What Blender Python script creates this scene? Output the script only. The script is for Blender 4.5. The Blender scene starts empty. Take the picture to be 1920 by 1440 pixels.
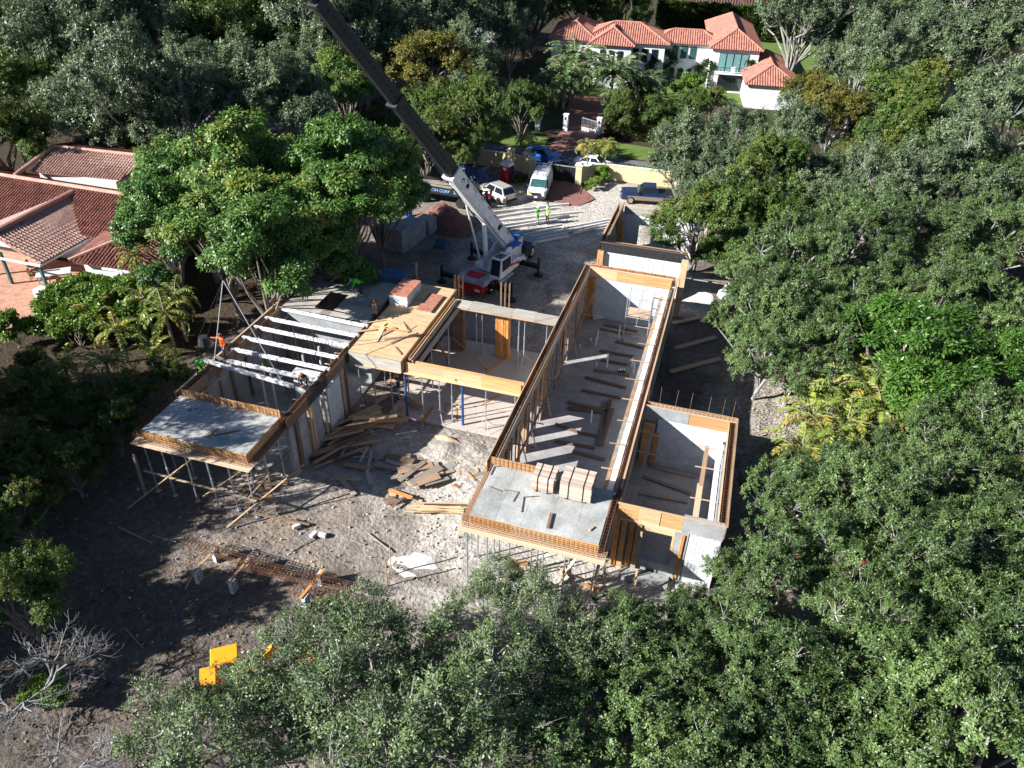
import bpy, bmesh, math, random
import numpy as np
from mathutils import Vector, Matrix, Euler, Quaternion

# ------------------------------------------------------------------ camera, light, exposure
SC = bpy.context.scene
COL = SC.collection
RAD = math.radians
FPX, PITCH, ROLL, YAW = 1426.0, RAD(35.386), RAD(-1.7885), RAD(-15.815)
CAM = Vector((0.0, 0.0, 31.0))

def cam_rows():
    cp, sp = math.cos(PITCH), math.sin(PITCH)
    f = Vector((math.sin(YAW) * cp, math.cos(YAW) * cp, -sp))
    rt = Vector((math.cos(YAW), -math.sin(YAW), 0.0))
    dn = f.cross(rt)
    c, s = math.cos(ROLL), math.sin(ROLL)
    return (c * rt + s * dn, -s * rt + c * dn, f)
CR, CD, CF = cam_rows()
cd = bpy.data.cameras.new('camera'); camera = bpy.data.objects.new('camera', cd); COL.objects.link(camera)
cd.sensor_width = 36.0; cd.lens = 36.0 * FPX / 1920.0
cd.clip_start = 0.5; cd.clip_end = 3000.0
M = Matrix((CR, -CD, -CF)).transposed().to_4x4(); M.translation = CAM
camera.matrix_world = M
SC.camera = camera

SUN_TRAVEL = Vector((6.55, 4.75, -4.5)).normalized()
sd = bpy.data.lights.new('sun', 'SUN'); sun = bpy.data.objects.new('sun', sd); COL.objects.link(sun)
sd.energy = 5.0; sd.angle = RAD(0.5); sd.color = (1.0, 0.98, 0.95)
sun.rotation_euler = SUN_TRAVEL.to_track_quat('-Z', 'Y').to_euler()
world = bpy.data.worlds.new('World'); SC.world = world; world.use_nodes = True
wn = world.node_tree.nodes; wl = world.node_tree.links
sky = wn.new('ShaderNodeTexSky'); sky.sky_type = 'NISHITA'; sky.sun_disc = False
sky.air_density = 0.75; sky.dust_density = 0.15; sky.ozone_density = 2.5
sky.sun_elevation = RAD(29.1); sky.sun_rotation = math.atan2(-6.55, -4.75)
wl.new(sky.outputs['Color'], wn['Background'].inputs['Color'])
wn['Background'].inputs['Strength'].default_value = 0.05
vs = SC.view_settings
vs.view_transform = 'Standard'; vs.look = 'None'; vs.gamma = 1.0; vs.use_curve_mapping = False
vs.exposure = 1.33
SC.cycles.max_bounces = 6; SC.cycles.transparent_max_bounces = 6
SC.cycles.use_denoising = True

def at(px, py, z=0.0):
    """point of the plane at height z that the photograph shows at (px, py) of 1920x1440"""
    d = CR * ((px - 960) / FPX) + CD * ((py - 720) / FPX) + CF
    return CAM + d * ((z - CAM.z) / d.z)

# ------------------------------------------------------------------ materials
MATS = {}
def nt(name):
    m = bpy.data.materials.new(name); m.use_nodes = True
    MATS[name] = m
    return m, m.node_tree.nodes, m.node_tree.links, m.node_tree.nodes['Principled BSDF']

def mat(name, col, rough=0.8, var=0.2, scale=2.0, bump=0.0, objvar=0.0, metal=0.0, spec=0.3,
        col2=None, grain=False, detail=5.0, fine=0.0):
    m, N, L, P = nt(name)
    P.inputs['Roughness'].default_value = rough; P.inputs['Metallic'].default_value = metal
    P.inputs['Specular IOR Level'].default_value = spec
    geo = N.new('ShaderNodeNewGeometry')
    vec = geo.outputs['Position']
    if grain:
        tc = N.new('ShaderNodeTexCoord'); mp = N.new('ShaderNodeMapping')
        mp.inputs['Scale'].default_value = (1.2, 9.0, 9.0)
        oi0 = N.new('ShaderNodeObjectInfo')
        L.new(tc.outputs['Object'], mp.inputs['Vector']); vec = mp.outputs['Vector']
        L.new(oi0.outputs['Random'], mp.inputs['Location'])
    no = N.new('ShaderNodeTexNoise'); no.inputs['Scale'].default_value = scale; no.inputs['Detail'].default_value = detail
    no.inputs['Roughness'].default_value = 0.65
    L.new(vec, no.inputs['Vector'])
    cr = N.new('ShaderNodeValToRGB'); cr.color_ramp.elements[0].position = 0.32; cr.color_ramp.elements[1].position = 0.68
    c = Vector(col)
    if col2 is None:
        a, b = c * (1 - var), c * (1 + var)
    else:
        a, b = c, Vector(col2)
    cr.color_ramp.elements[0].color = (*a, 1); cr.color_ramp.elements[1].color = (*b, 1)
    L.new(no.outputs['Fac'], cr.inputs['Fac'])
    out = cr.outputs['Color']
    if fine > 0:
        n3 = N.new('ShaderNodeTexNoise'); n3.inputs['Scale'].default_value = scale * 11; n3.inputs['Detail'].default_value = 3
        L.new(geo.outputs['Position'], n3.inputs['Vector'])
        mr = N.new('ShaderNodeMapRange'); mr.inputs['From Min'].default_value = 0.3; mr.inputs['From Max'].default_value = 0.7
        mr.inputs['To Min'].default_value = 1 - fine; mr.inputs['To Max'].default_value = 1 + fine
        L.new(n3.outputs['Fac'], mr.inputs['Value'])
        mx = N.new('ShaderNodeVectorMath'); mx.operation = 'SCALE'
        L.new(out, mx.inputs[0]); L.new(mr.outputs['Result'], mx.inputs['Scale']); out = mx.outputs['Vector']
    if objvar > 0:
        oi = N.new('ShaderNodeObjectInfo')
        mr = N.new('ShaderNodeMapRange'); mr.inputs['To Min'].default_value = 1 - objvar; mr.inputs['To Max'].default_value = 1 + objvar
        L.new(oi.outputs['Random'], mr.inputs['Value'])
        mx = N.new('ShaderNodeVectorMath'); mx.operation = 'SCALE'
        L.new(out, mx.inputs[0]); L.new(mr.outputs['Result'], mx.inputs['Scale']); out = mx.outputs['Vector']
    L.new(out, P.inputs['Base Color'])
    if bump > 0:
        n2 = N.new('ShaderNodeTexNoise'); n2.inputs['Scale'].default_value = scale * 8; n2.inputs['Detail'].default_value = 6
        L.new(vec, n2.inputs['Vector'])
        b = N.new('ShaderNodeBump'); b.inputs['Strength'].default_value = bump; b.inputs['Distance'].default_value = 0.05
        L.new(n2.outputs['Fac'], b.inputs['Height']); L.new(b.outputs['Normal'], P.inputs['Normal'])
    return m

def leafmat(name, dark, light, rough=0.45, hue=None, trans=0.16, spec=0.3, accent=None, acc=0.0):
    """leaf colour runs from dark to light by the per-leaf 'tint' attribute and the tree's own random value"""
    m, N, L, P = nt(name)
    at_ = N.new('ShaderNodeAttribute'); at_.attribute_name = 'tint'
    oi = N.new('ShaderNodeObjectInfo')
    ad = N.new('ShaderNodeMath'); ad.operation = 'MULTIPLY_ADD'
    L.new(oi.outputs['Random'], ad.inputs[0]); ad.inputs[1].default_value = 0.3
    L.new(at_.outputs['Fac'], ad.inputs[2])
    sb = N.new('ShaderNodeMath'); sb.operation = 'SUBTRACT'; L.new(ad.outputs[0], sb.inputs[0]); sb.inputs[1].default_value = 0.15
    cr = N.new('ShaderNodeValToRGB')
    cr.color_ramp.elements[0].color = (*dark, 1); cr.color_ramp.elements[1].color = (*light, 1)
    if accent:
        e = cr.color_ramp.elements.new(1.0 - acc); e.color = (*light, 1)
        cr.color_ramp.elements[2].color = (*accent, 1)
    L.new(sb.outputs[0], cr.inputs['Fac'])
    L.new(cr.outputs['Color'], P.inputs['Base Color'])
    P.inputs['Roughness'].default_value = rough; P.inputs['Specular IOR Level'].default_value = spec
    tr = N.new('ShaderNodeBsdfTranslucent')
    L.new(cr.outputs['Color'], tr.inputs['Color'])
    mx = N.new('ShaderNodeMixShader'); mx.inputs['Fac'].default_value = trans
    L.new(P.outputs[0], mx.inputs[1]); L.new(tr.outputs[0], mx.inputs[2])
    L.new(mx.outputs[0], N['Material Output'].inputs['Surface'])
    return m

mat('concrete', (0.30, 0.305, 0.30), 0.85, 0.22, 0.9, 0.15, fine=0.12)
mat('wall_concrete', (0.27, 0.28, 0.29), 0.85, 0.22, 1.4, 0.15, fine=0.1)
mat('crane_deck', (0.30, 0.32, 0.35), 0.6, 0.25, 2.0)
mat('floor_concrete', (0.31, 0.295, 0.29), 0.85, 0.25, 0.6, 0.1, fine=0.12)
mat('pale_floor', (0.42, 0.36, 0.31), 0.9, 0.28, 0.7, 0.1, fine=0.15, col2=(0.5, 0.42, 0.36))
mat('deck_sheet', (0.23, 0.235, 0.215), 0.8, 0.3, 0.7, 0.05, objvar=0.1, fine=0.14, col2=(0.44, 0.445, 0.43))
mat('block', (0.50, 0.53, 0.56), 0.9, 0.10, 3.0, 0.1, objvar=0.1)
mat('precast', (0.60, 0.60, 0.60), 0.85, 0.16, 2.5, 0.1, objvar=0.06)
mat('plywood', (0.50, 0.275, 0.12), 0.75, 0.25, 1.0, 0.0, objvar=0.14, grain=True)
mat('plywood_new', (0.57, 0.385, 0.22), 0.75, 0.2, 1.0, 0.0, objvar=0.14, grain=True)
mat('ply_grey', (0.36, 0.335, 0.285), 0.8, 0.25, 1.0, 0.0, objvar=0.1, grain=True)
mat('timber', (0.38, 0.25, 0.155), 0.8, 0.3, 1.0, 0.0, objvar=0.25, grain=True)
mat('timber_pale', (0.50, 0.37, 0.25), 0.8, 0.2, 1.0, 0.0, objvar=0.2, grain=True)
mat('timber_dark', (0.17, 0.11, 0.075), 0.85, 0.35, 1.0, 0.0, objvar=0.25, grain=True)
mat('timber_grey', (0.27, 0.235, 0.20), 0.85, 0.3, 1.0, 0.0, objvar=0.25, grain=True)
mat('timber_orange', (0.50, 0.22, 0.06), 0.75, 0.3, 1.0, 0.0, objvar=0.2, grain=True)
mat('rust', (0.16, 0.075, 0.035), 0.85, 0.4, 6.0)
mat('galvanised', (0.45, 0.47, 0.50), 0.45, 0.15, 8.0, metal=0.6)
mat('steel_dark', (0.05, 0.05, 0.055), 0.5, 0.3, 4.0, metal=0.5)
mat('blue_steel', (0.03, 0.07, 0.22), 0.5, 0.3, 4.0)
mat('white_paint', (0.60, 0.60, 0.60), 0.4, 0.04, 1.3, spec=0.5, col2=(0.80, 0.81, 0.82), fine=0.06)
mat('crane_grey', (0.018, 0.02, 0.025), 0.6, 0.25, 2.0, spec=0.4)
mat('red_paint', (0.42, 0.012, 0.015), 0.35, 0.15, 3.0, spec=0.5)
mat('black', (0.015, 0.015, 0.017), 0.6, 0.2, 4.0)
mat('rubber', (0.02, 0.02, 0.021), 0.85, 0.3, 6.0)
mat('glass_dark', (0.012, 0.016, 0.02), 0.08, 0.1, 2.0, spec=0.8)
mat('glass_green', (0.03, 0.09, 0.085), 0.08, 0.3, 3.0, spec=0.8)
mat('chrome', (0.6, 0.6, 0.62), 0.2, 0.05, 4.0, metal=1.0)
mat('silver', (0.52, 0.50, 0.46), 0.3, 0.04, 3.0, metal=0.35, spec=0.5)
mat('car_white', (0.80, 0.80, 0.80), 0.25, 0.02, 3.0, spec=0.6)
mat('car_blue', (0.015, 0.10, 0.42), 0.25, 0.05, 3.0, spec=0.6)
mat('car_navy', (0.012, 0.022, 0.06), 0.22, 0.1, 3.0, spec=0.6)
mat('car_tan', (0.20, 0.16, 0.125), 0.35, 0.06, 3.0, spec=0.5)
mat('lamp_red', (0.5, 0.01, 0.01), 0.3, 0.05, 3.0)
mat('lamp_clear', (0.7, 0.7, 0.68), 0.15, 0.05, 3.0, spec=0.7)
mat('lamp_amber', (0.7, 0.25, 0.02), 0.3, 0.05, 3.0)
mat('yellow_wall', (0.56, 0.46, 0.27), 0.9, 0.16, 0.9, 0.05, fine=0.08)
mat('stone_cap', (0.62, 0.58, 0.50), 0.85, 0.15, 2.0)
mat('stucco', (0.52, 0.53, 0.54), 0.9, 0.12, 0.5, 0.05, col2=(0.70, 0.71, 0.72), fine=0.06)
mat('stucco_grey', (0.50, 0.48, 0.45), 0.9, 0.12, 0.8, 0.05)
mat('tile_orange', (0.27, 0.095, 0.07), 0.8, 0.4, 1.6, col2=(0.44, 0.21, 0.155), fine=0.45)
mat('tile_pink', (0.25, 0.14, 0.115), 0.85, 0.4, 1.6, col2=(0.42, 0.27, 0.22), fine=0.4)
mat('tile_red', (0.11, 0.045, 0.035), 0.85, 0.4, 1.2, col2=(0.29, 0.115, 0.085), fine=0.5)
mat('tile_brown', (0.10, 0.055, 0.045), 0.85, 0.4, 1.6, fine=0.3)
mat('ridge_pink', (0.48, 0.27, 0.21), 0.85, 0.2, 2.0)
mat('frame_dark', (0.02, 0.03, 0.035), 0.5, 0.2, 4.0)
mat('curtain', (0.12, 0.25, 0.25), 0.8, 0.25, 6.0)
mat('iron', (0.02, 0.02, 0.022), 0.5, 0.2, 4.0)
mat('asphalt', (0.13, 0.13, 0.135), 0.9, 0.2, 0.6, 0.1, fine=0.2)
mat('brick_paving', (0.22, 0.105, 0.085), 0.85, 0.4, 2.5, fine=0.25)
mat('patio_brick', (0.45, 0.24, 0.165), 0.85, 0.3, 2.0, fine=0.25)
mat('lawn', (0.075, 0.135, 0.022), 0.95, 0.3, 0.5, 0.2, fine=0.25, col2=(0.12, 0.17, 0.035))
mat('limestone', (0.46, 0.425, 0.37), 0.95, 0.25, 1.5, 0.5, fine=0.25)
mat('white_splat', (0.62, 0.61, 0.58), 0.95, 0.2, 2.0, 0.4, fine=0.2)
mat('red_soil', (0.16, 0.075, 0.055), 0.95, 0.35, 1.2, 0.5, fine=0.3)
mat('rock', (0.42, 0.37, 0.30), 0.95, 0.3, 3.0, 0.4, objvar=0.2)
mat('straw', (0.40, 0.30, 0.18), 0.95, 0.3, 3.0)
mat('bark_pale', (0.27, 0.255, 0.235), 0.9, 0.3, 5.0)
mat('bark_mid', (0.20, 0.17, 0.14), 0.9, 0.35, 5.0)
mat('bark_bare', (0.22, 0.215, 0.215), 0.9, 0.25, 5.0)
mat('palm_trunk', (0.26, 0.22, 0.17), 0.9, 0.3, 6.0)
mat('tarp_white', (0.62, 0.66, 0.72), 0.5, 0.12, 3.0)
mat('tarp_blue', (0.02, 0.13, 0.50), 0.45, 0.15, 3.0)
mat('tarp_slate', (0.05, 0.10, 0.19), 0.6, 0.2, 2.0)
mat('orange_plastic', (0.75, 0.09, 0.02), 0.6, 0.2, 4.0)
mat('machine_orange', (0.80, 0.33, 0.015), 0.45, 0.1, 4.0)
mat('brick_red', (0.36, 0.15, 0.095), 0.9, 0.3, 3.0, objvar=0.2)
mat('pallet_wood', (0.44, 0.33, 0.26), 0.85, 0.35, 1.0, objvar=0.3, grain=True, col2=(0.60, 0.47, 0.38))
mat('skin', (0.30, 0.16, 0.10), 0.6, 0.1, 6.0)
mat('hivis_green', (0.10, 0.62, 0.04), 0.7, 0.1, 6.0)
mat('hivis_yellow', (0.62, 0.72, 0.05), 0.7, 0.1, 6.0)
mat('hivis_orange', (0.82, 0.12, 0.02), 0.7, 0.1, 6.0)
mat('jeans', (0.025, 0.04, 0.09), 0.85, 0.2, 6.0)
mat('khaki', (0.36, 0.34, 0.32), 0.85, 0.2, 6.0)
mat('dark_cloth', (0.02, 0.02, 0.022), 0.85, 0.2, 6.0)
mat('red_cloth', (0.40, 0.03, 0.03), 0.8, 0.2, 6.0)
mat('brown_cloth', (0.13, 0.05, 0.03), 0.85, 0.2, 6.0)
mat('helmet_white', (0.75, 0.78, 0.80), 0.35, 0.03, 4.0)
mat('helmet_blue', (0.25, 0.45, 0.75), 0.35, 0.03, 4.0)
mat('helmet_green', (0.15, 0.75, 0.06), 0.35, 0.03, 4.0)
mat('helmet_red', (0.30, 0.03, 0.03), 0.35, 0.03, 4.0)
mat('helmet_brown', (0.10, 0.045, 0.03), 0.35, 0.03, 4.0)
mat('table_white', (0.62, 0.68, 0.70), 0.4, 0.05, 3.0)
mat('green_metal', (0.03, 0.10, 0.095), 0.5, 0.2, 3.0)
mat('pool_green', (0.16, 0.30, 0.27), 0.5, 0.2, 1.0)
mat('leaf_litter', (0.07, 0.05, 0.033), 0.95, 0.4, 2.0, 0.3)
mat('flower_red', (0.50, 0.05, 0.02), 0.6, 0.2, 5.0)
mat('chair_fabric', (0.45, 0.38, 0.26), 0.8, 0.2, 5.0)

leafmat('leaf_oak', (0.022, 0.050, 0.014), (0.145, 0.225, 0.062), 0.45, spec=0.5)
leafmat('leaf_grey', (0.034, 0.062, 0.028), (0.165, 0.220, 0.100), 0.48, spec=0.5)
leafmat('leaf_broad', (0.024, 0.070, 0.016), (0.100, 0.200, 0.035), 0.45, accent=(0.19, 0.21, 0.035), acc=0.15, spec=0.35)
leafmat('leaf_ficus', (0.024, 0.052, 0.013), (0.095, 0.155, 0.032), 0.45, accent=(0.18, 0.17, 0.035), acc=0.14, spec=0.25)
leafmat('leaf_mango', (0.028, 0.078, 0.012), (0.115, 0.220, 0.034), 0.38)
leafmat('leaf_yellow', (0.050, 0.060, 0.014), (0.200, 0.180, 0.030), 0.45)
leafmat('leaf_sparse', (0.036, 0.070, 0.022), (0.165, 0.235, 0.085), 0.45, spec=0.5)
leafmat('leaf_bright', (0.040, 0.110, 0.014), (0.170, 0.270, 0.035), 0.40)
leafmat('frond', (0.070, 0.130, 0.018), (0.230, 0.300, 0.050), 0.35, accent=(0.33, 0.24, 0.04), acc=0.2)
leafmat('frond_blue', (0.040, 0.085, 0.024), (0.130, 0.200, 0.070), 0.35)
leafmat('frond_gold', (0.16, 0.12, 0.018), (0.42, 0.29, 0.05), 0.4)
leafmat('hedge_leaf', (0.020, 0.045, 0.010), (0.070, 0.120, 0.022), 0.45)
leafmat('grass_leaf', (0.040, 0.080, 0.012), (0.120, 0.180, 0.030), 0.6)
leafmat('dry_leaf', (0.08, 0.05, 0.02), (0.28, 0.18, 0.07), 0.7)

# ------------------------------------------------------------------ mesh helpers
def V(*a): return Vector(a)
def part_local(name, mb, mats, root, smooth=False):
    """part modelled in its thing's own frame"""
    o = bpy.data.objects.new(name, mb.mesh(name, mats, smooth)); COL.objects.link(o); o.parent = root; return o
def rotz(a): return Matrix.Rotation(a, 3, 'Z')
def frame_of(d, up=(0, 0, 1)):
    x = Vector(d).normalized(); u = Vector(up)
    if abs(x.dot(u)) > 0.98: u = Vector((1, 0, 0))
    y = u.cross(x).normalized(); z = x.cross(y)
    return Matrix((x, y, z)).transposed()

class MB:
    def __init__(s): s.v = []; s.f = []; s.m = []
    def add(s, vs, fs, mi=0):
        o = len(s.v); s.v.extend([tuple(p) for p in vs])
        s.f.extend([tuple(o + i for i in f) for f in fs]); s.m.extend([mi] * len(fs))
        return s
    def box(s, c, size, R=None, mi=0, taper=1.0):
        c = Vector(c); hx, hy, hz = size[0] / 2, size[1] / 2, size[2] / 2
        if isinstance(R, (int, float)): R = rotz(R)
        ps = []
        for z in (-hz, hz):
            t = taper if z > 0 else 1.0
            for x, y in ((-hx, -hy), (hx, -hy), (hx, hy), (-hx, hy)):
                p = Vector((x * t, y * t, z)); ps.append(c + (R @ p if R is not None else p))
        return s.add(ps, [(3, 2, 1, 0), (4, 5, 6, 7), (0, 1, 5, 4), (1, 2, 6, 5), (2, 3, 7, 6), (3, 0, 4, 7)], mi)
    def span(s, x0, x1, y0, y1, z0, z1, mi=0):
        return s.box(((x0 + x1) / 2, (y0 + y1) / 2, (z0 + z1) / 2), (abs(x1 - x0), abs(y1 - y0), abs(z1 - z0)), None, mi)
    def beam(s, p0, p1, w, h, mi=0, up=(0, 0, 1)):
        p0, p1 = Vector(p0), Vector(p1); d = p1 - p0
        return s.box((p0 + p1) / 2, (d.length, w, h), frame_of(d, up), mi)
    def tube(s, p0, p1, r0, r1=None, n=6, mi=0, cap=True):
        p0, p1 = Vector(p0), Vector(p1); r1 = r0 if r1 is None else r1
        F = frame_of(p1 - p0); ps = []
        for p, r in ((p0, r0), (p1, r1)):
            for k in range(n):
                a = 2 * math.pi * k / n; ps.append(p + F @ Vector((0, r * math.cos(a), r * math.sin(a))))
        fs = [(k, (k + 1) % n, n + (k + 1) % n, n + k) for k in range(n)]
        if cap: fs += [tuple(range(n - 1, -1, -1)), tuple(range(n, 2 * n))]
        return s.add(ps, fs, mi)
    def path(s, pts, r, n=6, mi=0, r1=None):
        pts = [Vector(p) for p in pts]; m = len(pts); ps = []; r1 = r if r1 is None else r1
        for i, p in enumerate(pts):
            d = pts[min(i + 1, m - 1)] - pts[max(i - 1, 0)]
            F = frame_of(d); rr = r + (r1 - r) * i / max(1, m - 1)
            for k in range(n):
                a = 2 * math.pi * k / n; ps.append(p + F @ Vector((0, rr * math.cos(a), rr * math.sin(a))))
        fs = [(i * n + k, i * n + (k + 1) % n, (i + 1) * n + (k + 1) % n, (i + 1) * n + k) for i in range(m - 1) for k in range(n)]
        fs += [tuple(range(n - 1, -1, -1)), tuple(range((m - 1) * n, m * n))]
        return s.add(ps, fs, mi)
    def loft(s, rings, mi=0, caps=True):
        n = len(rings[0]); ps = [p for r in rings for p in r]; m = len(rings)
        fs = [(i * n + k, i * n + (k + 1) % n, (i + 1) * n + (k + 1) % n, (i + 1) * n + k) for i in range(m - 1) for k in range(n)]
        if caps: fs += [tuple(range(n - 1, -1, -1)), tuple(range((m - 1) * n, m * n))]
        return s.add(ps, fs, mi)
    def prism(s, poly, z0, z1, mi=0):
        n = len(poly)
        ps = [(p[0], p[1], z0) for p in poly] + [(p[0], p[1], z1) for p in poly]
        fs = [(k, (k + 1) % n, n + (k + 1) % n, n + k) for k in range(n)] + [tuple(range(n - 1, -1, -1)), tuple(range(n, 2 * n))]
        return s.add(ps, fs, mi)
    def disc(s, c, r, axis, t, n=14, mi=0):
        c = Vector(c); a = Vector(axis).normalized() * t / 2
        return s.tube(c - a, c + a, r, r, n, mi)
    def sphere(s, c, r, n=10, m=6, mi=0, sq=(1, 1, 1)):
        c = Vector(c); ps = []; fs = []
        for i in range(m + 1):
            th = math.pi * i / m
            for k in range(n):
                a = 2 * math.pi * k / n
                ps.append(c + Vector((r * sq[0] * math.sin(th) * math.cos(a), r * sq[1] * math.sin(th) * math.sin(a), r * sq[2] * math.cos(th))))
        for i in range(m):
            for k in range(n): fs.append((i * n + k, (i + 1) * n + k, (i + 1) * n + (k + 1) % n, i * n + (k + 1) % n))
        return s.add(ps, fs, mi)
    def mesh(s, name, mats, smooth=False):
        me = bpy.data.meshes.new(name); me.from_pydata(s.v, [], s.f)
        for m in (mats if isinstance(mats, (list, tuple)) else [mats]): me.materials.append(MATS[m])
        if any(s.m): me.polygons.foreach_set('material_index', s.m)
        if smooth: me.polygons.foreach_set('use_smooth', [True] * len(me.polygons))
        me.update(); return me

def link(name, me):
    o = bpy.data.objects.new(name, me); COL.objects.link(o); return o
def tag(o, label=None, cat=None, group=None, kind=None):
    if label: o['label'] = label
    if cat: o['category'] = cat
    if group: o['group'] = group
    if kind: o['kind'] = kind
    return o
def adopt(o, root):
    if root is not None:
        o.parent = root
        W = root.matrix_basis
        if root.parent is not None: W = root.parent.matrix_basis @ root.matrix_parent_inverse @ root.matrix_basis
        o.matrix_parent_inverse = W.inverted()
    return o
def part(name, mb, mats, root, smooth=False, kind=None, label=None):
    o = adopt(link(name, mb.mesh(name, mats, smooth)), root)
    return tag(o, label=label, kind=kind)
def thing(name, label, cat, loc=(0, 0, 0), rz=0.0, group=None):
    o = bpy.data.objects.new(name, None); COL.objects.link(o); o.empty_display_size = 0.3
    o.location = loc; o.rotation_euler = (0, 0, rz)
    o.matrix_basis = Matrix.Translation(Vector(loc)) @ Matrix.Rotation(rz, 4, 'Z')
    return tag(o, label, cat, group)
def solo(name, mb, mats, label, cat, group=None, kind=None, smooth=False):
    return tag(link(name, mb.mesh(name, mats, smooth)), label, cat, group, kind)
def structure(name, mb, mats, smooth=False):
    return tag(link(name, mb.mesh(name, mats, smooth)), kind='structure')
CUBES = {}
def cube_mesh(m):
    if m not in CUBES:
        b = MB().box((0, 0, 0), (1, 1, 1)); CUBES[m] = b.mesh('board_' + m, m)
    return CUBES[m]
def piece(name, m, root, c, size, R=None):
    """one board, block or sheet: shared mesh, own object"""
    o = link(name, cube_mesh(m))
    if isinstance(R, (int, float)): R = rotz(R)
    R = R if R is not None else Matrix.Identity(3)
    o.matrix_basis = Matrix.Translation(Vector(c)) @ R.to_4x4() @ Matrix.Diagonal((*size, 1.0))
    return adopt(o, root)
def board(name, m, root, p0, p1, w, h, up=(0, 0, 1)):
    p0, p1 = Vector(p0), Vector(p1); d = p1 - p0
    return piece(name, m, root, (p0 + p1) / 2, (d.length, w, h), frame_of(d, up))
def dup(root, loc, rz=0.0, scale=1.0, label=None, group=None):
    r = root.copy(); COL.objects.link(r)
    sc = scale if isinstance(scale, (tuple, list)) else (scale, scale, scale)
    r.matrix_basis = Matrix.Translation(Vector(loc)) @ Matrix.Rotation(rz, 4, 'Z') @ Matrix.Diagonal((*sc, 1.0))
    if label: r['label'] = label
    if group: r['group'] = group
    for ch in root.children:
        c = ch.copy(); COL.objects.link(c); c.parent = r
        for g in ch.children:
            d = g.copy(); COL.objects.link(d); d.parent = c
    return r
def text_mesh(name, s, size, m, M4, root=None, ext=0.004):
    cu = bpy.data.curves.new(name, 'FONT'); cu.body = s; cu.size = size; cu.extrude = ext; cu.align_x = 'CENTER'; cu.align_y = 'CENTER'
    to = bpy.data.objects.new(name, cu); COL.objects.link(to)
    dg = bpy.context.evaluated_depsgraph_get()
    me = bpy.data.meshes.new_from_object(to.evaluated_get(dg))
    bpy.data.objects.remove(to); bpy.data.curves.remove(cu)
    me.materials.clear(); me.materials.append(MATS[m])
    o = link(name, me); o.matrix_basis = M4
    return adopt(o, root)
RNG = np.random.default_rng(7)
random.seed(5)
U = random.uniform
# ------------------------------------------------------------------ ground
def vnoise(x, y, s, seed):
    r = np.random.default_rng(seed); g = r.random((64, 64))
    xs, ys = x / s, y / s
    xi, yi = np.floor(xs).astype(int), np.floor(ys).astype(int)
    fx, fy = xs - xi, ys - yi
    fx = fx * fx * (3 - 2 * fx); fy = fy * fy * (3 - 2 * fy)
    a = g[xi % 64, yi % 64]; b = g[(xi + 1) % 64, yi % 64]; c = g[xi % 64, (yi + 1) % 64]; d = g[(xi + 1) % 64, (yi + 1) % 64]
    return (a * (1 - fx) + b * fx) * (1 - fy) + (c * (1 - fx) + d * fx) * fy
def sbox(x, y, x0, x1, y0, y1, e):
    f = lambda t: np.clip(t, 0, 1)
    return f((x - x0) / e + .5) * f((x1 - x) / e + .5) * f((y - y0) / e + .5) * f((y1 - y) / e + .5)
def sell(x, y, cx, cy, rx, ry, n):
    d = np.sqrt(((x - cx) / rx) ** 2 + ((y - cy) / ry) ** 2) + (n - .5) * .9
    return np.clip((1.15 - d) / .4, 0, 1)
def rut(x, y):
    """how deep (x, y) lies in one of the wheel tracks across the yard"""
    out = np.zeros_like(x, dtype=float)
    for pts, gap in ((((-33, 9), (-26, 15), (-21, 18.5), (-14, 22.8), (-7, 23.2)), 1.9), (((-30, 18), (-24, 17), (-18, 17.8), (-10, 21)), 1.9), (((-20, 66), (-14, 62), (-11.5, 55), (-11.2, 48)), 2.1), (((4.6, 38), (4.9, 46), (3.2, 56)), 1.8), (((-24, 12), (-22, 17), (-20.6, 24)), 1.7)):
        for off in (-gap / 2, gap / 2):
            for (ax, ay), (bx, by) in zip(pts[:-1], pts[1:]):
                dx, dy = bx - ax, by - ay; l = math.hypot(dx, dy); nx_, ny_ = -dy / l * off, dx / l * off
                t = np.clip(((x - ax - nx_) * dx + (y - ay - ny_) * dy) / l ** 2, 0, 1)
                d = np.hypot(x - ax - nx_ - t * dx, y - ay - ny_ - t * dy)
                out = np.maximum(out, np.clip(1 - d / .42, 0, 1))
    return out
def ground_height(x, y):
    n1 = vnoise(x, y, 2.3, 1); n2 = vnoise(x, y, .8, 2)
    site = sbox(x, y, -34, 8, 8, 80, 6) * (1 - sbox(x, y, -21.5, 3.4, 28.5, 66, .6)) * (1 - sbox(x, y, -29, -20.5, 28, 50, .6))
    h = site * ((n1 - .5) * .12 + (n2 - .5) * .09)
    h += .5 * np.exp(-(((x + 13.0) / 3.2) ** 2 + ((y - 33.6) / 1.3) ** 2)) * (.5 + n2)
    h += .25 * np.exp(-(((x + 11.0) / 1.6) ** 2 + ((y - 29.5) / 3) ** 2)) * (.4 + n2)
    return h - .03 - .09 * rut(x, y) * (.5 + n2)
def ground_z(x, y):
    return float(ground_height(np.array([x]), np.array([y]))[0])
gx = np.unique(np.concatenate([np.array([-900, -600, -400, -260, -180, -130, -100, -80, -65, -55, -50]), np.arange(-46, 14, .3), np.array([16, 19, 23, 28, 36, 50, 70, 100, 150, 250, 450, 900])]))
gy = np.unique(np.concatenate([np.array([-300, -150, -80, -40, -20, -8, 0, 4]), np.arange(6, 86, .3), np.array([88, 92, 97, 104, 115, 130, 150, 180, 230, 320, 500, 900, 1500])]))
GX, GY = np.meshgrid(gx, gy); X, Y = GX.ravel(), GY.ravel(); nx, ny = len(gx), len(gy)
Z = ground_height(X, Y)
me = bpy.data.meshes.new('ground')
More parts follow.
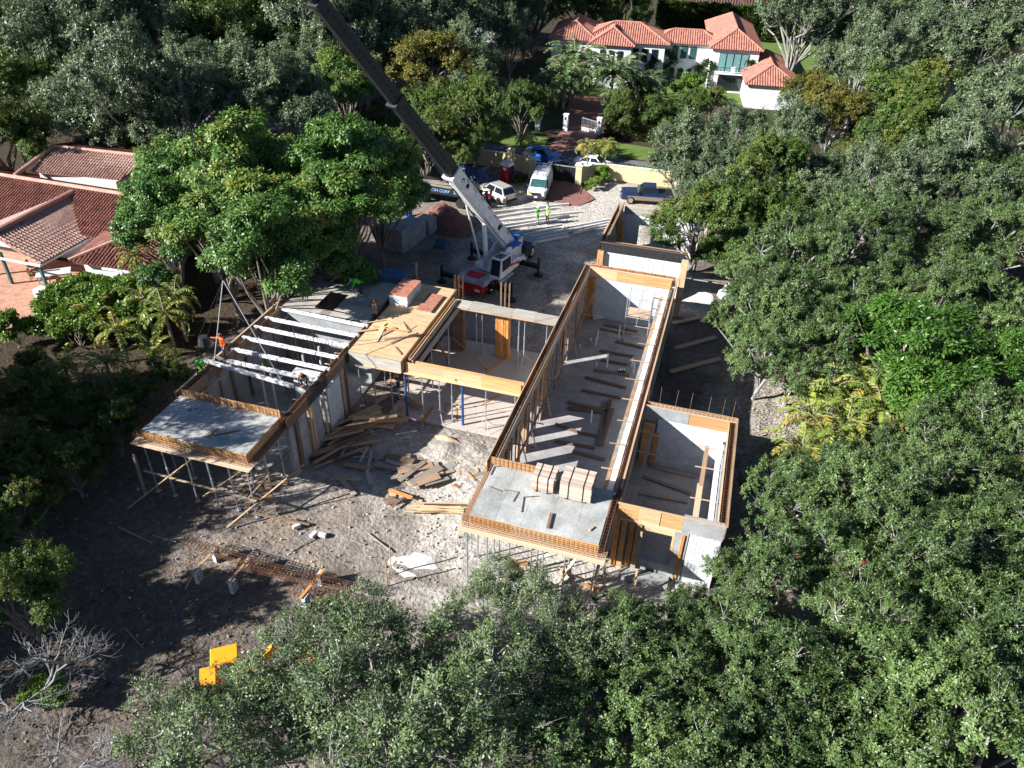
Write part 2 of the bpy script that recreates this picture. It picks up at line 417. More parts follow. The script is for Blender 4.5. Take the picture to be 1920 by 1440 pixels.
me.vertices.add(nx * ny); me.vertices.foreach_set('co', np.stack([X, Y, Z], 1).ravel())
ii, jj = np.meshgrid(np.arange(nx - 1), np.arange(ny - 1)); a = (jj * nx + ii).ravel()
q = np.stack([a, a + 1, a + nx + 1, a + nx], 1).astype(np.int32)
me.loops.add(q.size); me.polygons.add(len(q))
me.loops.foreach_set('vertex_index', q.ravel()); me.polygons.foreach_set('loop_start', np.arange(len(q)) * 4)
me.update(calc_edges=True)
N1, N2, N3 = vnoise(X, Y, 3.1, 3), vnoise(X, Y, 1.1, 4), vnoise(X, Y, 7, 5)
soil = np.array([.205, .175, .155]); white = np.array([.45, .415, .365]); litter = np.array([.060, .045, .030]); grass = np.array([.055, .080, .022]); tan = np.array([.265, .215, .165]); darks = np.array([.115, .093, .08])
C = np.tile(litter, (len(X), 1))
def lay(C, mask, col): return C * (1 - mask[:, None]) + col * mask[:, None]
C = lay(C, (N3 > .55) * sbox(X, Y, -900, 900, 84, 1500, 6) * .8, grass)
site = np.clip(sbox(X, Y, -33, 10, 11, 84, 5) + .0, 0, 1)
C = lay(C, site, soil)
C = lay(C, site * np.clip((N1 - .45) * 3, 0, 1) * .7, darks)
C = lay(C, site * np.clip((N2 * .6 + N3 * .5 - .62) * 5, 0, 1) * .7, tan)
RU = rut(X, Y)
C = lay(C, site * np.clip(RU * (N2 * 1.4), 0, 1) * .55, darks)
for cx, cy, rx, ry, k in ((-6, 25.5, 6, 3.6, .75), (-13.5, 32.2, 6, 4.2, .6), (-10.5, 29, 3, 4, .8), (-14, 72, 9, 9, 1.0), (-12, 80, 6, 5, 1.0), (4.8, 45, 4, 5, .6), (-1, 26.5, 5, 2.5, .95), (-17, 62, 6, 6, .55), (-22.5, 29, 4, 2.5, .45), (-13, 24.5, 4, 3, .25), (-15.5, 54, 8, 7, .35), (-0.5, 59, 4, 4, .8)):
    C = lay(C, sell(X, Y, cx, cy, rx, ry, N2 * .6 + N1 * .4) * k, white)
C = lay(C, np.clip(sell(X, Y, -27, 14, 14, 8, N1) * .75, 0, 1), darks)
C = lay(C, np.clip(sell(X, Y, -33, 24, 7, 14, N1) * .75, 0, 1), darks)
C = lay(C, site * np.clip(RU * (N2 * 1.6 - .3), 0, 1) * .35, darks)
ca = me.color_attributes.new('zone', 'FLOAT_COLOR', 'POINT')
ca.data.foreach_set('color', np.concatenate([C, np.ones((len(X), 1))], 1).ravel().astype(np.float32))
m, N, L, P = nt('ground_soil')
P.inputs['Roughness'].default_value = .95; P.inputs['Specular IOR Level'].default_value = .1
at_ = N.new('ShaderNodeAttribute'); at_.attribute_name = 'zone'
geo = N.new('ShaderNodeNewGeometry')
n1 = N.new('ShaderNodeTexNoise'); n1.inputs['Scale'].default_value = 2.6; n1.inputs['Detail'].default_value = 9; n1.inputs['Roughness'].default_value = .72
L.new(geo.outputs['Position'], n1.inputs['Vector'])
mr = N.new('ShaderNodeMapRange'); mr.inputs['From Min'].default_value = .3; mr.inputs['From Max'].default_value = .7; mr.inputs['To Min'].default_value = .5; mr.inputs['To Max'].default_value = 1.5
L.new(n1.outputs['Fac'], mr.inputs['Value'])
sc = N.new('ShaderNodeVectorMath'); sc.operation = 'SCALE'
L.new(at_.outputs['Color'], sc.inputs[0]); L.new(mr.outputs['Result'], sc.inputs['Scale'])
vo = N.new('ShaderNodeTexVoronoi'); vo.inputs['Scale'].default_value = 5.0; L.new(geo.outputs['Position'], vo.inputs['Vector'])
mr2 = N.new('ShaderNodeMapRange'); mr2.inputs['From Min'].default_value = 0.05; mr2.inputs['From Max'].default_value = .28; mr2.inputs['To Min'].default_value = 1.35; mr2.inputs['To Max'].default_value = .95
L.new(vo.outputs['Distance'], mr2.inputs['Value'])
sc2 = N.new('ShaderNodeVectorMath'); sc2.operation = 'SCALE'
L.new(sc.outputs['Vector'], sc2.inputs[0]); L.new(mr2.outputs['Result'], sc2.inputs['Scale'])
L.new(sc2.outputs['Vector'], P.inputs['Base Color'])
bp = N.new('ShaderNodeBump'); bp.inputs['Strength'].default_value = .9; bp.inputs['Distance'].default_value = .12
n2 = N.new('ShaderNodeTexNoise'); n2.inputs['Scale'].default_value = 5; n2.inputs['Detail'].default_value = 8
L.new(geo.outputs['Position'], n2.inputs['Vector']); L.new(n2.outputs['Fac'], bp.inputs['Height']); L.new(bp.outputs['Normal'], P.inputs['Normal'])
me.materials.append(m)
me.polygons.foreach_set('use_smooth', [True] * len(me.polygons))
tag(link('ground', me), kind='structure')

# road behind the yellow wall, drives, lawns, patio (sheets stepped 4 mm and more above the ground)
def sheet(name, poly, z, m, thick=.25):
    return structure(name, MB().prism(poly, z - thick, z), m)
def wp(px, py, z=0): p = at(px, py, z); return (p.x, p.y)
sheet('road', [(-120, 85.6), (-40, 86.0), (-14, 85.6), (60, 90), (60, 95.0), (-12, 91.6), (-40, 91.2), (-120, 92)], .03, 'asphalt')
sheet('driveway', [(-22.2, 91.0), (-17.2, 91.2), (-17.6, 100.5), (-20.2, 118), (-25.5, 118), (-22.6, 100)], .036, 'brick_paving')
sheet('driveway', [(-21.3, 81.2), (-16.2, 81.6), (-13.4, 77.8), (-14.6, 75.2), (-17.5, 75.5), (-20.5, 77)], .05, 'brick_paving')
sheet('verge_lawn', [(-16.9, 92.0), (-5, 92.6), (10, 93.6), (10, 97.2), (-4, 96.3), (-17.0, 98.0)], .034, 'lawn')
sheet('verge_lawn', [(-40, 92.0), (-23.0, 92.0), (-23.2, 96), (-40, 97)], .034, 'lawn')
sheet('lawn', [(-26, 119.5), (40, 126), (40, 178), (2, 178), (-30, 178)], .03, 'lawn')
sheet('lawn', [(-95, 118), (-70, 118), (-70, 134), (-95, 132)], .03, 'lawn')
sheet('patio_paving', [(-75, 32), (-50.5, 36), (-46, 43.5), (-46, 47), (-75, 47)], .05, 'patio_brick')
sheet('street', [(-62, 100), (-52, 100), (-48, 150), (-56, 150)], .03, 'asphalt')
sheet('path', [(-72, 62), (-50, 62), (-46, 72), (-52, 86), (-60, 86), (-66, 74)], .03, 'asphalt')
# ------------------------------------------------------------------ house under construction
def cage_mb(p0, p1, w, h, step=.24, r=.009, mids=1):
    """rebar cage: longitudinal bars and stirrups"""
    b = MB(); p0, p1 = Vector(p0), Vector(p1); d = p1 - p0; F = frame_of(d); Ln = d.length
    ys, zs = (-w / 2, w / 2), [-h / 2 + h * k / (mids + 1) for k in range(mids + 2)]
    for y in ys:
        for z in zs:
            j = F @ Vector((0, y, z)); b.tube(p0 + j, p1 + j, r, n=3, cap=False)
    for k in range(int(Ln / step) + 1):
        c = p0 + d * (k * step / Ln) + F @ Vector((U(-.015, .015), 0, 0))
        q = [c + F @ Vector((0, y, z)) for y, z in ((ys[0], zs[0]), (ys[1], zs[0]), (ys[1], zs[-1]), (ys[0], zs[-1]))]
        for i in range(4): b.tube(q[i], q[(i + 1) % 4], r * .85, n=3, cap=False)
    return b
def boards_run(name, m, root, axis, c0, c1, fixed, z0, z1, t=.022, L=2.44, ms=None, gap=.006):
    """run of form boards or sheets along an axis, each its own piece"""
    n = max(1, round((c1 - c0) / L)); st = (c1 - c0) / n
    for k in range(n):
        a, b = c0 + k * st + gap / 2, c0 + (k + 1) * st - gap / 2
        mm = ms[k % len(ms)] if ms else m
        j = U(-.012, .012)
        if axis == 'y': piece(name, mm, root, (fixed + U(-.004, .004), (a + b) / 2, (z0 + z1) / 2 + j), (t, b - a, z1 - z0))
        else: piece(name, mm, root, ((a + b) / 2, fixed + U(-.004, .004), (z0 + z1) / 2 + j), (b - a, t, z1 - z0))
def block_wall(root, axis, c0, c1, fixed, z0, z1, single=True, t=.2, skip=None, m='block'):
    bw, bh, g = .4, .2, .013
    bulk = MB()
    for r in range(int(round((z1 - z0) / bh))):
        x = c0 - (bw / 2 if r % 2 else 0); z = z0 + r * bh + bh / 2
        while x < c1 - .01:
            a, b = max(x, c0), min(x + bw, c1); x += bw
            if b - a < .06: continue
            cx = (a + b) / 2
            if skip and skip(cx, z): continue
            j = U(-.006, .006)
            c = (cx, fixed + j, z) if axis == 'x' else (fixed + j, cx, z)
            s = (b - a - g, t, bh - g) if axis == 'x' else (t, b - a - g, bh - g)
            if single: piece('block', m, root, c, s)
            else: bulk.box(c, s)
    if not single: part('blocks', bulk, m, root, kind='stuff')
    mort = MB()
    return mort
def studs(root, axis, cs, fixed, z0, z1, ms, w=.09, t=.05):
    for k, c in enumerate(cs):
        zz = z1 + U(-.3, .1); m = ms[k % len(ms)]
        p = (fixed, c, (z0 + zz) / 2) if axis == 'y' else (c, fixed, (z0 + zz) / 2)
        piece('stud', m, root, p, (t, w, zz - z0) if axis == 'y' else (w, t, zz - z0))

# --- long hall in the middle
hall = thing('hall_shell', 'long roofless concrete hall with timber formwork along its wall tops', 'building', (-5.8, 41, 0))
part('floor_slab', MB().span(-9.3, -2.3, 28.9, 53.0, -.2, .08), 'floor_concrete', hall)
openings = [(29.8, 31.0), (32.0, 33.0), (33.75, 34.95), (35.7, 36.65), (37.4, 38.45), (45.1, 45.95)]
w = MB(); y = 28.9
for a, b in openings:
    w.span(-9.30, -9.05, y, a, .08, 3.72); w.span(-9.30, -9.05, a, b, 2.25 if a > 33 else 2.6, 3.72); y = b
w.span(-9.30, -9.05, y, 53.0, .08, 3.72)
part('left_wall', w, 'wall_concrete', hall)
boards_run('form_board', 'timber_dark', hall, 'y', 28.7, 53.3, -9.36, 3.68, 4.52, ms=['timber_dark', 'timber', 'timber_dark', 'timber_orange'])
boards_run('form_board', 'plywood', hall, 'y', 28.9, 52.9, -8.98, 3.66, 4.36, ms=['plywood', 'ply_grey', 'timber', 'plywood'])
piece('form_cap', 'timber', hall, (-9.385, 41, 4.49), (.05, 24.6, .09)); piece('form_cap', 'timber_grey', hall, (-8.95, 41, 4.37), (.05, 24.0, .07))
part('rebar_cage', cage_mb((-9.17, 28.8, 4.12), (-9.17, 53.2, 4.12), .22, .62, .24), 'rust', hall)
studs(hall, 'y', [29.2, 29.7, 31.05, 31.4, 31.9, 33.1, 33.65, 35.05, 35.6, 36.75, 37.3, 38.55, 39.3, 40.4, 41.3, 42.4, 43.5, 44.6, 45.0, 46.05, 47.2, 48.4, 49.6, 50.8, 52.0], -8.93, .08, 3.7,
      ['timber_orange', 'timber', 'timber_grey', 'timber_dark', 'timber_orange', 'timber_pale'], .16, .06)
for k, y in enumerate((30.2, 33.4, 35.3, 38.9, 43.0, 46.6)):
    board('brace', ['timber', 'timber_grey', 'timber_orange'][k % 3], hall, (-8.9, y, 3.1), (-8.35, y + .25, .1), .09, .04)
for y, m in ((33.35, 'timber_orange'), (38.75, 'plywood'), (44.9, 'plywood'), (31.3, 'plywood'), (35.2, 'timber_orange')):
    piece('column_form', m, hall, (-9.0, y, 1.9), (.16, .45, 3.6))
b = MB(); b.span(-9.05, -2.55, 53.02, 53.12, .08, 3.7)
part('back_wall', b, 'wall_concrete', hall)
block_wall(hall, 'x', -9.05, -2.55, 52.97, .08, 3.68, single=False, t=.1)
boards_run('form_sheet', 'plywood', hall, 'x', -8.95, -2.65, 52.88, 3.62, 4.46, ms=['plywood_new', 'plywood', 'plywood'])
boards_run('form_sheet', 'plywood', hall, 'x', -9.2, -2.4, 53.26, 3.7, 4.56)
piece('form_cap', 'timber_pale', hall, (-5.8, 52.86, 4.48), (6.4, .05, .08))
piece('column_form', 'timber_orange', hall, (-8.72, 52.75, 1.85), (.5, .3, 3.6))
part('rebar_cage', cage_mb((-9.1, 53.08, 4.2), (-2.4, 53.08, 4.2), .2, .62, .24), 'rust', hall)
part('dowels', (lambda q: [q.tube((x, 53.1, 4.2), (x + U(-.04, .04), 53.1, 5.5), .016, n=4) for x in (-8.4, -7.6, -6.5, -5.9, -5.0, -4.2, -3.5)] and q)(MB()), 'rust', hall)
part('right_wall', MB().span(-2.55, -2.30, 28.9, 53.0, .08, 3.7), 'wall_concrete', hall)
boards_run('form_board', 'timber', hall, 'y', 28.9, 53.2, -2.26, 3.7, 4.52, ms=['timber', 'timber_orange', 'timber'])
piece('form_cap', 'timber', hall, (-2.27, 41, 4.54), (.1, 24.2, .05))
boards_run('form_board', 'timber_pale', hall, 'y', 28.9, 52.8, -2.66, 3.7, 4.30, ms=['timber_pale', 'timber', 'timber_pale'])
part('rebar_cage', cage_mb((-2.45, 28.8, 4.12), (-2.45, 53.2, 4.12), .22, .62, .24), 'rust', hall)
yy = 29.3
for k in range(52):                                                 # pale ledge of coping blocks along the right wall
    piece('coping_block', 'precast', hall, (-2.92 + U(-.02, .02), yy + .22, 2.93 + U(-.01, .01)), (.40, .43, .14)); yy += .45
boards_run('scaffold_plank', 'timber', hall, 'y', 29.0, 52.6, -3.24, 2.96, 3.01, t=.22, L=3.9, ms=['timber', 'timber_grey'])
for k in range(11):
    y = 29.6 + k * 2.25
    board('tie_bar', 'timber', hall, (-3.75 + U(-.3, .1), y, 3.05), (-2.66, y + .05, 3.08), .05, .05)
    board('tie_bar', 'timber', hall, (-8.98, y + .4, 3.05), (-7.85 + U(-.2, .2), y + .5, 3.0), .06, .05)
for y0, y1, m in ((29.5, 34.2, 'timber_pale'), (34.0, 39.3, 'timber_grey'), (39.1, 44.6, 'timber_pale'), (44.4, 48.8, 'timber'), (48.6, 52.3, 'timber_grey')):
    board('scaffold_plank', m, hall, (-8.32 + U(-.1, .1), y0, 2.98), (-8.32 + U(-.1, .1), y1, 2.99), .13, .05)
part('front_lintel', MB().span(-9.3, -2.3, 28.72, 28.9, 2.9, 3.7), 'wall_concrete', hall)

# --- room on the right of the hall
room = thing('side_room_shell', 'small roofless block room beside the hall with a wide window opening at the front', 'building', (.4, 32, 0))
part('floor_slab', MB().span(-2.28, 3.0, 27.9, 36.7, -.2, .07), 'floor_concrete', room)
f = MB(); f.span(-2.28, -.92, 28.0, 28.2, .07, 3.5); f.span(-.92, .72, 28.0, 28.2, .07, .95); f.span(-.92, .72, 28.0, 28.2, 3.0, 3.5); f.span(.72, 3.0, 28.0, 28.2, .07, 3.5)
part('front_wall', f, 'wall_concrete', room)
part('concrete_beam', MB().span(1.02, 3.02, 27.86, 28.2, 3.5, 4.42), 'concrete', room)
for k, x in enumerate((-2.2, -1.15, -.05)): piece('form_sheet', ['plywood', 'plywood_new', 'plywood'][k], room, (x + .53, 27.93, 3.98 + U(-.01, .01)), (1.06, .03, .96))
piece('waler', 'timber_pale', room, (-.55, 27.88, 3.46), (3.3, .06, .14)); piece('waler', 'plywood_new', room, (-.1, 27.93, 3.22), (1.75, .05, .36))
piece('form_cap', 'timber', room, (.4, 27.9, 4.5), (5.3, .07, .06))
block_wall(room, 'x', 1.46, 2.98, 27.93, .07, 3.47, t=.18)
part('pilaster', MB().span(.74, 1.42, 27.84, 28.0, .07, 3.5), 'concrete', room)
piece('edge_strip', 'timber_orange', room, (1.18, 27.8, 1.75), (.14, .07, 3.3)); piece('edge_strip', 'plywood_new', room, (.72, 27.86, 2.55), (.12, .06, 1.0))
part('window_sill', MB().span(-.95, .78, 27.78, 28.22, .9, 1.05), 'concrete', room)
for x, m in ((-2.1, 'timber_orange'), (-1.75, 'plywood'), (-1.35, 'timber_orange'), (-1.02, 'timber')): piece('column_form', m, room, (x, 27.9 + U(-.03, .03), 1.75), (.26, .12, 3.35))
part('footing', MB().span(-1.6, .9, 27.1, 27.85, -.1, .22), 'concrete', room)
b = MB(); b.span(-2.28, 3.0, 36.62, 36.72, .07, 3.6)
part('back_wall', b, 'wall_concrete', room)
block_wall(room, 'x', -1.3, 2.72, 36.55, .07, 3.67, t=.12)
piece('form_sheet', 'plywood', room, (-1.75, 36.5, 1.7), (.7, .04, 3.1)); piece('door_panel', 'plywood', room, (-1.25, 36.44, 1.35), (.32, .04, 2.6))
piece('beam_face', 'wall_concrete', room, (-.9, 36.47, 4.05), (2.6, .04, .8)); piece('form_sheet', 'plywood', room, (1.55, 36.46, 4.05), (2.25, .03, .82))
boards_run('form_board', 'timber', room, 'x', -2.2, 3.05, 36.84, 3.7, 4.5); piece('form_cap', 'timber_pale', room, (.4, 36.45, 4.47), (5.2, .05, .07))
part('rebar_cage', cage_mb((-2.2, 36.68, 4.2), (3.0, 36.68, 4.2), .22, .6, .24), 'rust', room)
part('dowels', (lambda q: [q.tube((x, 36.9, 4.0), (x + U(-.04, .04), 36.9, 5.6), .018, n=4) for x in (-2.1, -1.4, -.5, .35, 1.4, 2.2, 2.75)] and q)(MB()), 'rust', room)
part('right_wall', MB().span(2.74, 2.98, 28.2, 36.6, .07, 3.7), 'wall_concrete', room)
boards_run('form_board', 'timber', room, 'y', 27.85, 36.8, 3.05, 3.66, 4.5, ms=['timber', 'timber_orange']); piece('form_cap', 'timber', room, (3.05, 32.3, 4.52), (.12, 8.9, .05))
boards_run('form_board', 'timber', room, 'y', 28.2, 36.5, 2.66, 3.66, 4.4)
part('rebar_cage', cage_mb((2.86, 27.95, 4.12), (2.86, 36.7, 4.12), .22, .62, .22), 'rust', room)
piece('white_rail', 'precast', room, (2.38, 32.3, 3.0), (.28, 8.1, .06))
board('scaffold_plank', 'timber_pale', room, (1.62, 28.4, 3.0), (1.62, 32.3, 3.0), .3, .05); board('scaffold_plank', 'timber', room, (1.66, 32.1, 3.04), (1.7, 35.6, 3.04), .24, .05)
board('scaffold_plank', 'timber_pale', room, (-1.62, 28.3, 3.0), (-1.6, 31.5, 3.0), .2, .05); board('scaffold_plank', 'timber_grey', room, (-1.58, 31.3, 3.04), (-1.5, 36.2, 3.04), .16, .05)
for y in (28.9, 31.0, 33.6, 35.4):
    board('tie_bar', 'timber_pale', room, (1.2, y, 3.06), (2.6, y + .08, 3.06), .05, .05); board('tie_bar', 'timber_pale', room, (-2.25, y + .3, 3.06), (-1.0, y + .2, 3.06), .06, .05)
boards_run('form_board', 'timber_dark', room, 'y', 28.3, 36.5, -2.16, 3.7, 4.4)

# --- shoring: adjustable steel posts (one of each height, then copies)
def make_prop(h, label, tripod=False, m='galvanised'):
    t = thing('shoring_post', label, 'shoring post', (0, 0, 0))
    b = MB(); b.tube((0, 0, .01), (0, 0, h * .58), .045, n=8); part('outer_tube', b, m, t)
    b = MB(); b.tube((0, 0, h * .56), (0, 0, h), .033, n=8); part('inner_tube', b, m, t)
    b = MB(); b.box((0, 0, .012), (.26, .26, .024)); part('base_plate', b, m, t)
    b = MB(); b.box((0, 0, h - .01), (.24, .2, .03)); part('head_plate', b, m, t); part('collar', MB().box((0, 0, h * .57), (.12, .09, .1)), m, t)
    if tripod:
        b = MB()
        for k in range(3):
            a = k * 2.1 + .4; b.tube((0, 0, .95), (.65 * math.cos(a), .65 * math.sin(a), .02), .018, n=4)
        part('tripod', b, m, t)
    return t
PROPS = {}
def prop(x, y, z0, z1, label, group, tripod=False):
    h = round(z1 - z0, 2); key = (h, tripod)
    if key not in PROPS:
        p = make_prop(h, label, tripod); PROPS[key] = p
        p.matrix_basis = Matrix.Translation((x, y, z0)) @ Matrix.Rotation(U(0, 3), 4, 'Z'); p['group'] = group; return p
    return dup(PROPS[key], (x, y, z0), U(0, 3), 1, label, group)

# --- poured-slab forms (front right and front left)
def deck_form(name, label, x0, x1, y0, y1, sheet_m, joint, rear_x):
    d = thing(name, label, 'roof slab form', ((x0 + x1) / 2, (y0 + y1) / 2, 0))
    zt = 4.42; nx_, ny_ = joint
    sx, sy = (x1 - x0 - .62) / nx_, (y1 - y0 - .42) / ny_
    for i in range(nx_):
        for j in range(ny_):
            piece('deck_sheet', sheet_m, d, (x0 + .31 + sx * (i + .5), y0 + .40 + sy * (j + .5), zt - .01 + U(-.004, .004)), (sx - .012, sy - .012, .022))
    boards_run('edge_form', 'plywood', d, 'x', x0 + .28, x1 - .28, y0 + .385, 3.86, 4.41, ms=['plywood', 'plywood_new', 'plywood'])
    boards_run('edge_form', 'plywood', d, 'y', y0 + .40, y1, x0 + .29, 3.86, 4.40); boards_run('edge_form', 'plywood', d, 'y', y0 + .40, y1, x1 - .29, 3.86, 4.40)
    board('soffit_board', 'timber_pale', d, (x0 - .12, y0 + .12, 3.80), (x1 + .12, y0 + .12, 3.80), .62, .05)
    board('soffit_board', 'timber', d, (x0 + .1, y0 + .44, 3.80), (x0 + .1, y1, 3.80), .5, .05); board('soffit_board', 'timber', d, (x1 - .1, y0 + .44, 3.80), (x1 - .1, y1, 3.80), .5, .05)
    part('rebar_cage', cage_mb((x0 + .05, y0 + .16, 4.15), (x1 - .05, y0 + .16, 4.15), .24, .56, .23, .009, 3), 'rust', d)
    part('rebar_cage', cage_mb((x0 + .12, y0 + .2, 4.15), (x0 + .12, y1 + .2, 4.15), .22, .56, .24, .009), 'rust', d)
    part('rebar_cage', cage_mb((x1 - .12, y0 + .2, 4.15), (x1 - .12, y1 + .2, 4.15), .22, .56, .24, .009), 'rust', d)
    boards_run('rear_form', 'plywood', d, 'x', rear_x[0], rear_x[1], y1 + .06, 4.36, 4.86)
    part('rear_cage', cage_mb((rear_x[0], y1 - .06, 4.64), (rear_x[1], y1 - .06, 4.64), .16, .5, .23, .009), 'rust', d)
    for k in range(5):
        x = x0 + .5 + (x1 - x0 - 1) * k / 4
        board('joist', 'timber', d, (x, y0 + .45, 3.70), (x, y1 - .1, 3.70), .05, .14)
    return d
portico = deck_form('slab_form', 'clean grey slab form with rebar edge cage at the front right, lumber bundles on it', -9.3, -2.3, 24.5, 28.75, 'deck_sheet', (5, 2), (-9.15, -6.3))
annex = deck_form('slab_form', 'stained slab form with rebar edge cage at the far left, dappled by tree shade', -28.4, -21.3, 24.9, 28.7, 'deck_sheet', (4, 2), (-28.0, -21.6))
text_mesh('chalk_mark', '6=', .55, 'black', Matrix.Translation(at(362, 768, 4.424)) @ Matrix.Rotation(RAD(28), 4, 'Z'), annex, .002)
G1 = 'shoring posts under the front right slab form'
for x in (-9.05, -8.1, -7.35, -5.75, -5.45, -4.1, -2.6):
    for y in (24.75, 26.3, 27.9):
        prop(x + U(-.08, .08), y + U(-.1, .1), ground_z(x, y) + .02, 3.68 + ground_z(x, y) * 0, 'thin grey steel shoring post under the front right slab form', G1) if False else prop(x + U(-.08, .08), y + U(-.1, .1), .0, 3.66, 'thin grey steel shoring post under the front right slab form', G1)
G2 = 'shoring posts under the far left slab form'
for x in (-28.1, -26.9, -25.6, -24.2, -22.9, -21.6):
    for y in (25.2, 26.8, 28.2):
        prop(x + U(-.1, .1), y + U(-.1, .1), 0, 3.66, 'thin grey steel shoring post under the far left slab form', G2)
br = MB()
def wood(label, cat, m, p0, p1, w, h, group=None):
    p0, p1 = Vector(p0), Vector(p1); d = p1 - p0
    o = link(cat.replace(' ', '_'), cube_mesh(m))
    o.matrix_basis = Matrix.Translation((p0 + p1) / 2) @ frame_of(d).to_4x4() @ Matrix.Diagonal((d.length, w, h, 1))
    return tag(o, label, cat, group)
wood('long pale horizontal brace board nailed across the left shoring posts', 'brace board', 'timber_pale', (-28.6, 25.05, 1.55), (-21.4, 25.05, 1.35), .12, .04)
wood('upright timber post at the left front corner of the stained slab form', 'timber post', 'timber_grey', (-28.55, 24.6, 0), (-28.6, 24.75, 3.0), .12, .12)
GB = 'diagonal brace boards below the left slab form'
for a, b in (((-28.8, 23.4, .05), (-24.8, 26.2, 3.4)), ((-27.0, 25.2, 1.4), (-24.6, 28, 3.5)), ((-22.7, 23.8, .1), (-19.6, 27.4, 2.6)), ((-25.3, 25.4, .2), (-22.2, 27.8, 2.3)), ((-22.0, 24.9, 1.3), (-21.2, 28.6, 2.2))):
    wood('diagonal brace board among the left shoring posts', 'brace board', 'timber', a, b, .1, .045, GB)
wood('brown board leaning from the left slab corner to the ground', 'brace board', 'timber', (-21.3, 24.4, 1.1), at(580, 983, .06), .14, .05)
GC = 'leaning braces below the front right slab'
for a, b in (((-4.9, 24.2, .05), (-3.4, 25.6, 3.2)), ((-2.7, 25.2, .1), (-2.5, 27.2, 3.4)), ((-4.2, 25.0, 1.9), (-3.2, 26.3, .2)), ((-2.2, 26.6, .1), (-2.9, 27.6, 3.1))):
    wood('leaning timber brace below the front right slab form', 'brace board', 'timber_pale', a, b, .16, .05, GC)
wood('tall thin timber stake leaning up in front of the window opening', 'timber stake', 'timber', (-.62, 25.6, 0), (-.85, 27.4, 3.4), .1, .07)

# --- left wing: rear timber deck, precast joists, walls
left = thing('left_wing_shell', 'left concrete wing with timber rear deck beyond a row of roof joists', 'building', (-24.8, 38, 0))
part('floor_slab', MB().span(-28.4, -21.2, 28.7, 47.2, -.2, .08), 'floor_concrete', left)
w = MB()
for a, b in ((28.7, 30.3), (30.9, 33.2), (33.6, 36.6), (37.0, 40.0), (40.5, 43.5), (44.0, 47.2)): part('wall_pier', MB().span(-28.42, -28.17, a, b, .08, 3.72), 'wall_concrete', left)
studs(left, 'y', [29.3, 30.4, 30.8, 32.2, 33.3, 33.5, 35.0, 36.7, 36.9, 38.4], -28.1, .1, 3.6, ['timber_dark', 'timber_grey'], .18, .06)
w = MB()
for a, b in ((28.7, 29.15), (29.75, 30.55), (31.4, 32.2), (33.0, 33.5), (34.0, 35.5), (39, 41), (43, 47.2)): part('wall_pier', MB().span(-21.45, -21.2, a, b, .08, 3.72), 'wall_concrete', left)
block_wall(left, 'y', 33.05, 34.65, -21.17, .08, 3.48, single=True, t=.1)
for y, m in ((29.45, 'timber_dark'), (30.9, 'timber'), (31.2, 'timber_pale'), (32.55, 'timber_grey'), (34.95, 'timber'), (35.5, 'timber_dark')):
    piece('column_form', m, left, (-21.2, y, 1.9), (.16, .2, 3.5))
for X_, ms in ((-28.52, ['timber', 'timber_grey']), (-28.05, ['timber', 'timber_dark'])): boards_run('form_board', 'timber', left, 'y', 28.8, 47.2, X_, 3.72, 4.42, ms=ms)
piece('form_cap', 'timber_pale', left, (-28.55, 40.5, 4.45), (.12, 13.4, .07)); piece('form_cap', 'timber', left, (-28.55, 31.2, 4.4), (.14, 4.9, .07))
for X_, ms in ((-21.12, ['timber_dark', 'steel_dark']), (-21.5, ['timber_dark', 'timber'])): boards_run('form_board', 'timber_dark', left, 'y', 28.5, 47.2, X_, 3.7, 4.4, ms=ms)
part('rebar_cage', cage_mb((-21.31, 28.6, 4.12), (-21.31, 47.2, 4.12), .22, .62, .24), 'rust', left)
part('rebar_cage', cage_mb((-28.3, 28.6, 4.12), (-28.3, 47.2, 4.12), .22, .55, .24), 'rust', left)
part('back_wall', MB().span(-28.4, -21.2, 47.0, 47.25, .08, 4.2), 'wall_concrete', left)
part('cross_wall', MB().span(-28.1, -21.5, 39.55, 39.75, .08, 4.1), 'wall_concrete', left)
part('cross_wall', MB().span(-26.2, -21.5, 35.9, 36.05, .08, 1.5), 'wall_concrete', left)
block_wall(left, 'x', -24.3, -22.5, 34.6, .08, 3.3, single=False, t=.5)
board('scaffold_plank', 'timber', left, (-27.5, 29.6, 3.9), (-27.5, 41, 3.9), .16, .05); board('scaffold_plank', 'timber', left, (-22.2, 29.6, 3.3), (-22.1, 38.5, 3.3), .16, .05)
for k in range(7): board('tie_bar', 'timber_pale', left, (-22.7, 30.3 + k * 1.35, 3.36), (-21.5, 30.35 + k * 1.35, 3.36), .06, .05)
for x, y in ((-26.1, 33.6), (-25.6, 33.9), (-25.0, 36.8), (-24.2, 37.6)): board('stud', 'precast', left, (x, y, .1), (x, y, 3.2), .14, .1)
def hole(px0, py0, px1, py1):
    a, b = at(px0, py0, 4.5), at(px1, py1, 4.5); return (min(a.x, b.x), max(a.x, b.x), min(a.y, b.y), max(a.y, b.y))
holes = [(-26.0, -24.4, 40.4, 41.4), (-25.8, -24.9, 41.6, 42.7), (-24.9, -24.1, 41.6, 42.7)]
nx_, ny_ = 9, 12
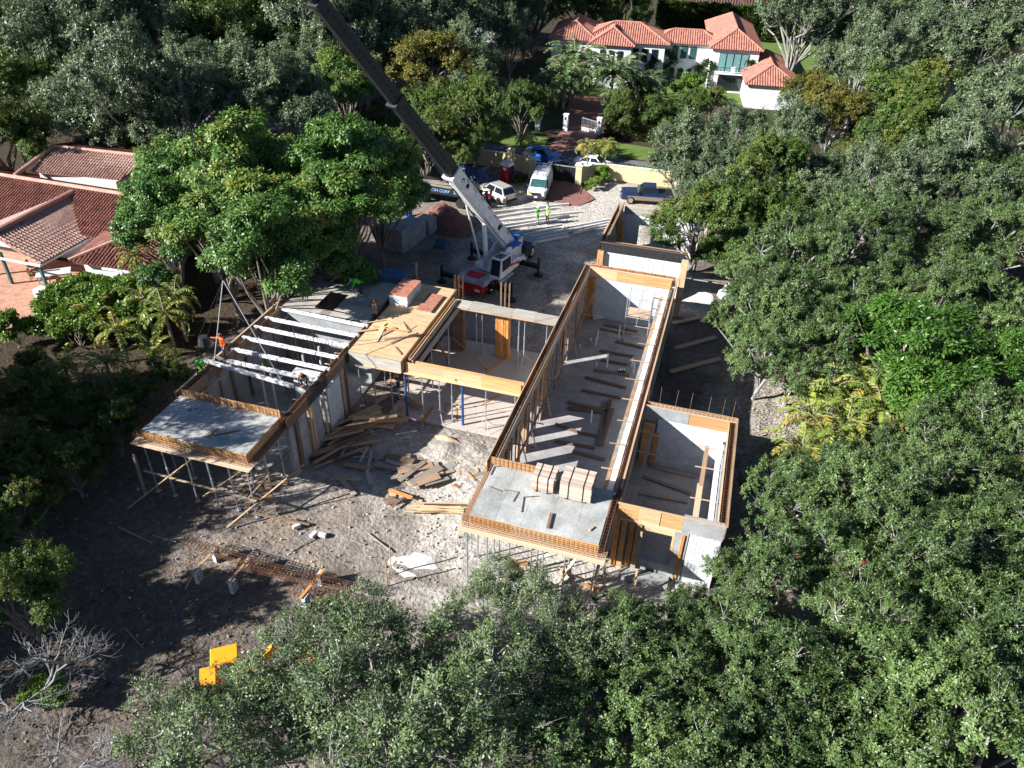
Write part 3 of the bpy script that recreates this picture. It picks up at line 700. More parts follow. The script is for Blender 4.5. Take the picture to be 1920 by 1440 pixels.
for i in range(nx_):                                                # rear deck of 0.75 m wide boards and sheets with openings left in it
    for j in range(ny_):
        x0_, x1_ = -28.0 + 6.45 * i / nx_, -28.0 + 6.45 * (i + 1) / nx_; y0_, y1_ = 39.7 + 7.3 * j / ny_, 39.7 + 7.3 * (j + 1) / ny_
        cx, cy = (x0_ + x1_) / 2, (y0_ + y1_) / 2
        if any(h[0] < cx < h[1] and h[2] < cy < h[3] for h in holes): continue
        piece('deck_sheet', 'ply_grey' if random.random() < .75 else 'timber_grey', left, (cx, cy, 4.42 + U(-.004, .004)), (x1_ - x0_ - .008, y1_ - y0_ - .008, .024))
part('dowels', (lambda q: [q.tube((-25.2 + (k % 4) * .14 + (k // 4) * 1.35, 36.1 + .3 * (k % 2), .1), (-25.2 + (k % 4) * .14 + (k // 4) * 1.35, 36.1 + .3 * (k % 2), 5.4), .018, n=4) for k in range(8)] and q)(MB()), 'rust', left)
part('dowels', (lambda q: [q.tube((-22.5 + k * .17, 35.9 - .08 * (k % 2), 3.3), (-22.5 + k * .17, 35.9 - .08 * (k % 2), 4.9), .016, n=4) for k in range(7)] and q)(MB()), 'rust', left)
piece('deck_post', 'timber', left, (-20.9, 46.8, 4.9), (.14, .1, 1.5))

def make_joist():
    t = thing('precast_joist', '', 'joist', (0, 0, 0))
    b = MB(); b.box((0, 0, .1), (7.0, .2, .2)); part('beam', b, 'precast', t)
    b = MB()
    for k in range(15): b.box((-3.3 + k * .47, .07 * (1 if k % 2 else -1), .203), (.09, .06, .016))
    part('lifting_slots', b, 'steel_dark', t)
    return t
jt = make_joist(); GJ = 'joists set across the left wing'
jl = ['pale precast joist farthest from the camera, against the timber rear deck', 'second precast joist from the timber rear deck, crossed by upright rebar', 'third precast joist from the timber rear deck',
      'fourth precast joist from the timber rear deck', 'precast joist behind the worker in orange, half in blue shade', 'precast joist the worker in orange stands on']
for k, (y, z, rz, x) in enumerate(((39.45, 4.25, -.03, -24.8), (38.1, 4.22, -.01, -24.85), (36.8, 4.22, -.02, -24.9), (35.4, 4.22, -.02, -24.9), (34.0, 4.22, -.015, -24.8), (32.75, 4.22, -.015, -24.95))):
    if k == 0: jt.matrix_basis = Matrix.Translation((x, y, z)) @ Matrix.Rotation(rz, 4, 'Z'); tag(jt, jl[0], group=GJ)
    else: dup(jt, (x, y, z), rz, 1, jl[k], GJ)
dup(jt, (-25.4, 31.55, 4.62), RAD(-6), (.93, 1, 1), 'nearest precast joist, hung askew from the crane slings beside the worker in green', GJ)

# --- plywood deck, front beam form and walkway form over the courtyard
deck = thing('plywood_deck', 'new plywood deck over the middle, scattered with off-cuts', 'roof deck', (-19.3, 40, 0))
for i in range(3):
    for j in range(5):
        piece('plywood_sheet', 'plywood_new', deck, (-21.05 + 1.2 * (i + .5), 36.0 + 1.98 * (j + .5), 4.50 + U(-.003, .004)), (1.195, 1.972, .02))
for k in range(2): piece('fascia_sheet', 'ply_grey', deck, (-20.15 + k * 1.8, 35.97, 4.08), (1.79, .025, .80))
piece('side_form', 'timber', deck, (-17.42, 41, 4.1), (.03, 10, .82)); piece('side_form', 'plywood', deck, (-17.12, 40.6, 4.1), (.05, 8.2, .85)); piece('side_form', 'timber', deck, (-16.86, 40.6, 4.02), (.05, 8.2, .8)); piece('side_form', 'timber_grey', deck, (-16.7, 40.6, 3.9), (.05, 8.0, .5))
board('form_cap', 'timber', deck, (-17.0, 36.4, 4.45), (-17.0, 44.6, 4.45), .16, .04)
piece('soffit_board', 'plywood_new', deck, (-19.3, 35.95, 3.66), (3.7, .2, .04)); piece('soffit_board', 'plywood', deck, (-19.3, 40, 3.68), (3.6, 7.8, .03))
for x in (-20.8, -19.3, -17.8): board('joist', 'timber', deck, (x, 36.1, 3.58), (x, 44.2, 3.58), .08, .14)
beam = thing('beam_form', 'long plywood beam form spanning the front of the courtyard on blue posts', 'beam form', (-13.4, 36.4, 0))
for k in range(3): piece('form_sheet', ['plywood_new', 'plywood_new', 'plywood'][k], beam, (-17.25 + 2.52 * (k + .5), 36.24, 3.97 + U(-.005, .005)), (2.515, .03, .72))
boards_run('form_sheet', 'plywood', beam, 'x', -17.0, -9.6, 36.58, 3.66, 4.30); piece('soffit_board', 'plywood_new', beam, (-13.45, 36.32, 3.59), (7.9, .66, .03))
b = MB()
for k in range(26): b.box((U(-17.1, -9.8), 36.222, U(3.72, 4.25)), (.035, .012, .035))
part('form_ties', b, 'timber_pale', beam)
part('beam_knot', MB().tube((-13.9, 36.2, 3.72), (-13.9, 36.26, 3.72), .08, n=8), 'timber_dark', beam)
walk = thing('walkway_form', 'narrow grey beam form of five sheets crossing behind the open courtyard', 'beam form', (-13.5, 44.5, 0))
for k in range(5): piece('form_sheet', 'ply_grey', walk, (-17.4 + 1.58 * (k + .5), 44.5 + (.05 if k % 2 else -.03), 4.25 + U(-.006, .006)), (1.572, 1.15, .025))
for y in (44.0, 45.0): board('joist', 'timber', walk, (-17.4, y, 4.16), (-9.6, y, 4.16), .08, .12)
for k, (x, m) in enumerate(((-17.0, 'timber_dark'), (-13.55, 'timber_orange'))):
    t = thing('column_form', ['dark timber column form below the left end of the grey walkway form', 'sunlit orange timber column form below the grey walkway form'][k], 'column form', (x, 45, 0))
    for i in range(5): piece('form_board', m, t, (x - .4 + .2 * i, 44.72 + .02 * (i % 2), 2.0), (.17, .05, 4.0))
    for sx in (-.48, .48): piece('form_board', m, t, (x + sx, 45.0, 2.0), (.05, .5, 4.0))
    part('dowels', (lambda q: [q.tube((x - .3 + (j % 3) * .3, 45.25 + .25 * (j // 3), 3), (x - .3 + (j % 3) * .3 + U(-.04, .04), 45.25 + .25 * (j // 3), 6.0), .02, n=4) for j in range(6)] and q)(MB()), 'timber' if k else 'rust', t)
terrace = structure('terrace', MB().span(-18.6, -9.36, 36.0, 46.3, -.1, .11), 'pale_floor')
for k, (x, y) in enumerate(((-13.55, 36.42), (-17.35, 36.2))):
    solo('blue_post', MB().tube((x, y, .1), (x, y, 3.55), .085, n=10), 'blue_steel', ['blue steel post below the middle of the courtyard beam', 'blue steel post below the right corner of the plywood deck'][k], 'post')
GP = 'shoring posts around the courtyard'
for x, y, tp in ((-16.3, 36.45, 0), (-15.1, 36.4, 1), (-12.0, 36.45, 1), (-10.1, 36.45, 0), (-14.3, 36.5, 0), (-20.6, 36.2, 0), (-19.6, 36.3, 0), (-18.4, 36.3, 0), (-18.0, 38, 1), (-20.2, 39, 0), (-16.9, 39.6, 0), (-16.8, 42.5, 0), (-15.4, 44.5, 0), (-12.2, 44.4, 1), (-11.8, 44.5, 1), (-15.0, 44.6, 1), (-10.2, 44.5, 0), (-20.4, 42, 0), (-18.6, 41.6, 0), (-18.9, 44, 0)):
    prop(x, y, .11, 3.55 if y < 40 else 4.1, 'grey steel shoring post holding up the courtyard beams and plywood deck', GP, bool(tp))
wood('orange diagonal brace running across the shaded courtyard floor', 'brace board', 'timber_orange', at(847, 632, 1.2), at(918, 695, .16), .1, .05)
wood('dark ladder-like timber leaning below the plywood deck edge', 'leaning timber', 'timber_dark', at(810, 620, 3.4), at(842, 680, .2), .3, .08)
wood('orange board lying askew at the middle of the courtyard floor', 'loose board', 'timber_orange', at(912, 697, .16), at(957, 668, .16), .14, .05)

# --- rooms at the far right end
far = thing('rear_room_shell', 'rear block rooms with dark wall-top forms beside the driveway', 'building', (-6, 60, 0))
part('floor_slab', MB().span(-9.1, -1.5, 57.9, 66.4, -.2, .08), 'concrete', far)
part('front_wall', MB().span(-8.8, -2.3, 57.7, 57.9, .08, 3.75), 'stucco', far)
part('connecting_floor', MB().span(-9.1, -2.3, 53.3, 57.7, -.2, .06), 'floor_concrete', far)
piece('column_form', 'plywood', far, (-9.0, 57.5, 1.9), (.5, .3, 3.7)); piece('column_form', 'plywood_new', far, (-2.05, 55.4, 2.5), (.5, .5, 4.9))
piece('beam_form', 'steel_dark', far, (-5.6, 57.6, 4.1), (6.9, .05, .75)); piece('form_cap', 'timber', far, (-5.6, 57.95, 4.5), (7.2, .08, .06)); piece('form_cap', 'timber_dark', far, (-5.6, 57.6, 4.5), (7.2, .08, .06))
part('left_wall', MB().span(-9.1, -8.85, 58.1, 66.5, .08, 3.7), 'wall_concrete', far)
for X_ in (-9.16, -8.75): boards_run('form_board', 'timber', far, 'y', 57.8, 66.6, X_, 3.7, 4.5, ms=['timber_dark', 'timber'])
for X_ in (-9.18, -8.73): piece('form_cap', 'timber', far, (X_, 62.2, 4.52), (.12, 8.9, .05))
part('rebar_cage', cage_mb((-8.96, 57.9, 4.1), (-8.96, 66.5, 4.1), .2, .55, .3), 'rust', far)
w = MB(); w.span(-8.85, -7.1, 66.25, 66.5, .08, 3.7); w.span(-5.9, -1.5, 66.25, 66.5, .08, 3.7); w.span(-7.1, -5.9, 66.25, 66.5, 2.7, 3.7)
part('back_wall', w, 'stucco', far)
boards_run('form_sheet', 'ply_grey', far, 'x', -8.6, -1.6, 66.2, 3.65, 4.4); piece('form_cap', 'timber', far, (-5.4, 66.3, 4.52), (7.4, .12, .05))
piece('column_form', 'timber_orange', far, (-8.5, 64.6, 1.8), (.35, .6, 3.5)); piece('column_form', 'timber_pale', far, (-8.6, 62.2, 1.7), (.1, .5, 3.2))
for y in (59.3, 60.3, 61.4): piece('stud', 'timber_pale', far, (-8.6, y, 1.5), (.06, .14, 2.8))
board('loose_beam', 'timber_pale', far, (-8, 59.4, .3), (-4.2, 60.4, .3), .3, .1)
# ------------------------------------------------------------------ vehicles
def wheel(root, x, y, r=.34, w=.24):
    b = MB(); b.disc((x, y, r), r, (0, 1, 0), w, 16); t = part_local('wheel', b, 'rubber', root, True)
    s = 1 if y > 0 else -1
    b = MB(); b.disc((x, y + s * w * .5, r), r * .62, (0, 1, 0), .03, 12); q = link('rim', b.mesh('rim', 'chrome')); q.parent = t
def ring(x, hw, z0, z1, rnd=.18, top=.88):
    """car cross-section: tucked sills, rounded shoulders"""
    h = z1 - z0
    pts = [(-hw * .90, z0), (-hw, z0 + h * .28), (-hw * .985, z0 + h * .62), (-hw * top, z1 - .02), (-hw * (top - .14), z1), (hw * (top - .14), z1), (hw * top, z1 - .02), (hw * .985, z0 + h * .62), (hw, z0 + h * .28), (hw * .90, z0)]
    return [Vector((x, y, z)) for y, z in pts]
def glass_quad(b, pts, off=.012):
    p = [Vector(q) for q in pts]; n = (p[1] - p[0]).cross(p[2] - p[0]).normalized() * off
    b.add([q + n for q in p] + [q - n * 2 for q in p], [(0, 1, 2, 3), (7, 6, 5, 4), (0, 4, 5, 1), (1, 5, 6, 2), (2, 6, 7, 3), (3, 7, 4, 0)])
def car(name, label, cat, paint, loc, rz, Ln, Wd, prof, cab, roof_z, wheels, wr=.34, lower=None, lamps=True, glass='glass_dark', group=None, roof_m=None):
    """prof: stations (x, half width, z0, z1) of the lower body; cab: (x_screen_base, x_roof_front, x_roof_rear, x_rear_base, z_base, half width base, half width roof)"""
    t = thing(name, label, cat, loc, rz, group)
    b = MB(); b.loft([ring(*s) for s in prof]); part_local('body', b, paint, t, False)
    xa, xb, xc, xd, zb, hb, hr = cab; zr = roof_z
    b = MB()
    lowr = [(xa, -hb), (xa, hb), (xd, hb), (xd, -hb)]; upr = [(xb, -hr), (xb, hr), (xc, hr), (xc, -hr)]
    b.add([(x, y, zb) for x, y in lowr] + [(x, y, zr - .05) for x, y in upr] + [(x * .985 + (xb + xc) / 2 * .015, y * .86, zr) for x, y in upr],
          [(0, 1, 5, 4), (1, 2, 6, 5), (2, 3, 7, 6), (3, 0, 4, 7), (4, 5, 9, 8), (5, 6, 10, 9), (6, 7, 11, 10), (7, 4, 8, 11), (8, 9, 10, 11)])
    part_local('cabin', b, roof_m or paint, t)
    def lerp(a, c, u): return a + (c - a) * u
    def quad(pa, pb, pc, pd, u0, u1, v0, v1):
        f = lambda u, v: Vector(pa).lerp(Vector(pb), u).lerp(Vector(pd).lerp(Vector(pc), u), v)
        return [f(u0, v0), f(u1, v0), f(u1, v1), f(u0, v1)]
    L0, L1, L2, L3 = [(x, y, zb) for x, y in lowr]; U0, U1, U2, U3 = [(x, y, zr - .05) for x, y in upr]
    g = MB(); glass_quad(g, quad(L0, L1, U1, U0, .05, .95, .06, .95)); part_local('windscreen', g, glass, t)
    g = MB(); glass_quad(g, quad(L2, L3, U3, U2, .07, .93, .12, .92)); part_local('rear_window', g, 'glass_dark', t)
    for (A, B, Cc, D_) in ((L1, L2, U2, U1), (L3, L0, U0, U3)):
        for u0, u1 in ((.05, .47), (.52, .93)):
            g = MB(); glass_quad(g, quad(A, B, Cc, D_, u0, u1, .1, .92)); part_local('side_window', g, 'glass_dark', t)
    for x in wheels:
        for s in (-1, 1): wheel(t, x, s * (Wd / 2 - .10), wr)
    x0, x1 = prof[-1][0], prof[0][0]
    zf, zr_ = prof[0], prof[-1]
    for s in (-1, 1):
        b = MB(); b.box((x1 - .03, s * zf[1] * .74, lerp(zf[2], zf[3], .72)), (.12, zf[1] * .36, .14)); part_local('headlight', b, 'lamp_clear', t)
        b = MB(); b.box((x0 + .02, s * zr_[1] * .80, lerp(zr_[2], zr_[3], .74)), (.10, zr_[1] * .3, .2)); part_local('tail_light', b, 'lamp_red', t)
        b = MB(); b.box((xa - .15, s * (hb + .12), zb + .08), (.12, .2, .14)); part_local('mirror', b, 'black', t)
    b = MB(); b.box((x1, 0, lerp(zf[2], zf[3], .5)), (.08, zf[1] * .95, .18)); part_local('grille', b, 'black', t)
    b = MB(); b.box((x1 + .02, 0, zf[2] + .13), (.14, zf[1] * 1.8, .2)); part_local('bumper', b, lower or 'black', t)
    b = MB(); b.box((x0 - .02, 0, zr_[2] + .15), (.14, zr_[1] * 1.8, .2)); part_local('bumper', b, lower or 'black', t)
    return t
def yaw_of(pa, pb):                                                 # heading from rear pixel to front pixel, both on the ground
    a, b = at(*pa), at(*pb); return math.atan2(b.y - a.y, b.x - a.x)
sedan = [(2.35, .70, .28, .66), (2.2, .84, .24, .74), (1.2, .9, .22, .86), (-.2, .91, .22, .92), (-1.5, .9, .22, .95), (-2.2, .84, .26, .93), (-2.38, .72, .32, .82)]
car('parked_car', 'white sedan parked across the road behind the palm pair', 'car', 'car_white', (-15.5, 87.2, .03), RAD(-2), 4.75, 1.82, sedan, (1.05, .35, -1.0, -1.85, .88, .80, .62), 1.45, (1.42, -1.40))
suvp = [(2.3, .72, .34, .86), (2.15, .86, .28, .98), (1.3, .93, .26, 1.06), (-1.9, .93, .26, 1.10), (-2.25, .86, .3, 1.08), (-2.32, .8, .36, 1.0)]
car('parked_car', 'bright blue car parked behind the wall beside a palm', 'car', 'car_blue', (-21.9, 87.4, .03), RAD(-8), 4.7, 1.85, suvp, (1.1, .45, -1.6, -2.15, 1.02, .84, .68), 1.62, (1.42, -1.42), .36)
car('parked_car', 'silver SUV with red tail lights beside the crane boom', 'car', 'silver', (-23.4, 74.3, .02), RAD(148), 4.8, 1.9, suvp, (1.1, .4, -1.75, -2.2, 1.04, .86, .70), 1.74, (1.42, -1.42), .37)
car('parked_car', 'dark car outside the driveway gate', 'car', 'car_navy', (-19.3, 84.5, .02), RAD(60), 4.6, 1.82, sedan, (1.05, .35, -1.0, -1.85, .88, .80, .62), 1.42, (1.42, -1.40))
car('parked_car', 'dark blue car half hidden by foliage on the road at the right', 'car', 'car_navy', (-6.6, 88.6, .03), RAD(-2), 4.7, 1.84, sedan, (1.05, .35, -1.0, -1.85, .88, .80, .62), 1.46, (1.42, -1.40))
pk = [(2.9, .86, .5, 1.12), (2.75, .97, .42, 1.2), (1.3, 1.0, .40, 1.26), (-.8, 1.0, .40, 1.26), (-2.7, 1.0, .44, 1.25), (-2.95, .98, .5, 1.22)]
t = car('pickup_truck', 'dark blue pickup truck with tan flanks parked by the yellow wall', 'pickup truck', 'car_navy', (-7.9, 79.0, .02), RAD(190), 5.9, 2.0, pk, (1.25, .6, -.7, -.95, 1.22, .92, .76), 1.92, (1.85, -1.75), .42, lower='chrome')
for s in (-1, 1): part_local('flank', MB().span(-2.8, 2.2, s * .985, s * 1.015, .5, .92), 'car_tan', t)
part_local('bed', MB().span(-2.8, -1.0, -.82, .82, 1.20, 1.275), 'black', t)
van = thing('cargo_van', 'white cargo van with a ladder rack on its roof inside the gate', 'van', (-19.5, 77.6, .02), RAD(-90) + RAD(6))
b = MB()
vr = lambda x, hw, z0, z1: [Vector((x, y, z)) for y, z in ((-hw, z0), (-hw, z0 + .75), (-hw * .92, z0 + (z1 - z0) * .72), (-hw * .80, z1 - .06), (-hw * .6, z1), (hw * .6, z1), (hw * .80, z1 - .06), (hw * .92, z0 + (z1 - z0) * .72), (hw, z0 + .75), (hw, z0))]
b.loft([vr(2.78, .84, .45, 1.02), vr(2.65, .96, .40, 1.12), vr(1.95, 1.0, .38, 1.22), vr(1.25, 1.0, .38, 2.02), vr(.9, 1.0, .38, 2.12), vr(-2.6, 1.0, .40, 2.12), vr(-2.8, .98, .45, 2.05)]); part_local('body', b, 'car_white', van)
g = MB(); glass_quad(g, [(1.92, -.84, 1.26), (1.92, .84, 1.26), (1.33, .74, 1.94), (1.33, -.74, 1.94)], .03); part_local('windscreen', g, 'glass_green', van)
for s in (-1, 1):
    g = MB(); g.add([(1.7, s * .985, 1.25), (.75, s * .985, 1.25), (.75, s * .90, 1.85), (1.2, s * .90, 1.85), (1.7, s * 1.0, 1.25), (.75, s * 1.0, 1.25), (.75, s * .915, 1.85), (1.2, s * .915, 1.85)], [(0, 1, 2, 3), (7, 6, 5, 4), (0, 4, 5, 1), (3, 2, 6, 7), (1, 5, 6, 2), (0, 3, 7, 4)]); part_local('side_window', g, 'glass_dark', van)
    b = MB(); b.box((2.76, s * .68, .92), (.1, .32, .2)); part_local('headlight', b, 'lamp_amber' if s < 0 else 'lamp_clear', van)
    b = MB(); b.box((1.75, s * 1.14, 1.35), (.1, .2, .3)); part_local('mirror', b, 'black', van)
    b = MB(); b.box((-2.8, s * .9, 1.1), (.06, .14, .5)); part_local('tail_light', b, 'lamp_red', van)
    for x in (1.75, -1.7): wheel(van, x, s * .9, .37)
b = MB(); b.box((2.82, 0, .86), (.06, 1.0, .24)); part_local('grille', b, 'black', van)
b = MB(); b.box((2.86, 0, .52), (.16, 1.86, .28)); part_local('bumper', b, 'steel_dark', van)
b = MB(); b.box((2.95, 0, .58), (.02, .32, .16)); part_local('licence_plate', b, 'white_paint', van)
b = MB()
for s in (-.62, .62): b.beam((.9, s, 2.3), (-2.7, s, 2.3), .05, .05)
for x in (.8, -.9, -2.6):
    b.beam((x, -.8, 2.28), (x, .8, 2.28), .05, .04)
    for s in (-.7, .7): b.beam((x, s, 2.05), (x, s, 2.28), .04, .04)
part_local('roof_rack', b, 'galvanised', van)
ld = thing('ladder', 'aluminium ladder tied on the roof rack of the white van', 'ladder', (-19.5, 77.6, 0))
b = MB(); A = van.matrix_basis
for s in (.42, .78): b.beam(A @ V(1.6, s, 2.36), A @ V(-3.3, s, 2.36), .04, .07)
for k in range(14): b.beam(A @ V(1.4 - k * .34, .42, 2.36), A @ V(1.4 - k * .34, .78, 2.36), .03, .03)
part('rungs', b, 'galvanised', ld)

# ------------------------------------------------------------------ mobile crane
CY = RAD(80)                                                        # carrier axis
cr = thing('mobile_crane', 'white mobile crane on outriggers with its long dark boom raised over the left wing', 'crane', (-18.1, 57.0, 0), CY)
def L(mb, name, m, smooth=False, root=None):                       # part given in the crane's own frame (x to the rear of the carrier)
    o = link(name, mb.mesh(name, m, smooth)); o.parent = root or cr; return o
b = MB(); b.box((1.6, 0, 1.15), (10.2, 2.4, .34)); b.box((-3.3, 0, 1.42), (2.0, 2.5, .35)); L(b, 'carrier_deck', 'crane_deck')
for sy in (-1, 1):
    b = MB(); b.box((-3.55, sy * .98, 1.45), (1.2, .6, .5)); L(b, 'front_fender', 'crane_deck')
b = MB(); b.add([(-4.5, -1.15, .6), (-4.5, 1.15, .6), (-3.0, 1.2, .6), (-3.0, -1.2, .6), (-4.35, -1.1, 1.35), (-4.35, 1.1, 1.35), (-3.0, .7, 1.85), (-3.0, -.7, 1.85)], [(3, 2, 1, 0), (4, 5, 6, 7), (0, 1, 5, 4), (1, 2, 6, 5), (2, 3, 7, 6), (3, 0, 4, 7)]); L(b, 'front_hood', 'red_paint')
for sy in (-1, 1):
    b = MB(); b.box((-4.5, sy * .8, .95), (.1, .4, .2)); L(b, 'headlight', 'lamp_clear')
for x in (-2.7, -1.2, 3.6, 5.1):
    for sy in (-1, 1):
        b = MB(); b.disc((x, sy * 1.05, .58), .58, (0, 1, 0), .4, 18); o = L(b, 'wheel', 'rubber', True)
        b = MB(); b.disc((x, sy * 1.27, .58), .33, (0, 1, 0), .04, 12); q = link('rim', b.mesh('rim', 'white_paint')); q.parent = o
for x in (-3.2, 2.0):                                               # outriggers, two beams with a leg and a float at each end
    for sy in (-1, 1):
        b = MB(); b.box((x, sy * 2.2, .95), (.36, 2.4, .34)); o = L(b, 'outrigger_beam', 'black')
        b = MB(); b.tube((x, sy * 3.35, .15), (x, sy * 3.35, 1.7), .12, n=8); q = link('jack', b.mesh('jack', 'steel_dark')); q.parent = o
        b = MB(); b.disc((x, sy * 3.35, .14), .42, (0, 0, 1), .12, 16); q = link('float', b.mesh('float', 'black', True)); q.parent = o
b = MB(); b.disc((1.0, 0, 1.45), 1.0, (0, 0, 1), .3, 20); L(b, 'slew_ring', 'steel_dark', True)
# superstructure, turned so that the boom points at the hook
PIV = at(950, 455, 3.2); HOOK = at(415, 512, 10.7); TIP = Vector((HOOK.x, HOOK.y, 34.3))
bd = (TIP - PIV); az = math.atan2(bd.y, bd.x)
W2 = MB()
def SW(mb, name, m, smooth=False, par=None, kind_=None):                       # parts given in world space
    o = link(name, mb.mesh(name, m, smooth)); o.parent = par or cr; o.matrix_parent_inverse = cr.matrix_basis.inverted() if par is None else Matrix.Identity(4); tag(o, kind=kind_); return o
Rz = rotz(az); base = Vector((PIV.x, PIV.y, 0)) + Rz @ Vector((1.6, 0, 0))
def sp(x, y, z): return base + Rz @ Vector((x, y, z))
b = MB(); b.box(sp(-.9, 0, 1.85), (4.4, 2.3, .4), Rz); SW(b, 'turntable_frame', 'white_paint')
for sy in (-1, 1):
    b = MB(); b.add([sp(-2.9, sy * .75, 2.0), sp(1.0, sy * .75, 2.0), sp(-.9, sy * .75, 3.2), sp(-2.9, sy * .75, 3.5), sp(-2.9, sy * .62, 2.0), sp(1.0, sy * .62, 2.0), sp(-.9, sy * .62, 3.2), sp(-2.9, sy * .62, 3.5)], [(0, 1, 2, 3), (7, 6, 5, 4), (0, 4, 5, 1), (1, 5, 6, 2), (2, 6, 7, 3), (3, 7, 4, 0)]); SW(b, 'side_plate', 'white_paint')
    for k in range(2):
        b = MB(); b.disc(sp(-2.3 + k * .75, sy * .77, 2.95), .11, Rz @ Vector((0, 1, 0)), .03, 10); SW(b, 'side_plate_hole', 'black')
b = MB(); b.box(sp(-3.2, 0, 2.3), (.9, 2.5, 1.0), Rz); SW(b, 'counterweight', 'crane_grey')
b = MB(); b.tube(sp(-2.3, -.6, 2.6), sp(-2.3, .6, 2.6), .38, n=14); SW(b, 'winch_drum', 'steel_dark', True)
b = MB(); b.box(sp(-1.6, .9, 3.35), (1.1, .7, .12), Rz); b.box(sp(-2.5, .1, 3.62), (.5, .9, .1), Rz); SW(b, 'blue_cover', 'tarp_blue')
# operator cab stands on the camera-facing side of the boom foot
cb = base + Rz @ Vector((1.15, 1.45, 0)); cabR = rotz(az + RAD(8))
def cp(x, y, z): return cb + cabR @ Vector((x, y, z))
b = MB(); b.add([cp(-1.1, -.5, 1.7), cp(.85, -.5, 1.7), cp(.85, .5, 1.7), cp(-1.1, .5, 1.7), cp(-1.1, -.5, 3.3), cp(.55, -.46, 3.4), cp(.55, .46, 3.4), cp(-1.1, .5, 3.3)], [(3, 2, 1, 0), (4, 5, 6, 7), (0, 1, 5, 4), (1, 2, 6, 5), (2, 3, 7, 6), (3, 0, 4, 7)]); cabo = SW(b, 'operator_cab', 'white_paint')
g = MB(); glass_quad(g, [cp(.855, -.42, 2.0), cp(.855, .42, 2.0), cp(.58, .40, 3.28), cp(.58, -.40, 3.28)], .02); SW(g, 'cab_windscreen', 'glass_dark')
for sy in (-1, 1):
    g = MB(); g.box(cp(-.25, sy * .5, 2.75), (1.35, .05, .95), cabR); SW(g, 'cab_side_window', 'glass_dark')
g = MB(); g.box(cp(-.1, 0, 3.375), (.9, .7, .04), cabR @ Matrix.Rotation(RAD(-3.4), 3, 'Y')); SW(g, 'cab_roof_window', 'glass_dark')
for sy in (-1, 1):
    b = MB(); b.box(cp(-1.5, sy * .52, 2.25), (1.9, .03, .22), cabR @ Matrix.Rotation(RAD(-12), 3, 'Y')); SW(b, 'red_stripe', 'red_paint')
    for k in range(5):
        b = MB(); b.box(cp(-2.0 + k * .22, sy * .54, 2.34 - k * .045), (.12, .012, .09), cabR @ Matrix.Rotation(RAD(-12), 3, 'Y')); SW(b, 'stripe_mark', 'white_paint')
b = MB(); b.box(cp(-1.75, 0, 2.15), (1.3, 1.0, .85), cabR); SW(b, 'engine_cover', 'white_paint')
b = MB(); b.box(cp(-.1, .62, 1.6), (1.9, .3, .06), cabR); SW(b, 'cab_step', 'galvanised')
# boom: four nested box sections
BF = frame_of(bd); bx = bd.normalized(); by = BF @ Vector((0, 1, 0)); bz = BF @ Vector((0, 0, 1)); BL = bd.length
def bp_(s, y, z): return PIV + bx * s + by * y + bz * z
def boom_section(name, m, s0, s1, w, h):
    prof_ = [(-w / 2, -h * .28), (-w * .28, -h / 2), (w * .28, -h / 2), (w / 2, -h * .28), (w / 2, h / 2), (-w / 2, h / 2)]
    b = MB(); b.loft([[bp_(s, y, z) for y, z in prof_] for s in (s0, s1)]); return SW(b, name, m)
s_at = 10.4
bs = boom_section('boom_base_section', 'white_paint', -.9, s_at, .92, 1.12)
boom_section('boom_section', 'crane_grey', s_at - .3, 18.6, .78, .98)
boom_section('boom_section', 'crane_grey', 18.3, 27.0, .66, .84)
boom_section('boom_section', 'crane_grey', 26.7, BL, .56, .72)
b = MB()
for s, w, h in ((s_at - .12, 1.06, 1.26), ): b.loft([[bp_(s + d, y * w / 2, z * h / 2) for y, z in ((-1, -1), (1, -1), (1, 1), (-1, 1))] for d in (0, .35)])
SW(b, 'boom_collar', 'white_paint')
for s, w, h in ((18.5, .9, 1.1), (26.9, .78, .96)):
    b = MB(); b.loft([[bp_(s + d, y * w / 2, z * h / 2) for y, z in ((-1, -1), (1, -1), (1, 1), (-1, 1))] for d in (0, .25)]); SW(b, 'boom_collar', 'crane_grey')
for sy in (-1, 1):
    for k in range(9):
        s = .8 + k * 1.02; b = MB(); b.beam(bp_(s, sy * .465, -.42), bp_(s + .62, sy * .465, .12), .14, .05, up=by); SW(b, 'stiffener_rib', 'white_paint')
    for s0, s1, w in ((10.6, 18.2, .40), (18.8, 26.6, .34)):
        n = 15
        for k in range(n):
            s = s0 + (s1 - s0) * (k + .5) / n; b = MB(); b.box(bp_(s, sy * w, .05), (.24, .025, .14), BF); SW(b, 'telescoping_hole', 'black')
    for s, r in ((2.6, .26), (8.75, .2)):
        b = MB(); b.disc(bp_(s, sy * .47, .12), r, by, .03, 14); SW(b, 'boom_hole', 'black')
    b = MB(); b.disc(bp_(9.5, sy * .472, .1), .2, by, .015, 14); o = SW(b, 'round_emblem', 'crane_grey')
    b = MB(); b.box(bp_(9.5, sy * .485, .1), (.3, .012, .07), BF @ Matrix.Rotation(RAD(40), 3, 'Y')); SW(b, 'emblem_bar', 'white_paint')
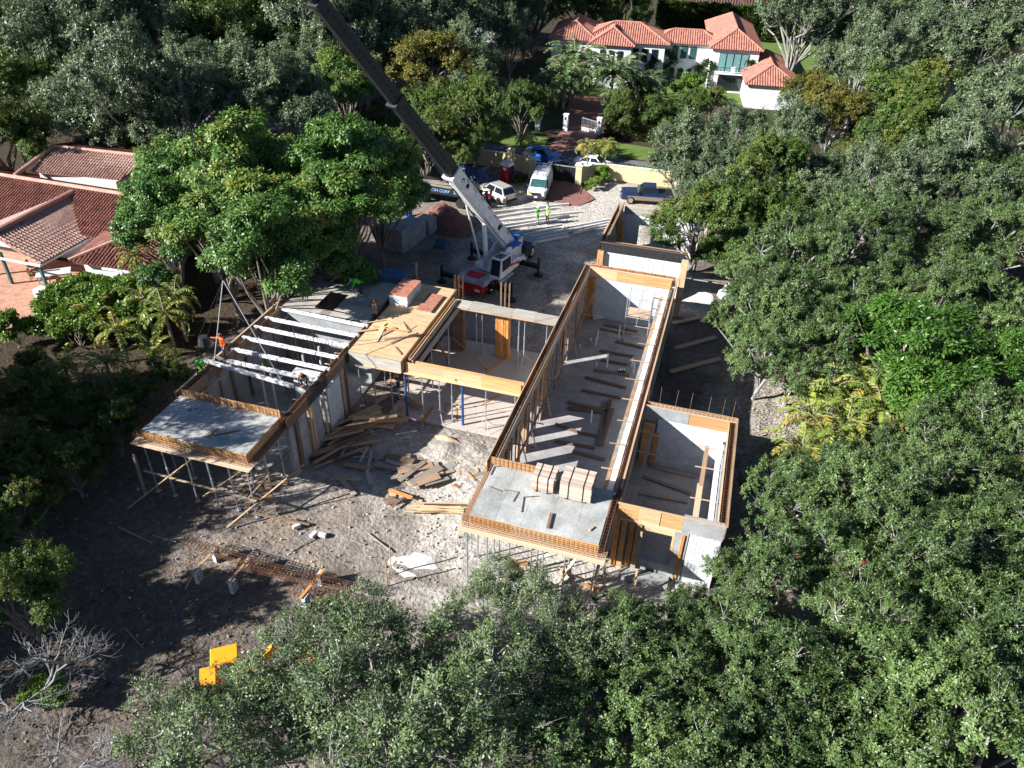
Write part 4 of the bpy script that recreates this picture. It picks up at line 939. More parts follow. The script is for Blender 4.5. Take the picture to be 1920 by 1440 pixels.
# stowed lattice jib on the left flank, lift cylinder, hoist rope sheave head
b = MB()
j0, j1 = 3.2, 12.4
for y, z in ((-.62, -.3), (-1.05, -.3), (-.62, .3), (-1.05, .3)): b.tube(bp_(j0, y, z), bp_(j1, y * .96, z * .8), .05, n=5)
for k in range(9):
    s = j0 + (j1 - j0) * k / 9; e = j0 + (j1 - j0) * (k + 1) / 9
    b.tube(bp_(s, -.62, -.3), bp_(e, -1.05, -.3), .028, n=4); b.tube(bp_(s, -1.05, -.3), bp_(e, -1.05, .3), .028, n=4); b.tube(bp_(s, -.62, .3), bp_(e, -1.05, .3), .028, n=4)
SW(b, 'stowed_jib', 'crane_grey')
b = MB(); b.tube(sp(1.2, 0, 2.0), bp_(4.0, 0, -.55), .2, n=10); SW(b, 'lift_cylinder', 'white_paint', True)
b = MB(); b.tube(sp(.9, -.75, 1.9), bp_(6.6, -.5, -.5), .08, .08, n=6); b.tube(bp_(6.6, -.5, -.5), bp_(8.6, -.5, -.3), .05, n=6); SW(b, 'support_strut', 'white_paint')
b = MB(); b.box(bp_(9.6, -.66, .2), (.9, .4, .5), BF); b.box(bp_(8.9, -.72, -.2), (.5, .3, .3), BF); SW(b, 'jib_bracket', 'white_paint')
for sy in (-.12, .12):
    b = MB(); b.path([sp(-2.3, sy, 3.0), bp_(4.0, sy, .62), bp_(12, sy, .60), bp_(BL, sy, .42)], .022, 4); SW(b, 'hoist_rope', 'steel_dark')
b = MB(); b.path([bp_(-.2, -.5, .3), bp_(3, -.53, .2), bp_(6, -.53, .34), bp_(10.3, -.52, .25)], .03, 5); b.path([bp_(-.2, .5, -.35), bp_(2.4, .5, -.5), bp_(5, .49, -.45)], .03, 5); SW(b, 'hydraulic_hose', 'black', kind_='stuff')
for k in range(7):
    b = MB(); b.box(bp_(1.2 + k * 1.3, .472, .42), (.5 + .1 * (k % 3), .012, .10), BF); SW(b, 'decal', 'crane_deck' if k % 3 else 'red_paint')
for sy in (-1, 1):
    for k in range(5):
        b = MB(); b.beam((-1.9 + sy * 0 + k * 0, sy * 1.22, .55 + k * .16), (-1.5, sy * 1.22, .55 + k * .16), .04, .03); L(b, 'step_rung', 'galvanised')
b = MB(); b.disc(TIP + Vector((0, 0, -.1)), .3, by, .2, 14); SW(b, 'sheave', 'steel_dark')
for k in range(2):
    b = MB(); b.tube(TIP + Vector((.05 * (2 * k - 1), 0, -.3)), HOOK + Vector((.05 * (2 * k - 1), 0, .3)), .016, n=4); SW(b, 'hoist_rope', 'steel_dark')
b = MB(); b.sphere(HOOK + Vector((0, 0, .1)), .19, 12, 8); b.tube(HOOK, HOOK + Vector((0, 0, -.45)), .06, n=6); SW(b, 'hook_block', 'black', True)
hk = HOOK + Vector((0, 0, -.45))
for e in (V(-27.9, 31.8, 4.8), V(-22.9, 31.25, 4.8)):
    b = MB(); b.tube(hk, e, .028, n=4); SW(b, 'sling', 'galvanised')
for e in (at(386, 640, 5.4), at(374, 628, 5.8)):
    b = MB(); b.tube(hk, e, .016, n=4); SW(b, 'sling', 'steel_dark')
GM = 'timber mats under the outrigger floats'
for x in (-3.2, 2.0):
    for sy in (-1, 1):
        p = cr.matrix_basis @ V(x, sy * 3.35, .045)
        o = link('outrigger_mat', cube_mesh('timber_grey')); o.matrix_basis = Matrix.Translation(p) @ Matrix.Rotation(CY + .2 * sy, 4, 'Z') @ Matrix.Diagonal((1.5, 1.5, .08, 1)); tag(o, 'square timber mat under a crane outrigger float', 'mat', GM)
b = MB(); b.tube((0, 0, .4), (0, 0, .9), .42, .28, 12); b.tube((0, 0, 0), (0, 0, .4), .22, .42, 12); b.disc((0, 0, .92), .3, (0, 0, 1), .05, 12)
o = solo('concrete_bucket', b, 'crane_grey', 'grey concrete bucket standing behind the worker in orange on the left wall', 'bucket'); o.location = at(386, 655, 4.45)

# ------------------------------------------------------------------ yard: toilet, walls, gate, stacks
tl = thing('portable_toilet', 'red portable toilet with white roof beside the yellow wall', 'portable toilet', (-23.75, 79.2, 0), RAD(-16))
def LT(name, mb, m): o = link(name, mb.mesh(name, m)); o.parent = tl; return o
LT('base_skid', MB().box((0, 0, .08), (1.15, 1.15, .16)), 'black'); LT('cabin', MB().box((0, 0, 1.08), (1.08, 1.08, 1.9)), 'red_paint')
d = LT('door', MB().box((0, -.55, 1.05), (.74, .03, 1.7)), 'red_paint'); h = link('handle', MB().box((.28, -.58, 1.1), (.05, .05, .16)).mesh('handle', 'black')); h.parent = d
LT('side_panel', MB().box((.55, 0, 1.05), (.03, .9, 1.7)), 'car_navy')
b = MB(); b.loft([[Vector((x, y * 1.14 / 2, z)) for y, z in ((-1, 2.0), (1, 2.0), (.92, 2.2), (.4, 2.36), (-.4, 2.36), (-.92, 2.2))] for x in (-.57, .57)]); LT('roof', b, 'white_paint')
LT('sticker', MB().box((0, -.572, 1.72), (.46, .012, .34)), 'white_paint')
yw = thing('garden_wall', 'yellow rendered wall right of the driveway gate', 'wall', (-12, 83, 0))
def wall_run(root, pts, h, t, m, cap='stone_cap'):
    for k in range(len(pts) - 1):
        a, b2 = V(*pts[k], 0), V(*pts[k + 1], 0); d = (b2 - a); e = d.normalized() * t * .3
        part('wall_panel', MB().beam(a + V(0, 0, h / 2), b2 + e + V(0, 0, h / 2), t, h), m, root); part('coping', MB().beam(a - e + V(0, 0, h + .04), b2 + e * 1.2 + V(0, 0, h + .04), t + .12, .08), cap, root)
wall_run(yw, [(-15.9, 81.7), (-15.0, 83.4), (-13.6, 84.0), (-4.0, 84.3)], 1.75, .25, 'yellow_wall')
for lab, x, y in (('yellow gate pillar right of the driveway gate', -16.05, 81.4), ('yellow gate pillar beside the white van', -21.5, 81.6), ('yellow wall pillar behind the portable toilet', -22.6, 83.0), ('short grey-topped pillar above the portable toilet', -24.6, 83.6)):
    t = thing('gate_pillar', lab, 'pillar', (x, y, 0)); part('shaft', MB().span(x - .35, x + .35, y - .35, y + .35, 0, 2.2), 'yellow_wall', t); part('cap', MB().span(x - .45, x + .45, y - .45, y + .45, 2.2, 2.34), 'stone_cap', t)
    part('cap_top', MB().box((x, y, 2.40), (.7, .7, .12), taper=.6), 'stone_cap', t)
yl = thing('garden_wall', 'shaded yellow wall left of the gate behind the portable toilet', 'wall', (-27, 83.4, 0))
wall_run(yl, [(-38, 83.6), (-24.9, 83.5)], 1.75, .25, 'yellow_wall'); wall_run(yl, [(-24.3, 83.4), (-22.9, 83.0)], 1.75, .25, 'yellow_wall')
gt = thing('driveway_gate', 'dark driveway gate between the yellow pillars', 'gate', (-18.8, 81.5, 0))
part('gate_panel', MB().span(-21.0, -16.5, 81.45, 81.5, .12, 1.85), 'iron', gt); part('top_rail', MB().span(-21.05, -16.45, 81.4, 81.55, 1.85, 1.93), 'galvanised', gt)
for k in range(16): part('picket', MB().span(-20.9 + k * .28, -20.86 + k * .28, 81.40, 81.45, .15, 1.85), 'iron', gt)
for lab, px, py in (('white gate pillar left of the white house driveway', 1060, 245), ('white gate pillar right of the white iron gate', 1122, 252), ('white gate post in the shade left of the driveway', 1008, 243)):
    p = at(px, py); t = thing('gate_pillar', lab, 'pillar', (p.x, p.y, 0)); part('shaft', MB().span(p.x - .3, p.x + .3, p.y - .3, p.y + .3, 0, 2.1), 'stucco', t); part('cap', MB().span(p.x - .36, p.x + .36, p.y - .36, p.y + .36, 2.1, 2.2), 'stucco', t)
    part('lamp_plate', MB().span(p.x - .1, p.x + .1, p.y - .33, p.y - .3, 1.5, 1.85), 'black', t)
p0, p1 = at(1090, 246), at(1118, 252)
wg = thing('iron_gate', 'white-railed iron gate across the drive of the white house', 'gate', p0)
part('top_rail', MB().beam(p0 + V(0, 0, 1.8), p1 + V(0, 0, 1.6), .06, .08), 'galvanised', wg); part('bottom_panel', MB().beam(p0 + V(0, 0, .35), p1 + V(0, 0, .35), .05, .5), 'stucco_grey', wg)
for k in range(12): q = p0.lerp(p1, k / 11); part('bar', MB().beam(q + V(0, 0, .5), q + V(0, 0, 1.75), .035, .035), 'galvanised', wg)

GB1 = 'pale precast joists lying in rows on the yard'
def ground_joist(pa, pb, z, lab): a, b2 = at(*pa, z), at(*pb, z); wood(lab, 'precast joist', 'precast', a, b2, .17, .2, GB1)
for k in range(5): ground_joist((935 - k * 5, 467 - k * 5.2), (1066 - k * 3, 442 - k * 5.2), .22, 'pale precast joist in the near row lying right of the crane')
for k in range(3): ground_joist((1075 - k * 10, 437 - k * 4.4), (1146 + k * 4, 420 - k * 5.4), .22, 'pale precast joist of the thick bundle beside the rear room')
for k in range(5): ground_joist((905 + (k % 2) * 12, 434 - k * 8.6), (1045 + (k % 3) * 22, 412 - k * 7.4), .12, 'pale precast joist of the far rows in dappled shade')
GB2 = 'timber sleepers under the joists'
for a, b2 in (((1037, 437), (1052, 451)), ((1088, 425), (1104, 443)), ((970, 452), (985, 468))): wood('short timber sleeper sticking out from under the precast joists', 'sleeper', 'timber_pale', at(*a, .06), at(*b2, .06), .12, .12, GB2)
for lab, px, py, s in (('big wrapped stack of grey blocks in the shade left of the crane', 735, 470, (3.0, 2.4, 2.2)), ('smaller wrapped block stack behind the big one', 770, 452, (1.9, 1.5, 1.8)), ('wrapped block stack nearest the crane', 795, 440, (1.5, 1.4, 1.5))):
    p = at(px, py); t = thing('block_stack', lab, 'block stack', (p.x, p.y + s[1] / 2, 0), RAD(-12))
    nx_, ny_, nz_ = max(2, int(s[0] / .6)), max(2, int(s[1] / .6)), max(3, int(s[2] / .42))
    for i in range(nx_):
        for j in range(ny_):
            for k in range(nz_):
                if 0 < i < nx_ - 1 and 0 < j < ny_ - 1 and k < nz_ - 1: continue
                o = link('block', cube_mesh('wall_concrete')); o.parent = t; o.matrix_basis = Matrix.Translation((-s[0] / 2 + s[0] * (i + .5) / nx_, -s[1] / 2 + s[1] * (j + .5) / ny_, s[2] * (k + .5) / nz_)) @ Matrix.Diagonal((s[0] / nx_ - .02, s[1] / ny_ - .02, s[2] / nz_ - .02, 1))
def mound(name, label, cat, m, x, y, rx, ry, h, seed, kind=None):
    r = np.random.default_rng(seed); n, mm = 26, 9; vs_, fs_ = [], []
    ph = r.random(6) * 6
    for i in range(mm + 1):
        t_ = i / mm
        for k in range(n):
            a = 2 * math.pi * k / n; j = 1 + .16 * math.sin(2 * a + ph[0]) + .1 * math.sin(5 * a + ph[1]) + r.normal() * .03
            vs_.append((x + rx * t_ * j * math.cos(a), y + ry * t_ * j * math.sin(a), h * (math.cos(t_ * math.pi) * .5 + .5) * (1 + r.normal() * .05) - .06))
    for i in range(mm):
        for k in range(n): fs_.append((i * n + k, (i + 1) * n + k, (i + 1) * n + (k + 1) % n, i * n + (k + 1) % n))
    b = MB().add(vs_, fs_); return solo(name, b, m, label, cat, kind=kind, smooth=True)
p = at(835, 440); mound('soil_heap', 'heap of reddish soil in the shade left of the crane boom', 'soil heap', 'red_soil', p.x - 1, p.y + 2.5, 3.6, 3.0, 2.0, 1)
mound('gravel_heap', 'sunlit heap of pale gravel beside the hall under the tree', 'gravel heap', 'limestone', .2, 58.6, 2.6, 1.8, .9, 2)
mound('gravel_heap', 'small pale gravel heap behind the slender tree trunk', 'gravel heap', 'limestone', 3.0, 57.6, 1.2, 1.6, .9, 3)
mound('white_heap', 'flat splat of white mortar on the ground before the slab', 'mortar splat', 'white_splat', -11.9, 25.0, 1.5, 1.1, .14, 4)
mound('rubble_heap', 'straw-coloured scrap heap in front of the courtyard', 'scrap heap', 'straw', -13.9, 34.6, 1.6, .6, .5, 6)
tr = thing('box_trailer', 'dark flatbed truck with faded lettering along its side in the shade', 'truck', (-28.6, 71.6, 0), RAD(-3))
def LT2(name, mb, m): o = link(name, mb.mesh(name, m)); o.parent = tr; return o
LT2('bed', MB().box((0, 0, 1.3), (7.6, 2.4, .25)), 'steel_dark'); LT2('side_board', MB().box((0, -1.22, 1.6), (7.6, .06, .75)), 'black'); LT2('side_board', MB().box((0, 1.22, 1.6), (7.6, .06, .75)), 'black')
for x in (-2.8, -1.7, 2.6):
    for s in (-1, 1): LT2('wheel', MB().disc((x, s * 1.05, .5), .5, (0, 1, 0), .3, 14), 'rubber')
LT2('cab', MB().box((-4.9, 0, 1.6), (1.9, 2.3, 2.0), taper=.9), 'crane_grey'); LT2('windscreen', MB().box((-5.82, 0, 2.0), (.06, 1.9, .7)), 'glass_dark')
o = text_mesh('lettering', 'CONSTRUCTION CORP   305 416', .44, 'helmet_blue', tr.matrix_basis @ Matrix.Translation((0, -1.26, 1.62)) @ Matrix.Rotation(RAD(90), 4, 'X'), tr)
b = MB(); 
for k in range(9): b.beam((-3 + U(-.2, .2), -.8 + k * .2, 1.55 + U(0, .25)), (3.2 + U(-.5, .4), -.8 + k * .2 + U(-.2, .2), 1.6 + U(0, .4)), .1, .08)
LT2('load_bars', b, 'timber_grey')
solo('blue_barrel', MB().tube((-30.2, 66.6, 0), (-30.2, 66.6, 1.0), .33, n=14), 'tarp_blue', 'blue plastic drum in the shade below the broadleaf trees', 'drum')
def tarp(label, cat, m, cx, cy, rx, ry, h, seed):
    r = np.random.default_rng(seed); n = 12; vs_ = []; fs_ = []
    for j in range(n + 1):
        for i in range(n + 1):
            u, v = i / n * 2 - 1, j / n * 2 - 1
            z = h * max(0, 1 - max(abs(u), abs(v)) ** 3) * (1 + r.normal() * .18) + .02
            vs_.append((cx + u * rx * (1 + r.normal() * .05), cy + v * ry * (1 + r.normal() * .05), max(.015, z)))
    for j in range(n):
        for i in range(n): a = j * (n + 1) + i; fs_.append((a, a + 1, a + n + 2, a + n + 1))
    return solo(cat.replace(' ', '_'), MB().add(vs_, fs_), m, label, cat)
tarp('crumpled blue-white plastic sheeting at the corner of the hall', 'plastic sheeting', 'tarp_white', -9.6, 54.6, .9, 1.0, 1.3, 3)
tarp('white sacking heaped around the tree trunk beside the gravel', 'sacking', 'tarp_white', 1.8, 59.2, .9, .8, 1.3, 4)
tarp('slate blue tarpaulin covering a load beside the portable toilet', 'tarpaulin', 'tarp_slate', -28.0, 78.6, 2.4, 1.5, 1.3, 5)
tarp('grey plastic bundle on the ground left of the crane', 'bundle', 'tarp_slate', -24.6, 61.2, .7, .6, .7, 6)
p = at(893, 260, 0)
b = MB()
for k in range(16):
    q0, q1 = at(856 + k * 4.6, 252 + k * .5 + (k % 3), .0), at(856 + (k + 1) * 4.6, 252 + (k + 1) * .5 + ((k + 1) % 3), .0)
    h0, h1 = .35 + .2 * math.sin(k * .9), .35 + .2 * math.sin((k + 1) * .9); off = V(0, .25 * math.sin(k * 2.3), 0)
    b.add([q0, q1, q1 + V(.1, .3, h1) + off, q0 + V(.1, .3, h0) + off, q0 + V(.06, -.05, .0), q1 + V(.06, -.05, 0), q1 + V(.16, .25, h1 - .05) + off, q0 + V(.16, .25, h0 - .05) + off], [(0, 1, 2, 3), (7, 6, 5, 4), (3, 2, 6, 7)])
solo('barrier_net', b, 'orange_plastic', 'sagging orange safety netting along the far side of the road', 'safety net')
sk = thing('skip', 'rusty red steel skip at the right with a plank leaning out of it', 'skip', (1.5, 55.6, 0), RAD(8))
for nm_, c, s in (('front_panel', (0, -.9, .7), (1.7, .06, 1.3)), ('back_panel', (0, .9, .7), (1.7, .06, 1.3)), ('side_panel', (-.85, 0, .7), (.06, 1.74, 1.3)), ('side_panel', (.85, 0, .7), (.06, 1.74, 1.3)), ('bottom', (0, 0, .1), (1.64, 1.74, .08))):
    o = link(nm_, MB().box(c, s).mesh(nm_, 'rust')); o.parent = sk
wood('weathered grey plank leaning out of the rusty skip', 'plank', 'timber_grey', at(1352, 592, .4), at(1330, 527, 2.6), .4, .08)
GL = 'ruts of sunlit boards beside the hall'
for a, b2 in (((1262, 606), (1330, 592)), ((1265, 653), (1342, 632)), ((1256, 697), (1350, 672))): wood('long pale plank lying on the shaded ground right of the hall', 'plank', 'timber_pale', at(*a, .12), at(*b2, .12), .34, .12, GL)

# ------------------------------------------------------------------ loads and loose timber on the decks
def bundle(label, c, rz, L_, nw, nh, bw, bh, m, group=None, stagger=.06):
    t = thing('lumber_bundle', label, 'lumber bundle', c, rz, group)
    for s in (-.3, .3): o = link('bearer', cube_mesh('timber_dark')); o.parent = t; o.matrix_basis = Matrix.Translation((s * L_, 0, .05)) @ Matrix.Diagonal((.1, nw * bw, .1, 1))
    for j in range(nh):
        for i in range(nw):
            if 0 < j < nh - 1 and 0 < i < nw - 1: continue
            o = link('plank', cube_mesh(m)); o.parent = t
            o.matrix_basis = Matrix.Translation((U(-stagger, stagger), (i - (nw - 1) / 2) * bw, .1 + bh * (j + .5))) @ Matrix.Diagonal((L_ * U(.97, 1.0), bw - .008, bh - .006, 1))
    for s in (-.22, .24):
        b = MB(); w_, h_ = nw * bw / 2 + .012, nh * bh + .112
        b.box((s * L_, 0, h_), (.04, 2 * w_, .012)); b.box((s * L_, w_, h_ / 2), (.04, .012, h_)); b.box((s * L_, -w_, h_ / 2), (.04, .012, h_))
        o = link('strap', b.mesh('strap', 'black')); o.parent = t
    return t
bundle('left and smaller banded bundle of planks on the front right slab form', (-6.05, 28.0, 4.43), RAD(0), 1.15, 8, 15, .14, .055, 'pallet_wood', None, .012)
bundle('right and larger banded bundle of planks on the front right slab form', (-4.35, 28.0, 4.43), RAD(0), 1.6, 9, 17, .14, .058, 'pallet_wood', None, .012)
def flat_stack(label, c, rz, sx, sy, n, th, top, side='ply_grey'):
    t = thing('plywood_stack', label, 'plywood stack', c, rz)
    for k in range(n):
        o = link('sheet', cube_mesh(top if k == n - 1 else side)); o.parent = t
        o.matrix_basis = Matrix.Translation((U(-.02, .02), U(-.02, .02), th * (k + .5))) @ Matrix.Diagonal((sx, sy, th - .005, 1))
    return t
flat_stack('tall stack of plywood sheets with a red stained top on the plywood deck', (-20.4, 43.6, 4.53), RAD(0), 1.35, 2.5, 9, .09, 'brick_red', 'precast')
flat_stack('low stack of red stained sheets beside the tall one on the plywood deck', (-18.4, 43.3, 4.53), RAD(0), 1.1, 2.4, 2, .07, 'brick_red', 'ply_grey')
flat_stack('bluish stack of sheets at the far end of the left rear deck', (-22.3, 46.0, 4.46), RAD(3), 1.9, 1.3, 6, .09, 'tarp_slate', 'tarp_slate')
flat_stack('irregular orange sheet lying at the back of the left rear deck', (-24.6, 46.2, 4.46), RAD(20), 1.4, .8, 1, .03, 'plywood_new')
GO = 'off-cuts strewn on the plywood deck'
for a, b2, w_, m in (((668, 622), (705, 617), .2, 'timber'), ((715, 628), (742, 614), .28, 'timber'), ((720, 636), (780, 624), .22, 'timber_pale'), ((732, 644), (765, 628), .2, 'timber'), ((705, 640), (720, 612), .24, 'timber_pale'), ((740, 650), (752, 664), .1, 'timber'), ((700, 612), (765, 622), .12, 'timber_orange'), ((757, 607), (768, 622), .14, 'timber'), ((745, 634), (790, 628), .12, 'timber'), ((690, 605), (720, 600), .08, 'timber_pale')):
    wood('off-cut board lying on the plywood deck', 'off-cut', m, at(*a, 4.55), at(*b2, 4.55 + U(0, .05)), w_, .04, GO)
wood('short dark batten standing on the plywood deck', 'batten', 'timber', at(766, 620, 4.53), at(757, 603, 5.0), .09, .04)
wood('bright yellow level lying on the plywood deck', 'spirit level', 'hivis_yellow', at(712, 617, 4.55), at(724, 606, 4.55), .08, .06)
GF = 'bent rebar pieces on the front right slab'
for pts in (((945, 918), (972, 922), (962, 940)), ((978, 960), (982, 932), (1010, 930)), ((920, 890), (927, 875), (940, 874)), ((918, 912), (940, 921))):
    b = MB(); b.path([at(*q, 4.46) for q in pts], .022, 5); solo('bent_rebar', b, 'rust', 'bent brown rebar lying on the front right slab form', 'rebar', GF)
wood('short pale wood block near the right corner of the front slab form', 'wood block', 'timber_pale', at(1105, 994, 4.47), at(1112, 988, 4.47), .12, .08)
wood('dark plank lying across the front edge cage of the front slab form', 'plank', 'timber_dark', at(1027, 990, 4.5), at(1034, 962, 4.5), .14, .06)
wood('short brown batten lying on the stained left slab form', 'batten', 'timber', at(386, 820, 4.47), at(406, 803, 4.47), .14, .05)
wood('thin rod lying on the stained left slab form', 'rod', 'rust', at(400, 816, 4.46), at(450, 807, 4.46), .05, .04)
GH = 'planks lying on the hall floor'
def Z3(x, y): return (960 + x / 4, 440 + y / 4)
for a, b2, w_ in (((745, 615), (985, 665), .28), ((690, 675), (940, 725), .26), ((660, 705), (900, 755), .2), ((775, 800), (985, 850), .24), ((655, 870), (915, 915), .24), ((670, 940), (865, 975), .22), ((615, 1015), (880, 1055), .28), ((550, 1070), (855, 1150), .26), ((525, 1165), (810, 1225), .22), ((415, 1255), (715, 1320), .28), ((420, 1300), (715, 1335), .4), ((735, 1240), (690, 1450), .3), ((705, 1250), (680, 1300), .2)):
    wood('dark plank lying across the hall floor', 'plank', 'timber_dark', at(*Z3(*a), .14), at(*Z3(*b2), .14), w_, .1, GH)
def Z4(x, y): return (840 + x / 3.4286, 760 + y / 3.4286)
for a, b2, w_ in (((690, 120), (870, 185), .22), ((870, 180), (970, 200), .2), ((690, 230), (945, 275), .24), ((800, 295), (1010, 350), .26), ((1025, 0), (965, 260), .28), ((1060, 20), (990, 255), .2)):
    wood('dark plank lying across the near end of the hall floor', 'plank', 'timber_dark', at(*Z4(*a), .14), at(*Z4(*b2), .14), w_, .1, 'planks near the front of the hall')
for a, b2, w_ in (((1305, 390), (1590, 460), .26), ((1250, 455), (1560, 565), .24), ((1220, 560), (1540, 620), .24)):
    wood('grey plank lying on the floor of the block room', 'plank', 'timber_grey', at(*Z4(*a), .14), at(*Z4(*b2), .14), w_, .1, 'planks on the block room floor')
GPV = 'white pipe stubs rising from the hall floor'
for x, y, h in ((640, 790, .9), (628, 830, .7), (800, 775, 1.1), (710, 995, 1.2), (897, 990, .8), (908, 1040, .9), (590, 800, .3), (510, 840, .25), (590, 1410, 1.0), (632, 985, .3)):
    p = at(*Z3(x, y), .08); solo('pipe_stub', MB().tube(p, p + V(0, 0, h), .055, n=8), 'white_paint', 'white plastic pipe stub rising from the hall floor', 'pipe', GPV)
solo('sheet_scrap', MB().box(at(1122, 593, .3), (.9, .5, .03), Matrix.Rotation(.5, 3, 'X') @ rotz(.4)), 'precast', 'pale scrap of board by the far wall of the hall', 'scrap board')
wood('pale lath lying before the scrap at the far wall of the hall', 'lath', 'timber_pale', at(1110, 601, .12), at(1146, 595, .12), .1, .04)
solo('paint_tray', MB().box(at(1165, 695, .16), (.55, .4, .14), .2), 'car_navy', 'dark blue crate with white pots on the hall floor', 'crate')
for k in range(4): q = at(1160 + k * 3.6, 693, .3); solo('pot', MB().tube(q - V(0, 0, .06), q + V(0, 0, .08), .05, n=8), 'white_paint', 'white pot standing in the dark blue crate', 'pot', 'pots in the blue crate')
sf = thing('scaffold_frame', 'steel scaffold frame on castors at the far end of the hall', 'scaffold', (-4.6, 50.6, 0))
for y in (50.2, 51.7):
    for x in (-5.5, -3.7):
        part('standard', MB().tube((x, y, .2), (x, y, 3.9), .035, n=6), 'galvanised', sf); part('castor', MB().disc((x, y, .16), .09, (1, 0, 0), .06, 10), 'black', sf)
    for z in (.6, 1.5, 2.2, 2.9, 3.85): part('ledger', MB().tube((-5.5, y, z), (-3.7, y, z), .028, n=6), 'galvanised', sf)
    part('standard', MB().tube((-4.6, y, 1.5), (-4.6, y, 3.85), .028, n=6), 'galvanised', sf)
for x in (-5.5, -3.7):
    part('cross_brace', MB().tube((x, 50.2, .5), (x, 51.7, 2.2), .02, n=5), 'galvanised', sf); part('ledger', MB().tube((x, 50.2, 2.2), (x, 51.7, 2.2), .025, n=5), 'galvanised', sf)
part('platform', MB().span(-5.4, -3.8, 50.3, 51.6, 2.24, 2.29), 'timber_pale', sf)
solo('tool_box', MB().box(at(1166, 585, .5), (.6, .45, .7), .1), 'stucco_grey', 'grey cabinet standing against the far wall of the hall', 'cabinet')

# ------------------------------------------------------------------ scrap timber on the courtyard ground
def pile(label, cat, group, n, centre, dirr, spread, ln, wd, ms, zmax, ang=.25):
    for k in range(n):
        x, y = centre[0] + U(-1, 1) * spread[0], centre[1] + U(-1, 1) * spread[1]; a = dirr + random.gauss(0, ang); l = U(*ln) / 2
        z = ground_z(x, y) + .06 + zmax * k / n
        dv = V(math.cos(a) * l, math.sin(a) * l, U(-.05, .06) * l); c = V(x, y, z + abs(dv.z))
        wood(label, cat, random.choice(ms), c - dv, c + dv, U(*wd), U(.03, .06), group)
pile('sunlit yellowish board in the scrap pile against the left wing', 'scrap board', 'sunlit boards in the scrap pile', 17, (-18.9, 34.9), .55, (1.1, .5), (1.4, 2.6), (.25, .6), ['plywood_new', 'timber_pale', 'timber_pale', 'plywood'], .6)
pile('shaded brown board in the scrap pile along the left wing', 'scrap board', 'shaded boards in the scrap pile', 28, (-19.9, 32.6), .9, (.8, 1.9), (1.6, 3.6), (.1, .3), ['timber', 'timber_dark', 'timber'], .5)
pile('grey form panel in the scattered heap between the wings', 'form panel', 'grey panels in the scattered heap', 15, (-14.0, 31.1), .75, (1.0, .7), (1.4, 2.4), (.25, .6), ['timber_grey', 'ply_grey', 'timber_grey', 'timber'], .45)
pile('dark form panel lying in the shade between the wings', 'form panel', 'dark panels in the shade between the wings', 8, (-16.2, 31.6), -.25, (1.0, .8), (1.2, 2.0), (.4, .8), ['timber_dark', 'timber_grey', 'timber_dark'], .35)
pile('pale new lumber stick beside the front right slab form', 'lumber stick', 'new lumber beside the slab', 14, (-12.0, 28.6), .25, (.35, .35), (2.4, 3.6), (.07, .12), ['timber_pale', 'timber_pale', 'plywood_new'], .35, .09)
pile('board scattered in the middle of the yard', 'scrap board', 'boards scattered in the middle of the yard', 16, (-16.5, 30.2), .3, (3.2, 1.8), (.7, 2.2), (.1, .4), ['timber_grey', 'timber', 'ply_grey', 'timber_pale'], .08, 1.2)
pile('board scattered under the courtyard beam', 'scrap board', 'boards scattered under the courtyard beam', 9, (-14.5, 38.2), .3, (2.6, 1.6), (.8, 2.4), (.1, .25), ['timber_pale', 'timber', 'timber_orange'], .1, 1.0)
pile('brown board of the small pile in the centre of the yard', 'scrap board', 'boards of the small central pile', 6, (-14.9, 28.8), .1, (.5, .25), (.8, 1.6), (.12, .25), ['timber', 'timber_orange', 'timber_dark'], .3, .5)
pile('loose board lying below the left slab form', 'scrap board', 'loose boards below the left slab', 12, (-23.2, 27.0), .3, (1.9, 1.3), (.8, 2.2), (.15, .4), ['timber_pale', 'timber_grey', 'timber'], .25, .8)
pile('small off-cut near the front right shoring posts', 'off-cut', 'off-cuts near the shoring posts', 9, (-4.6, 25.4), .4, (2.6, 1.2), (.4, 1.2), (.15, .3), ['timber_orange', 'timber_pale', 'timber'], .08, 1.2)
pile('loose board lying in the dim room below the plywood deck', 'scrap board', 'loose boards below the plywood deck', 8, (-18.6, 38.6), .5, (1.3, 1.6), (.8, 2.0), (.2, .5), ['timber_pale', 'timber', 'plywood'], .15, .9)
for k, (px, py, rz_) in enumerate(((876, 876, .5), (893, 884, .9))):
    p = at(px, py, .1); t = thing('pallet', ['timber frame with yellow edge rails lying on the rubble', 'broken timber frame beside the slab edge'][k], 'pallet', p, rz_)
    for s in (-.55, .55): o = link('rail', cube_mesh('plywood')); o.parent = t; o.matrix_basis = Matrix.Translation((s, 0, .08)) @ Matrix.Diagonal((.12, 1.3, .1, 1))
    for j in range(6): o = link('slat', cube_mesh('timber_grey')); o.parent = t; o.matrix_basis = Matrix.Translation((0, -.55 + j * .22, .05)) @ Matrix.Diagonal((1.1, .2, .03, 1))
GQ = 'loose bricks and blocks near the slab'
for k in range(14):
    px, py = random.choice(((868, 905), (880, 912), (980, 1098), (1020, 1100), (1060, 1095), (545, 985), (600, 1000))); p = at(px + U(-14, 14), py + U(-8, 8), .12)
    o = link('loose_block', cube_mesh(random.choice(['block', 'brick_red', 'stucco_grey']))); o.matrix_basis = Matrix.Translation(p) @ Matrix.Rotation(U(0, 3), 4, 'Z') @ Matrix.Diagonal((.42, .22, .2, 1)); tag(o, 'loose block lying on the rubble', 'block', GQ)

